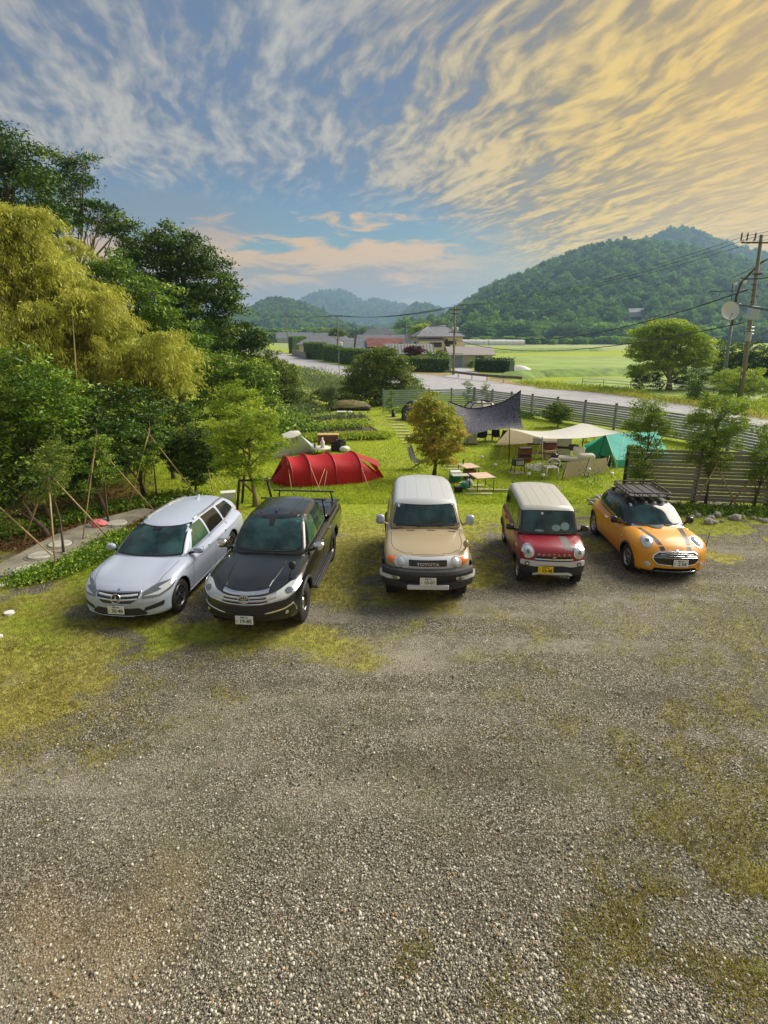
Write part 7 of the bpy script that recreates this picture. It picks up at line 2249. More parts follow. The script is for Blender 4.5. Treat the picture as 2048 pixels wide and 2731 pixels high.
# ends: vestibule with a low point, the little hood over the opening
for sg, ring, gp, hood in ((-1, rings[0], G(731, 1294), (749, 1250)), (1, rings[-1], G(1028, 1276), (1004, 1240))):
    gp = gp + nrm * .5
    hd = V(hood[0], hood[1], ring[0].y + 1.1)
    hd.z = ring[9].z * .66
    n_ = len(ring)
    rows = []
    for k in range(7):
        f = k / 6
        rows.append([p.lerp(hd, f * .9) if 5 <= j <= 13 else p.lerp(gp + Vector((0, 0, 0)), f) for j, p in enumerate(ring)])
    up = [[tuple(p.lerp(hd + nrm * (.55 * (j - 9) / 4.5) + Vector((0, 0, -.05 * abs(j - 9))), k / 6)) for j, p in list(enumerate(ring))[5:14]] for k in range(7)]
    cloth('tent_end_hood', up, M_REDT, t, A)
    st_ = [hd + nrm * (.55 * (j - 9) / 4.5) + Vector((0, 0, -.05 * abs(j - 9) - .02)) - e * sg * .12 for j in range(5, 14)]
    lowp = [[tuple(p.lerp(gp + nrm * .35 * (j - 4) / 4, k / 6)) for j, p in enumerate(st_)] for k in range(7)]
    cloth('tent_end', lowp, M_REDT, t, A)
    for js in (range(0, 6), range(13, 19)):
        js = list(js); side = [[tuple(ring[j].lerp((gp if (sg, 0) else gp), 0).lerp(gp + nrm * (.3 if js[0] else -.3), k / 6).lerp(ring[j].lerp(hd, k / 6), (1 - abs(ring[j].z - 0) / 9) * 0)) for j in js] for k in range(7)]
        cloth('tent_end_side', side, M_REDT, t, A)
for h_, ring in zip(hoops, rings):
    mb = MB(); mb.path([p + Vector((0, 0, .012)) - nrm * (.012 if j < 9 else -.012) for j, p in enumerate(ring)], .022, 5); mb.build('hoop_sleeve', M_PINKT, t, A)
for (a, ha, b_) in ((1, .95, (858, 1320)), (2, 1.0, (842, 1318)), (2, 1.15, (862, 1312)), (0, 1.0, (779, 1316)), (3, .6, (988, 1312))):
    pr = rings[a]; s_ = min(pr[:9], key=lambda p: abs(p.z - ha)); cord(t, s_, G(*b_), A, .008)

# ---- pale grey tent with a wing canopy
b_ = G(735, 1225); t = thing('canopy_tent', 'pale grey cotton tent with a white roof wing, behind the bright green tree', 'tent', b_)
Yt = b_.y
def q(px, py, dy=0.0): return V(px, py, Yt + dy)
ftl, ftr = q(755, 1172, .4), q(800, 1160, .4)
mb = MB()
gl, gm, gr = G(696, 1210), G(732, 1226), G(845, 1203); gbk = G(800, 1180)
mb.grid([[tuple(G(730, 1222).lerp(ftl, k / 5)) for k in range(6)], [tuple(G(776, 1214).lerp(ftl.lerp(ftr, .5), k / 5)) for k in range(6)], [tuple(G(808, 1209).lerp(ftr, k / 5)) for k in range(6)]], False)
mb.grid([[tuple(G(808, 1209).lerp(ftr, k / 5)) for k in range(6)], [tuple(G(845, 1204).lerp(ftr, k / 5 * .98)) for k in range(6)]], False)
mb.grid([[tuple(G(690, 1208).lerp(ftl, k / 5)) for k in range(6)], [tuple(G(730, 1223).lerp(ftl, k / 5)) for k in range(6)]], False)
bk_ = G(770, 1180)
mb.add([tuple(ftl), tuple(ftr), tuple(G(835, 1185)), tuple(G(720, 1185))], [(0, 1, 2, 3)])
mb.add([tuple(ftr), tuple(G(845, 1204)), tuple(G(835, 1185))], [(0, 1, 2)])
mb.build('tent_wall', M_LGREY, t, b_)
wing = [[tuple(q(750, 1158, .9).lerp(q(760, 1170, -.3), k / 3)), tuple(q(775, 1149, .9).lerp(q(782, 1167, -.4), k / 3)), tuple(q(795, 1148, .9).lerp(q(800, 1160, -.4), k / 3)), tuple(q(800, 1152, .9).lerp(q(803, 1158, -.4), k / 3))] for k in range(4)]
cloth('roof_wing', wing, M_WHITET, t, b_)
for (x, y) in ((776, 1214), (790, 1211), (800, 1209)):
    mb = MB(); mb.path([G(x, y) + Vector((0, -.03, .02)), ftl.lerp(ftr, (x - 765) / 45) + Vector((0, -.04, -.02))], .012, 4); mb.build('seam', M_POST, t, b_)
cord(t, ftl, G(690, 1240), b_)

# ---- wooden chest table, bins and bags behind the red tent
b_ = G(876, 1192)
t = thing('wooden_chest', 'low orange brown wooden chest behind the red tent', 'chest', b_)
mb = MB(); mb.bbox((0, 0, .64), (1.05, .42, .05), .01); mb.build('lid', mat('pale_pine', L(206, 170, 112), .6, var=.1), t)
for k in range(3): block('board', (0, -.19, .22 + .155 * k), (1.0, .03, .14), M_WOODB, t)
mb = MB()
for s_ in (-1, 1): mb.box((s_ * .49, 0, .33), (.04, .38, .6))
mb.box((0, .18, .38), (.96, .03, .48)); mb.build('frame', M_WOODB, t)
def bin_(label, px, py, w_, d_, h_, m, rz=0):
    b2_ = G(px, py); t_ = thing('storage_bin', label, 'bin', b2_, rz)
    m1 = MB(); m1.add([(s1 * w_ / 2 * k, s2 * d_ / 2 * k, z) for z, k in ((0, .88), (h_, 1)) for s1, s2 in ((-1, -1), (1, -1), (1, 1), (-1, 1))], [(3, 2, 1, 0), (0, 1, 5, 4), (1, 2, 6, 5), (2, 3, 7, 6), (3, 0, 4, 7)]); m1.build('tub', m, t_)
    m2 = MB(); m2.path([(-w_ / 2, -d_ / 2, h_), (w_ / 2, -d_ / 2, h_), (w_ / 2, d_ / 2, h_), (-w_ / 2, d_ / 2, h_), (-w_ / 2, -d_ / 2, h_)], .018, 5); m2.build('rim', m, t_)
    return t_
bin_('black storage tub right of the wooden chest', 897, 1203, .48, .36, .42, M_BLKF)
bin_('dark grey tub with a pale lid behind the black tub', 910, 1199, .44, .36, .46, mat('dark_grey_plastic', L(56, 58, 60), .5), .2)
def bag(label, px, py, r, m, sc=(1.2, 1, .7), name='bag', cat='bag'):
    b2_ = G(px, py); m1 = MB(); m1.ball((0, 0, r * sc[2] * .85), r, 12, 8, sc, jit=.08)
    o_2 = m1.build(name, m); o_2.location = b2_; return tag(o_2, label, cat)
bag('white sack lying against the black tub', 919, 1205, .22, M_WHITE)
bag('small white cube shaped box on the grass by the tubs', 878, 1204, .12, M_WHITE, (1, 1, 1), 'small_box', 'box')
b_ = G(853, 1213); t = thing('low_table', 'low pale round table with bottles at the corner of the red tent', 'table', b_)
mb = MB(); mb.lathe([(.001, .26), (.5, .26), (.5, .30), (.001, .30)], (0, .25, 0), 'Z', 20); mb.build('tabletop', M_WHITET, t)
mb = MB()
for a in range(3): mb.path([(.35 * math.cos(a * 2.1), .25 + .35 * math.sin(a * 2.1), 0), (.2 * math.cos(a * 2.1), .25 + .2 * math.sin(a * 2.1), .26)], .015, 5)
mb.build('leg', M_BPOLE, t)
t['kind_note'] = ''
del t['kind_note']
for k, (dx, lab, m_) in enumerate(((-.25, 'dark bottle at the left of the low table', M_GLOSSB), (.12, 'white jug with a black mark on the low table', M_WHITE))):
    mb = MB(); hh = .26 if k == 0 else .48; rr_ = .04 if k == 0 else .10
    mb.lathe([(.001, 0), (rr_, 0), (rr_, hh * .6), (rr_ * .4, hh * .78), (rr_ * .4, hh), (.001, hh)], (0, 0, 0), 'Z', 12)
    o_2 = mb.build('bottle', m_); o_2.location = b_ + Vector((dx, .2, .30)); tag(o_2, lab, 'bottle')
tag(block('white_box', G(610, 1332) + Vector((0, 0, .14)), (.5, .34, .28), M_WHITE, None, (0, 0, .3)), 'white polystyrene box on the grass behind the white estate car', 'box')
# toys on the path
for (px, py, col_, lab, r_) in ((262, 1408, L(206, 110, 116), 'pink and white bundle lying on the concrete path', .2), (276, 1400, L(52, 116, 140), 'teal blue bundle beside the pink one on the path', .15), (248, 1410, L(176, 176, 176), 'pale grey bundle left of the pink one on the path', .14)):
    bag(lab, px, py, r_, mat('bundle_' + str(px), col_, .7), (1.3, 1, .7), 'cloth_bundle', 'bundle')

# ---- low camp chair under the coppery tree
def camp_chair(label, px, py, rz, s_=1.0, m=M_BLKF):
    b2_ = G(px, py); t_ = thing('camp_chair', label, 'camp chair', b2_, rz, 'black camp chairs')
    m1 = MB(); m1.grid([[(x, -.26 + .52 * k / 4, z - .05 * math.sin(PI * k / 4)) for k in range(5)] for x, z in ((.28, .36), (.1, .30), (-.08, .30), (-.2, .42), (-.32, .72), (-.36, .86))], True); m1.build('seat_sling', m, t_)
    for sg in (1, -1):
        m2 = MB(); m2.path([(.30, sg * .24, .38), (-.30, sg * .28, 0)], .012, 5); m2.build('leg', M_BPOLE, t_)
        m2 = MB(); m2.path([(-.1, sg * .24, .30), (.32, sg * .28, 0)], .012, 5); m2.build('leg', M_BPOLE, t_)
        m2 = MB(); m2.path([(-.18, sg * .26, .34), (-.37, sg * .25, .90)], .012, 5); m2.build('back_post', M_BPOLE, t_)
    t_.scale = (s_, s_, s_)
    return t_
camp_chair('black high backed camp chair left of the coppery tree', 1115, 1252, R(-20), 1.15)

# ---- folding tables right behind the beige car
def ftable(label, cx, cy, w_, d_, h_, rz, m=M_WOODP, name='folding_table'):
    b2_ = G(cx, cy); t_ = thing(name, label, 'table', b2_, rz, 'folding camp tables')
    m1 = MB(); m1.bbox((0, 0, h_), (w_, d_, .03), .006); m1.build('tabletop', m, t_)
    for sx in (-1, 1):
        for sy in (-1, 1):
            m2 = MB(); m2.path([(sx * (w_ / 2 - .05), sy * (d_ / 2 - .05), 0), (sx * (w_ / 2 - .05), sy * (d_ / 2 - .05), h_ - .01)], .014, 6); m2.build('leg', M_BPOLE, t_)
    m3 = MB()
    for sx in (-1, 1): m3.path([(sx * (w_ / 2 - .05), -d_ / 2 + .05, .18), (sx * (w_ / 2 - .05), d_ / 2 - .05, .18)], .010, 5)
    m3.build('brace', M_BPOLE, t_)
    return t_
ftable('pale wooden folding table, nearest of the camp tables', 1283, 1308, .72, .82, .56, R(14))
ftable('pale wooden table with a bottle, standing behind the nearest one', 1248, 1275, .62, .8, .5, R(20))
ftable('low metal rimmed table with a dark inset beside the green box', 1226, 1298, .62, .38, .45, R(6), M_CRATE)
b_ = G(1252, 1279)
tag(block('wooden_crate', b_ + Vector((0, .05, .22)), (.42, .3, .36), M_WOODB, None, (0, 0, .3)), 'brown wooden crate under the table with the bottle', 'crate')
mb = MB(); mb.lathe([(.001, 0), (.028, 0), (.028, .14), (.012, .18), (.012, .24), (.001, .24)], (0, 0, 0), 'Z', 10); o_2 = mb.build('bottle', M_GLOSSB); o_2.location = G(1242, 1275) + Vector((-.1, .2, .515)); tag(o_2, 'slim dark bottle standing on the second pale wooden table', 'bottle')
b_ = G(1213, 1285); t = thing('cool_box', 'green camp cool box with a white upper part', 'cool box', b_, R(4))
mb = MB(); mb.bbox((0, 0, .16), (.42, .34, .26), .02); mb.build('body', M_GREENB, t)
mb = MB(); mb.bbox((0, 0, .36), (.43, .35, .14), .02); mb.build('lid', M_WHITE, t)
bag('pale blue plastic bag hanging under the nearest table', 1250, 1300, .14, mat('pale_bag', L(176, 192, 206), .5), (1, .8, 1.3))
bag('teal green net bag under the low metal table', 1236, 1304, .12, mat('teal_bag', L(40, 140, 120), .6), (1.1, .8, 1.2))
tag(block('black_case', G(1222, 1313) + Vector((0, 0, .11)), (.26, .22, .22), M_BLKF, None, (0, 0, .1)), 'small black case under the low metal table', 'case')
# stepping slabs
M_SLAB = mat('pale_stone_slab', L(170, 170, 120), .85, var=.12, vs_=3)
i_ = 0
SL = [(1276, 1318, 1.15), (1275, 1307, .9), (1262, 1296, .95), (1240, 1288, .6), (1209, 1252, .8), (1204, 1244, .9)]
for k in range(11): SL.append((1094 - k * 5.6, 1182 - k * 7.9, 1.0))
slabt = thing('slab_path', 'stepping slab path crossing the lawn toward the vegetable garden', 'path', G(1060, 1140))
for (px, py, w_) in SL:
    block('slab', G(px, py) - slabt.location + Vector((0, 0, .015)), (w_ * .85, .22 + .05 * random.random(), .05), M_SLAB, slabt, (0, 0, random.uniform(-.06, .06)))
tag(block('timber_edging', G(1345, 1312) + Vector((0, 0, .05)), (1.6, .1, .1), M_SLAB, None, (0, 0, -.03)), 'pale timber edging strip left of the small red car', 'edging')

# ---- patterned grey tarp
mt_ = bpy.data.materials.new('patterned_tarp'); mt_.use_nodes = True; MATS['patterned_tarp'] = mt_
tt_ = NT(mt_.node_tree); bs_ = tt_.n['Principled BSDF']
oo_ = tt_.node('ShaderNodeTexCoord').outputs['Object']
vo_ = tt_.node('ShaderNodeTexVoronoi', feature='SMOOTH_F1', ins={'Vector': oo_, 'Scale': 7.5, 'Randomness': 1.0})
nn_ = tt_.noise(oo_, 9.0, 4, .7, 1.5)
wv = tt_.m('SINE', tt_.m('MULTIPLY', tt_.m('ADD', vo_.outputs['Distance'], tt_.m('MULTIPLY', nn_, .35)), 26))
pc = tt_.mix(tt_.ss(wv, -.3, .8), L(54, 54, 68), L(112, 110, 122))
tt_.l.new(pc, bs_.inputs['Base Color']); bs_.inputs['Roughness'].default_value = .6
b_ = G(1300, 1185)
t = thing('patterned_tarp', 'dark grey paisley patterned tarp stretched between poles', 'tarp', b_)
Yt = b_.y
c00 = V(1197, 1071, Yt + 3.5)       # far left high corner
c10 = V(1389, 1043, Yt + 1.2)       # right high corner
c01 = V(1247, 1163, Yt - .6)        # near left low
c11 = V(1397, 1144, Yt - .3)        # near right low
rows = []
NN = 16
for i in range(NN + 1):
    u_ = i / NN; row = []
    for j in range(NN + 1):
        v_ = j / NN
        p = c00 * (1 - u_) * (1 - v_) + c10 * u_ * (1 - v_) + c01 * (1 - u_) * v_ + c11 * u_ * v_
        p = p + Vector((0, 0, -.62 * 4 * u_ * (1 - u_) * (1 - v_) - .1 * 4 * v_ * (1 - v_) + .16 * 4 * u_ * (1 - u_) * v_))
        p = p + Vector((.12 * 4 * v_ * (1 - v_) * (1 - 2 * u_), 0, .02 * math.sin(14 * u_ + 3 * v_) * (1 - v_)))
        row.append(tuple(p))
    rows.append(row)
cloth('tarp_sheet', rows, mt_, t, b_)
for (p, g_) in ((c10, (1390, 1118)), (c00, (1199, 1120)), (c11, (1398, 1156))):
    pass
mb = MB(); mb.path([Vector((c10.x, c10.y, 0)), c10 + Vector((0, 0, .05))], .02, 6); mb.build('pole', M_BPOLE, t, b_)
mb = MB(); mb.path([Vector((c00.x, c00.y, 0)), c00 + Vector((0, 0, .05))], .02, 6); mb.build('pole', M_BPOLE, t, b_)
mb = MB(); mb.path([Vector((c01.x, c01.y, 0)), c01], .015, 6); mb.build('pole', M_BPOLE, t, b_)
mb = MB(); mb.path([Vector(rows[k][0]) + Vector((0, 0, .01)) for k in range(NN + 1)], .03, 5); mb.build('hem', M_BLKF, t, b_)
cord(t, c10, G(1330, 1095), b_, .01); cord(t, c11, G(1412, 1160), b_)
# things beneath it
camp_chair('black camp chair facing away under the left of the patterned tarp', 1283, 1180, R(90), .95)
camp_chair('black camp chair under the middle of the patterned tarp', 1322, 1176, R(70), .8)
camp_chair('black camp chair under the patterned tarp nearest the beige awning', 1340, 1180, R(110), .85)
b_ = G(1254, 1184); t = thing('storage_box', 'pale grey folding storage box at the corner of the patterned tarp', 'box', b_, R(-4))
mb = MB(); mb.bbox((0, 0, .29), (.62, .4, .54), .015); mb.build('body', M_CRATE, t)
mb = MB(); mb.bbox((0, 0, .03), (.66, .44, .06), .01); mb.build('base', M_BLKF, t)
ftable('small dark camp table under the patterned tarp', 1302, 1176, .5, .4, .35, 0, M_BLKF)
# black framed dome behind it
def dome(label, px, py, r, h, m, rz=0, name='dome_tent'):
    b2_ = G(px, py); t_ = thing(name, label, 'tent', b2_, rz)
    n = 8; m1 = MB()
    rows = [[(r * math.cos(2 * PI * k / n) * f, r * math.sin(2 * PI * k / n) * f * .8, z) for k in range(n + 1)] for f, z in ((1, 0), (.97, h * .55), (.6, h * .9), (.001, h))]
    m1.grid(rows, False); m1.build('fly_sheet', m, t_)
    for k in range(n):
        m2 = MB(); m2.path([(rows[j][k][0] * 1.02, rows[j][k][1] * 1.02, rows[j][k][2] + .02) for j in range(4)], .035, 5); m2.build('frame_pole', M_BPOLE, t_)
    m3 = MB(); m3.path([(rows[1][k][0] * 1.02, rows[1][k][1] * 1.02, rows[1][k][2] + .02) for k in range(n + 1)], .03, 5)
    m3.path([(rows[2][k][0] * 1.02, rows[2][k][1] * 1.02, rows[2][k][2] + .02) for k in range(n + 1)], .03, 5); m3.build('frame_ring', M_BPOLE, t_)
    return t_
dome('white dome tent with black frame poles behind the patterned tarp', 1280, 1128, 1.25, 1.45, M_WHITET)
dome('dark framed dome tent half hidden by the coppery tree', 1112, 1118, 1.1, 1.25, mat('dark_grey_fly', L(86, 92, 100), .6, trans=.1), R(22))

# ---- beige tarp on poles with its side wall
b_ = G(1445, 1265)
t = thing('beige_tarp', 'big off white tarp on black poles with a beige side wall', 'tarp', b_)
Yt = b_.y
pf1 = G(1446, 1279)                       # near pole foot
n1 = V(1446, 1169, pf1.y)
pf2 = G(1357, 1238); n2 = V(1359, 1142, pf2.y)     # left pole
pk = V(1560, 1126, pf2.y + 1.0)           # far peak
rt = V(1668, 1151, pf1.y + 1.3)           # right end into the teal tent
rows = []
for i in range(13):
    u_ = i / 12; row = []
    top_ = n2.lerp(pk, min(1, u_ * 1.65)) if u_ < .606 else pk.lerp(rt, (u_ - .606) / .394)
    bot_ = n2.lerp(n1, min(1, u_ / .40)) if u_ < .40 else n1.lerp(rt, (u_ - .40) / .60)
    if u_ < .606: top_ = top_ - Vector((0, 0, .26 * math.sin(PI * u_ / .606)))
    else: top_ = top_ - Vector((0, 0, .10 * math.sin(PI * (u_ - .606) / .394)))
    if u_ > .4: bot_ = bot_ - Vector((0, 0, .12 * math.sin(PI * (u_ - .4) / .6)))
    for j in range(7):
        v_ = j / 6; p = top_.lerp(bot_, v_); p = p - Vector((0, 0, .06 * math.sin(PI * v_))); row.append(tuple(p))
    rows.append(row)
cloth('tarp_sheet', rows, M_WHITET, t, b_)
sw = [[tuple(n2.lerp(V(1510, 1172, n2.y + 1.3), k / 8) - Vector((0, 0, .22 * math.sin(PI * k / 8)))), None] for k in range(9)]
g0, g1_ = G(1320, 1188), G(1512, 1172)
rows = []
for k in range(9):
    top_ = n2.lerp(V(1512, 1171, n2.y + 2.8), k / 8) - Vector((0, 0, .15 * math.sin(PI * k / 8)))
    bt_ = g0.lerp(G(1512, 1176), k / 8)
    rows.append([tuple(top_.lerp(bt_, j / 5)) for j in range(6)])
cloth('side_wall', rows, M_BEIGET, t, b_)
for foot, top_ in ((pf1, n1), (pf2, n2), (G(1552, 1202), V(1555, 1165, G(1552, 1202).y)), (Vector((pk.x, pk.y, 0)), pk)):
    mb = MB(); mb.path([foot, top_ + Vector((0, 0, .06))], .020, 6); mb.build('pole', M_BPOLE, t, b_)
for a, g_ in ((n2, (1320, 1250)), (n1, (1411, 1276)), (n1, (1447, 1281)), (rt, (1637, 1274))):
    cord(t, a, G(*g_), b_, .009)
for (px, py, lab) in ((1320, 1252, 'white peg light at the foot of the left guy line'), (1284, 1230, 'white peg light on the lawn left of the tarp'), (1447, 1280, 'white peg light at the foot of the near tarp pole'), (1630, 1276, 'white peg light beside the orange car roof rack'), (1409, 1277, 'small white peg light in front of the zebra rug'), (1568, 1275, 'white globe light on a thin stem near the wind screen')):
    h_ = .25 if '1568' not in str(px) else .55
    b2_ = G(px, py); t_ = thing('peg_light', lab, 'garden light', b2_, 0, 'white peg lights')
    mb = MB(); mb.path([(0, 0, 0), (0, 0, h_ * .5)], .012, 5); mb.build('stem', M_BPOLE, t_)
    mb = MB(); mb.ball((0, 0, h_ * .5 + .07), .085, 10, 7, (1, 1, .8)); mb.build('globe', M_WHITE, t_)

# ---- furniture under the beige tarp
def cab(label, px, py, w_, d_, h_, m, n, rz=0, group='stacked shelf boxes', name='shelf_box', z0=0.0):
    b2_ = G(px, py); t_ = thing(name, label, 'box', b2_ + Vector((0, 0, z0)), rz, group)
    for k in range(n):
        hh = h_ / n
        m1 = MB(); m1.bbox((0, 0, hh * (k + .45)), (w_, d_, hh * .78), .012); m1.build('box_tier', m, t_)
    m2 = MB()
    for k in range(n):
        m2 = MB(); m2.box((0, 0, h_ / n * (k + .93)), (w_ + .04, d_ + .04, .035)); m2.build('dark_rim', M_TIMBER, t_)

    return t_
cab('two tier brown wooden box stack under the left of the beige tarp', 1398, 1232, .52, .36, .66, M_WOODB, 2, R(4))
cab('brown wooden box on a pale crate in the middle under the tarp', 1463, 1222, .50, .36, .34, M_WOODB, 1, R(2), z0=.42)
tag(block('pale_crate', G(1465, 1224) + Vector((0, 0, .205)), (.52, .36, .41), M_WOODP, None, (0, 0, R(2))), 'pale wooden crate beneath the single brown box', 'crate')
cab('tall pale two tier cabinet with dark trim at the right under the tarp', 1501, 1216, .60, .45, .92, M_CRATE, 2, R(-8))
t = ftable('long low dark shelf table between the two brown boxes', 1432, 1226, 1.3, .3, .30, R(3), M_TIMBER)
t = ftable('upper dark shelf board carrying the clear box', 1430, 1219, .9, .3, .62, R(3), M_TIMBER)
tag(block('clear_box', G(1430, 1219) + Vector((0, 0, .77)), (.36, .24, .24), M_CRATE, None, (0, 0, .05)), 'translucent pale box standing on the upper shelf board', 'box')
b_ = G(1478, 1232); mb = MB(); mb.lathe([(.001, 0), (.13, 0), (.15, .05), (.15, .3), (.10, .36), (.06, .40), (.001, .42)], (0, 0, 0), 'Z', 14)
mb.path([(.12 * math.cos(k * PI / 8), 0, .36 + .16 * math.sin(k * PI / 8)) for k in range(9)], .012, 5)
o_2 = mb.build('kettle', M_GLOSSB); o_2.location = b_; tag(o_2, 'black round kettle with a wire handle beside the pale crate', 'kettle')
ftable('low wooden table strewn with small things under the tarp', 1490, 1243, 1.0, .5, .26, R(8), M_WOODB)
for (dx, dy, s_, m_, lab) in ((-.3, 0, .10, M_WHITE, 'small white cup on the low wooden table'), (.05, -.1, .12, M_WOODP, 'pale wooden bowl on the low wooden table'), (.3, .05, .14, M_WHITET, 'folded white cloth on the low wooden table')):
    o_2 = block('tableware', G(1490, 1243) + Vector((dx, dy, .32)), (s_, s_, s_ * .6), m_); tag(o_2, lab, 'tableware')
# stove on a board
b_ = G(1380, 1262); t = thing('wood_stove', 'black box wood stove on legs standing on a pale board', 'stove', b_, R(14))
mb = MB(); mb.bbox((0, 0, .46), (.46, .30, .26), .012); mb.build('firebox', mat('stove_iron', L(40, 42, 42), .5), t)
for sx in (-1, 1):
    for sy in (-1, 1): mb = MB(); mb.path([(sx * .2, sy * .12, .34), (sx * .24, sy * .16, .04)], .016, 5); mb.build('leg', M_BPOLE, t)
mb = MB(); mb.box((0, -.155, .46), (.34, .012, .18)); mb.build('stove_door', M_CRATE, t)
tag(block('board', G(1378, 1262) + Vector((0, 0, .02)), (.62, .42, .03), M_WOODP, None, (0, 0, R(14))), 'pale board under the black wood stove', 'board')
# zebra rug
mz = bpy.data.materials.new('zebra_rug'); mz.use_nodes = True
tz = NT(mz.node_tree); bz = tz.n['Principled BSDF']; oz = tz.node('ShaderNodeTexCoord').outputs['Object']
wz = tz.node('ShaderNodeTexWave', bands_direction='DIAGONAL', ins={'Vector': oz, 'Scale': 2.6, 'Distortion': 5.0, 'Detail': 2.0, 'Detail Scale': 1.5})
tz.l.new(tz.mix(tz.ss(wz.outputs[1], .45, .55), L(30, 30, 34), L(208, 208, 206)), bz.inputs['Base Color']); bz.inputs['Roughness'].default_value = .9
p_ = [G(1393, 1243), G(1425, 1259), G(1448, 1255), G(1447, 1238), G(1440, 1236)]
mb = MB(); mb.poly([p + Vector((0, 0, .012)) for p in p_], (0, 0, .015)); o_2 = mb.build('rug', mz, None, G(1420, 1248)); o_2.location = G(1420, 1248)
tag(o_2, 'black and white zebra striped rug on the grass under the tarp', 'rug')
# white garden chair with a star back
b_ = G(1466, 1273); t = thing('garden_chair', 'white garden chair with open triangular back facing the camp', 'chair', b_, R(185 - 180))
Wc = .27
mb = MB(); mb.bbox((0, .02, .43), (.48, .44, .035), .012); mb.build('seat', M_WHITE, t)
for sx in (-1, 1):
    mb = MB(); mb.path([(sx * .25, -.24, 0), (sx * .22, -.2, .43)], [.018, .028], 6); mb.build('leg', M_WHITE, t)
    mb = MB(); mb.path([(sx * .25, .26, 0), (sx * .22, .2, .43)], [.018, .028], 6); mb.build('leg', M_WHITE, t)
mb = MB()
arc = [(Wc * 1.0 * math.cos(PI * k / 12), -.24 - .03 * math.sin(PI * k / 12), .62 + .20 * math.sin(PI * k / 12)) for k in range(13)]
mb.path(arc, .024, 6)
mb.path([arc[0], (.24, -.2, .43)], .022, 6); mb.path([arc[-1], (-.24, -.2, .43)], .022, 6)
for k in (0, 3, 5, 7, 9, 12): mb.path([(0, -.22, .60), arc[k]], .013, 5)
mb.path([arc[1], (0, -.22, .45)], .013, 5); mb.path([arc[11], (0, -.22, .45)], .013, 5); mb.path([arc[0], arc[12]], .013, 5)
mb.build('backrest', M_WHITE, t)
# low white sofa / cots with cushions and the wind screen
b_ = G(1518, 1244); t = thing('camp_sofa', 'low pale cushioned camp sofa with dark frame under the tarp', 'sofa', b_, R(-22))
mb = MB(); mb.bbox((0, 0, .34), (1.0, .62, .14), .03); mb.build('seat_cushion', M_WHITET, t)
mb = MB(); mb.box((0, 0, .25), (1.02, .64, .05)); mb.build('frame', M_BLKF, t)
for sx in (-1, 1):
    for sy in (-1, 1): block('leg', (sx * .45, sy * .26, .12), (.04, .04, .24), M_BLKF, t)
for (px, py, s_, rz, rx, m_, lab, z_) in ((1540, 1240, (.5, .14, .42), -.3, .5, M_WHITET, 'pale cushion leaning at the right end of the sofa', .62), (1527, 1230, (.46, .12, .34), -.5, .6, mat('striped_cushion', L(60, 58, 60), .8), 'dark striped cushion behind the pale one', .62), (1560, 1248, (.7, .3, .22), .1, .2, M_WHITET, 'pile of pale bedding beyond the wind screen', .5)):
    mb = MB(); mb.bbox((0, 0, 0), s_, .05, (rx, 0, rz)); o_2 = mb.build('cushion', m_); o_2.location = G(px, py) + Vector((0, 0, z_)); tag(o_2, lab, 'cushion')
ws = [G(1502, 1278), G(1560, 1271), G(1614, 1263)]
t = thing('wind_screen', 'beige cloth wind screen on crossed sticks in front of the camp sofa', 'wind screen', ws[0])
for i in range(2):
    rows = [[tuple(ws[i].lerp(ws[i + 1], k / 6) + Vector((0, .03 * math.sin(PI * k / 6 * 2), .05 + .62 * j / 3))) for j in range(4)] for k in range(7)]
    cloth('screen_cloth', rows, M_BEIGET, t, ws[0])
for i, p in enumerate(ws):
    mb = MB(); mb.path([p + Vector((-.12, -.18, 0)), p + Vector((.10, .02, .74))], .016, 5); mb.build('stick', M_WOODP if i == 2 else M_TIMBER, t, ws[0])
    mb = MB(); mb.path([p + Vector((.12, -.22, 0)), p + Vector((-.08, .0, .55))], .016, 5); mb.build('stick', M_WOODP, t, ws[0])
b_ = G(1612, 1258); 
camp_chair('dark camp chair beyond the right end of the wind screen', 1613, 1255, R(60), .8)
camp_chair('black camp chair on the lawn behind the teal tent', 1573, 1178, R(90), .9)

# ---- teal ridge tent
t = thing('teal_tent', 'teal cotton ridge tent partly behind the saplings and board fence', 'tent', G(1640, 1250))
b_ = t.location.copy()
r0_ = V(1616, 1158, G(1600, 1225).y); fl = G(1556, 1202); fr_ = G(1640, 1248); r1_ = r0_ + Vector((2.6, .6, 0.02)); 
bl = fl + Vector((2.4, 1.4, 0)); br = fr_ + Vector((2.6, .5, 0))
mb = MB(); mb.grid([[tuple(r0_.lerp(r1_, k / 6).lerp(fr_.lerp(br, k / 6) + Vector((0, 0, .35)), j / 5) - Vector((0, 0, .05 * math.sin(PI * j / 5)))) for j in range(6)] for k in range(7)], True); mb.build('roof_panel', M_TEAL, t, b_)
mb = MB(); mb.grid([[tuple(r0_.lerp(r1_, k / 6).lerp(fl.lerp(bl, k / 6) + Vector((0, 0, .25)), j / 5)) for j in range(6)] for k in range(7)], True); mb.build('roof_panel', M_TEAL, t, b_)
mb = MB(); mb.grid([[tuple(r0_.lerp(fl.lerp(fr_, k / 6), j / 5)) for j in range(6)] for k in range(7)], False); mb.build('front_panel', M_TEALD, t, b_)
mb = MB(); mb.grid([[tuple(fr_.lerp(br, k / 4) + Vector((0, 0, .35 * j / 2))) for j in range(3)] for k in range(5)], False); mb.grid([[tuple(fl.lerp(bl, k / 4) + Vector((0, 0, .25 * j / 2))) for j in range(3)] for k in range(5)], False); mb.build('side_wall', M_TEAL, t, b_)
mb = MB(); mb.path([fl.lerp(fr_, .5), r0_], .02, 5); mb.build('pole', M_BPOLE, t, b_)
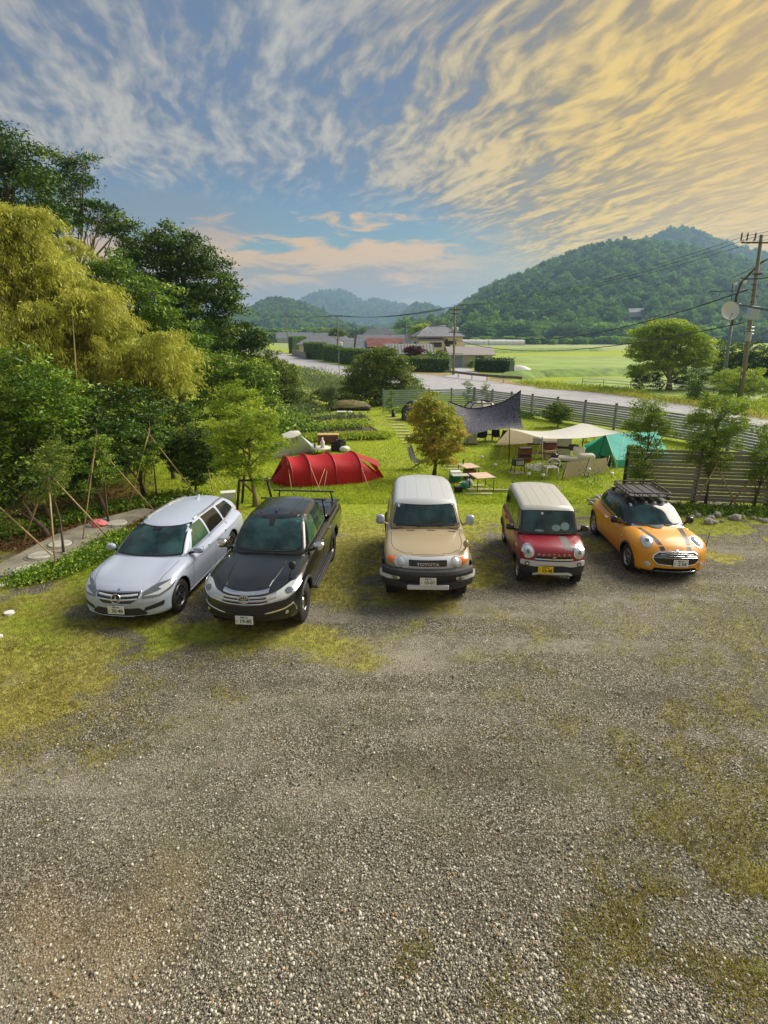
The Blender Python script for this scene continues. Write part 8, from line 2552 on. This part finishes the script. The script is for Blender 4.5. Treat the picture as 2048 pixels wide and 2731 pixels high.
cord(t, r0_, G(1655, 1272), b_, .01)

# ================================================================== VEGETABLE GARDEN, COMPOST, PATH
M_SOIL = mat('garden_soil', L(78, 62, 44), .95, var=.3, vs_=4, bump=.8, bs=12)
M_EDGE = mat('edging_timber', L(150, 130, 96), .8, var=.2)
for lab, pts in (('near', [(810, 1160), (990, 1150), (1012, 1159), (1000, 1164), (820, 1166)]), ):
    pass
for pts in ([(800, 1150), (985, 1141), (1012, 1157), (810, 1163)], [(820, 1118), (965, 1110), (985, 1124), (830, 1130)]):
    mb = MB(); mb.poly([G(*p) + Vector((0, 0, .0)) for p in pts], (0, 0, .07)); tag(mb.build('garden_bed', M_SOIL), kind='structure')
t = thing('bed_edging', 'pale timber edging at the right end of the near vegetable bed', 'edging', G(1000, 1150), 0, 'timber edging of the beds')
mb = MB(); mb.path([G(986, 1139) + Vector((0, 0, .08)), G(1016, 1159) + Vector((0, 0, .08))], .07, 4); mb.build('timber', M_EDGE, t, t.location)
t = thing('bed_edging', 'pale timber edging at the right end of the far vegetable bed', 'edging', G(975, 1115), 0, 'timber edging of the beds')
mb = MB(); mb.path([G(962, 1106) + Vector((0, 0, .08)), G(988, 1124) + Vector((0, 0, .08))], .07, 4); mb.build('timber', M_EDGE, t, t.location)


def plantrow(label, pts, n, h, lm, leaf, wid=.5, name='vegetable_plants', cat='plants', per=40):
    asp = .24 if cat == 'grass' else .55
    P = [G(*p) for p in pts]; pos = []
    for k in range(n):
        f = k / max(1, n - 1) * (len(P) - 1); i = min(len(P) - 2, int(f)); c_ = P[i].lerp(P[i + 1], f - i)
        r_ = rng.normal(size=(per, 3)) * np.array([wid, wid, h * .35]); r_[:, 2] = np.abs(r_[:, 2]) + .05
        pos.append(np.array(c_) + r_)
    pos = np.concatenate(pos)
    vs_, f, tt = leaves_arrays(pos, leaf, asp, .5 if asp > .3 else 1.3, 0)
    o_2 = obj(name, fast_mesh(name, vs_, f, lm, False, {'tint': tt}))
    return tag(o_2, label, cat, kind='stuff')


plantrow('row of bright green vegetable leaves in the near bed', [(835, 1138), (975, 1130)], 34, .28, LF_BRIGHT, .16, .2)
plantrow('second row of leafy vegetables in the near bed', [(830, 1146), (985, 1138)], 34, .26, LF_BRIGHT, .15, .2)
plantrow('darker staked plants along the front of the near bed', [(815, 1154), (960, 1148)], 16, .5, LF_DARK, .12, .12)
plantrow('mixed low plants in the far bed', [(830, 1122), (960, 1114)], 26, .4, LF_GREY, .16, .4)
plantrow('tall grass fringe in front of the vegetable beds', [(790, 1178), (900, 1172), (1030, 1168)], 150, .22, LF_BRIGHT, .22, .25, 'tall_grass', 'grass', 50)
plantrow('tall grass fringe behind the vegetable beds', [(745, 1125), (790, 1105), (830, 1098)], 70, .6, LF_GREY, .22, .7, 'tall_grass', 'grass', 60)
plantrow('weedy undergrowth between the garden and the wood', [(720, 1100), (760, 1140), (800, 1160)], 60, 1.0, LF_MID, .22, .7, 'weeds', 'weeds', 50)
plantrow('leafy weeds in front of the grey fence', [(1040, 1100), (1130, 1098), (1300, 1096), (1420, 1116)], 60, .4, LF_MID, .16, .35, 'weeds', 'weeds', 40)
plantrow('green weeds at the foot of the board fence', [(1690, 1362), (1830, 1364), (2080, 1372)], 130, .16, LF_MID, .085, .22, 'weeds', 'weeds', 70)
plantrow('tangled weeds along the left edge of the concrete path', [(-40, 1440), (120, 1400), (240, 1370), (420, 1340), (520, 1330)], 150, .22, LF_MID, .10, .28, 'weeds', 'weeds', 60)
plantrow('lush weeds between the concrete path and the white estate car', [(60, 1550), (180, 1520), (260, 1480), (330, 1430)], 160, .16, LF_MID, .07, .24, 'weeds', 'weeds', 80)
plantrow('dry yellow grass along the far verge of the road', [(1440, 1034), (1619, 1049), (1732, 1064), (1869, 1084), (2060, 1118)], 160, .28, LF_BAMB, .22, .6, 'verge_grass', 'grass', 40)
plantrow('tall green grass on the bank across the road', [(1400, 1026), (1560, 1040), (1700, 1052)], 90, .5, LF_BRIGHT, .3, .7, 'verge_grass', 'grass', 40)
plantrow('green weeds across the road under the two right hand poles', [(1850, 1068), (1950, 1080), (2080, 1100)], 80, .6, LF_BRIGHT, .22, .6, 'verge_grass', 'grass', 50)
plantrow('meadow grass and weeds on the bank below the far road', [(770, 985), (830, 1010), (900, 1030), (930, 1050)], 150, .45, LF_GREY, .34, 2.6, 'meadow_grass', 'grass', 50)
plantrow('leafy bush stems by the globe light, left of the orange car', [(1560, 1290), (1590, 1300)], 10, .9, LF_GREY, .07, .2, 'thin_shrub', 'shrub', 26)
# heap under black sheet
b_ = G(930, 1092); t = thing('compost_heap', 'low earth heap over a black sheet at the back of the garden', 'heap', b_)
mb = MB(); mb.ball((0, 0, .1), 1.0, 22, 10, (1.7, .9, .62), jit=.04); mb.v = [(x, y, max(z, .22)) for x, y, z in mb.v]; mb.build('earth', mat('heap_earth', L(122, 112, 72), .95, var=.3, vs_=3), t)
mb = MB(); mb.bbox((0, 0, .12), (3.3, 1.7, .26), .08); mb.build('black_sheet', M_BLKF, t)
tag(block('white_box', G(954, 1092) + Vector((0, 0, .3)), (.9, .6, .55), M_WHITE), 'white tub standing at the right of the compost heap', 'box')
tag(block('white_board', G(918, 1102) + Vector((0, 0, .08)), (1.1, .5, .12), M_WHITE), 'white board lying in front of the compost heap', 'board')
# stumps with metal ring near the fence
b_ = G(1049, 1112); t = thing('garden_post', 'short stump like post with a pale label at the back of the lawn', 'post', b_)
mb = MB(); mb.lathe([(.14, 0), (.13, .5), (.001, .52)], (0, 0, 0), 'Z', 12); mb.build('post', M_TIMBER, t)
block('label', (.09, -.12, .36), (.12, .02, .16), M_WHITE, t)

# concrete path with round covers
def cpath():
    pts = [(-60, 1500), (0, 1542), (130, 1538), (215, 1490), (330, 1418), (400, 1372), (372, 1362), (300, 1384), (200, 1418), (150, 1432), (60, 1470), (0, 1508)]
    pts = [(-80, 1530), (0, 1543), (125, 1540), (180, 1510), (230, 1470), (335, 1405), (400, 1368), (375, 1360), (290, 1385), (150, 1432), (0, 1512), (-90, 1560)]
    pts = [(-120, 1560), (0, 1543), (125, 1541), (182, 1508), (235, 1468), (340, 1402), (410, 1366), (380, 1360), (290, 1384), (150, 1432), (0, 1512), (-150, 1560)]
    mb_ = MB(); mb_.poly([G(*p) + Vector((0, 0, -.02)) for p in pts[1:-1]] + [G(-120, 1562) + Vector((0, 0, -.02))], (0, 0, .10))
    return tag(mb_.build('concrete_path', M_CONC), kind='structure')
cpath()
for (px, py, lab) in ((70, 1520, 'round concrete manhole cover nearest the camera on the path'), (107, 1482, 'second round pale cover on the concrete path'), (160, 1452, 'third round cover, half hidden by the stakes'), (312, 1396, 'far round cover beside the coloured bundles')):
    b_ = G(px, py, .08); t = thing('manhole_cover', lab, 'manhole cover', b_, 0, 'round covers in the concrete path')
    mb = MB(); mb.lathe([(.001, .035), (.27, .035), (.285, .0)], (0, 0, 0), 'Z', 28, False); mb.build('lid', mat('pale_cover', L(176, 172, 160), .8, var=.15, vs_=5), t)
    mb = MB(); mb.lathe([(.30, .012), (.36, .012), (.37, -.01)], (0, 0, 0), 'Z', 28, False); mb.build('rim', mat('cover_rim', L(120, 116, 106), .85), t)
for (px, py, lab, r_) in ((25, 1637, 'white round stone lid on the grass left of the estate car', .09), (2, 1562, 'white flat slab piece at the left frame edge', .10), (0, 1700, 'white stone at the lower left frame edge', .05)):
    b_ = G(px, py); mb = MB(); mb.lathe([(.001, .05), (r_, .045), (r_ * 1.05, 0)], (0, 0, 0), 'Z', 14, False); o_2 = mb.build('flat_stone', M_WHITE); o_2.location = b_; tag(o_2, lab, 'stone')
# stones at the foot of the fence planting
M_ROCK = mat('pale_rock', L(172, 168, 160), .9, var=.2, vs_=6, bump=.5, bs=14)
for k, (px, py, r_) in enumerate(((1852, 1372, .10), (1861, 1378, .09), (1895, 1385, .11), (1888, 1396, .13), (1912, 1378, .13), (1906, 1396, .08), (1962, 1386, .14), (1950, 1384, .09), (1978, 1382, .09), (2008, 1384, .08), (2026, 1388, .07), (1845, 1380, .07), (1925, 1392, .06), (1592, 1330, .10), (1585, 1338, .09), (1576, 1345, .08), (1600, 1325, .08), (1570, 1336, .07), (2040, 1392, .09))):
    mb = MB(); mb.ball((0, 0, r_ * .5), r_, 8, 6, (1.15, 1, .8), jit=.16)
    o_2 = mb.build('stone', M_ROCK); o_2.location = G(px, py)
    near = 'of the heap by the orange hatchback' if px < 1700 else 'below the board fence'
    size = 'large' if r_ >= .12 else ('middling' if r_ >= .09 else 'small')
    where = ['leftmost', 'second from left', 'upper pair', 'front biggest', 'behind the front pair', 'right of the front biggest', 'whitest', 'touching the whitest', 'right of the whitest', 'fourth from right', 'third from right', 'half buried left', 'lone forward', 'topmost', 'middle', 'lowest', 'right hand', 'left hand', 'rightmost'][k]
    tag(o_2, size + ' pale rough stone, the ' + where + ' one ' + near, 'stone', 'pale stones ' + near)

# ================================================================== GRASS AND PEBBLES (stuff)
M_BLADE = leafmat('grass_blades', L(84, 84, 34), L(128, 122, 58), .45, .6)
tb_ = NT(M_BLADE.node_tree)
# tint: r = light/dark, g = lushness
a_ = [n for n in tb_.n if n.type == 'ATTRIBUTE'][0]
s_ = [n for n in tb_.n if n.type == 'SEPARATE_COLOR' or n.bl_idname == 'ShaderNodeSeparateColor'][0]
cA = tb_.mix(s_.outputs[0], L(122, 114, 52), L(194, 184, 96))
cB = tb_.mix(s_.outputs[0], L(124, 148, 22), L(204, 216, 66))
cc_ = tb_.mix(s_.outputs[1], cA, cB)
tb_.l.new(cc_, tb_.n['Principled BSDF'].inputs['Base Color'])
for nd in tb_.n:
    if nd.type == 'BSDF_TRANSLUCENT': tb_.l.new(cc_, nd.inputs[0])


def blades(name, label, n, px0, px1, py0, py1, h, wd, thr, pw=1.0):
    """scatter evenly over the picture area so that near and far look equally dense; positions are on the ground"""
    a = rng.uniform(px0, px1, n); c_ = py0 + (py1 - py0) * rng.uniform(0, 1, n) ** pw
    ur = (1365.5 - c_) / FPX
    dz = -SP + ur * CP; t_ = -HC / dz
    x = (a - 1024) / FPX * t_; y = (CP + ur * SP) * t_
    cv, lu, sa_, pa_ = ground_maps(x, y)
    keep = rng.uniform(0, 1, n) < np.clip((cv - thr) / (1 - thr), 0, 1)
    # keep off road, cars stay above
    x, y, cv, lu = x[keep], y[keep], cv[keep], lu[keep]
    n = len(x)
    s_ = rng.uniform(.5, 1.3, n) * (1 + .8 * lu * (fbm(x * 1.7, y * 1.7, 3, 55) - .3))
    ang = rng.uniform(0, 2 * PI, n); ln = rng.uniform(.2, 1.1, n)
    hx = np.cos(ang); hy = np.sin(ang)
    b0 = np.stack([x - hy * wd * .5, y + hx * wd * .5, np.full(n, -.01)], 1)
    b1 = np.stack([x + hy * wd * .5, y - hx * wd * .5, np.full(n, -.01)], 1)
    tp = np.stack([x + hx * h * s_ * ln, y + hy * h * s_ * ln, h * s_ * (1.15 - .45 * ln)], 1)
    vs_ = np.stack([b0, b1, tp], 1).reshape(-1, 3)
    f = np.arange(n * 3).reshape(n, 3)
    tt = np.stack([np.clip(rng.uniform(-.1, .8, n) + (fbm(x * 2.3, y * 2.3, 3, 66) - .45) * 1.0, 0, 1), np.clip(lu * 1.15, 0, 1), lu * 0], 1)
    o_2 = obj(name, fast_mesh(name, vs_, f, M_BLADE, False, {'tint': np.repeat(tt, 3, 0)}))
    tag(o_2, label, 'grass', kind='stuff')


blades('grass', 'short patchy turf round the parked cars', 300000, -60, 2110, 1330, 2780, .045, .013, .12, 1.4)
blades('grass', 'bright mown lawn of the camp site', 150000, 380, 2110, 1095, 1345, .07, .03, .2, .8)
blades('grass', 'thin mossy tufts spread over the gravel in the foreground', 150000, -60, 2110, 1700, 2760, .030, .007, .08)


def pebbles(name, label, n, py0, py1, r0, r1, pw, white, simple=False):
    a = rng.uniform(-60, 2110, n); c_ = py0 + (py1 - py0) * rng.uniform(0, 1, n) ** pw
    ur = (1365.5 - c_) / FPX
    dz = -SP + ur * CP; t_ = -HC / dz
    x = (a - 1024) / FPX * t_; y = (CP + ur * SP) * t_
    px, py = a, c_
    dens = .25 + .75 * np.clip((fbm(x * .9, y * .9, 4, 41) - .38) * 4, 0, 1)
    dens = np.maximum(dens ** 1.3 * np.clip(.22 + gauss(px, py, 1250, 2620, 760, 430) * 1.1, 0, 1), (.12 + .3 * np.clip((fbm(x * .35 + 9, y * .35, 3, 91) - .4) * 4, 0, 1)) if simple else .06)
    cv, lu, sa_, pa_ = ground_maps(x, y)
    dens *= (1 - .7 * cv) * (1 - .6 * sa_)
    dens = dens * np.clip((py - py0) / 320, 0, 1)
    keep = rng.uniform(0, 1, n) < dens
    x, y = x[keep], y[keep]; n = len(x)
    r = r0 + (r1 - r0) * rng.uniform(0, 1, n) ** 6
    base = np.array([(1, 0, 0), (0, 1, 0), (-1, 0, 0), (0, -1, 0), (0, 0, 1)], float)
    ang = rng.uniform(0, 2 * PI, n); ca, sa2 = np.cos(ang), np.sin(ang)
    ex = rng.uniform(.7, 1.5, n); ez = rng.uniform(.45, .8, n)
    V_ = []
    for k in range(5):
        bx, by, bz = base[k] * 1.0
        jx = bx * ex + rng.uniform(-.25, .25, n); jy = by + rng.uniform(-.25, .25, n)
        zz_ = bz * ez + (0 if k == 4 else -.12)
        V_.append(np.stack([x + (jx * ca - jy * sa2) * r, y + (jx * sa2 + jy * ca) * r, zz_ * r + .002], 1))
    # a mid ring for a rounder look
    for k in range(0 if simple else 4):
        bx, by, bz = (base[k] + base[(k + 1) % 4]) * .62
        V_.append(np.stack([x + (bx * ex * ca - by * sa2) * r, y + (bx * ex * sa2 + by * ca) * r, .45 * ez * r], 1))
    vs_ = np.stack(V_, 1).reshape(-1, 3)
    nv = 5 if simple else 9
    b = np.arange(n)[:, None] * nv
    F = [b + [[k, (k + 1) % 4, 4]] for k in range(4)] if simple else []
    for k in range(0 if simple else 4):
        k2 = (k + 1) % 4
        F += [b + [[k, k2, 5 + k]], b + [[5 + k, 4, 5 + (k + 3) % 4]], b + [[5 + (k + 3) % 4, k, 5 + k]]]
    f = np.concatenate(F, 0)
    g_ = rng.uniform(0, 1, n); w_ = rng.uniform(0, 1, n) < white
    lo = np.array(L(66, 62, 50)); md_ = np.array(L(152, 145, 124)); hi = np.array(L(206, 200, 184)); br = np.array(L(150, 122, 90))
    c3 = lo + (md_ - lo) * g_[:, None]
    c3 = np.where(w_[:, None], md_ + (hi - md_) * (.45 + .55 * g_[:, None]), c3)
    c3 = np.where((rng.uniform(0, 1, n) < .07)[:, None], br, c3)
    o_2 = obj(name, fast_mesh(name, vs_, f, mat('pebble', (.3, .3, .28), .8, attr='tint'), True, {'tint': np.repeat(c3, nv, 0)}))
    tag(o_2, label, 'gravel', kind='stuff')


pebbles('gravel', 'loose pale and grey pebbles over the foreground yard', 40000, 1900, 2780, .006, .019, .6, .42)
pebbles('gravel', 'fine gravel chips over the whole yard', 130000, 1560, 2780, .004, .0105, .8, .22, True)
pebbles('gravel', 'small stones scattered on the compacted gravel nearer the cars', 22000, 1520, 2100, .008, .022, 1.0, .25)
# dead leaves under the wood
n = 9000
a = rng.uniform(-60, 420, n); c_ = rng.uniform(1290, 1470, n)
t_ = [G(p_, q_) for p_, q_ in zip(a, c_)]
pos = np.array([tuple(p) for p in t_]); pos[:, 2] += .02
vs_, f, tt = leaves_arrays(pos, .09, .6, .1, 0)
vs_[:, 2] = np.clip(vs_[:, 2], .005, .08)
tag(obj('leaf_litter', fast_mesh('leaf_litter', vs_, f, leafmat('dead_leaves', L(70, 44, 26), L(138, 98, 58), .1, .8), False, {'tint': tt})), 'brown fallen leaves under the wood at the left', 'fallen leaves', kind='stuff')

# ================================================================== HAZE
hm = bpy.data.materials.new('haze'); hm.use_nodes = True
ht = hm.node_tree; ht.nodes.clear()
ho = ht.nodes.new('ShaderNodeOutputMaterial'); hv = ht.nodes.new('ShaderNodeVolumePrincipled')
hv.inputs['Color'].default_value = (0.42, 0.67, 0.98, 1)
hv.inputs['Density'].default_value = 0.00033
hv.inputs['Anisotropy'].default_value = 0.25
ht.links.new(hv.outputs[0], ho.inputs['Volume'])
hb = MB(); hb.box((0, 2200, 124), (10000, 5400, 252))
tag(hb.build('haze', hm), 'pale blue evening haze filling the whole valley', 'haze', kind='stuff')
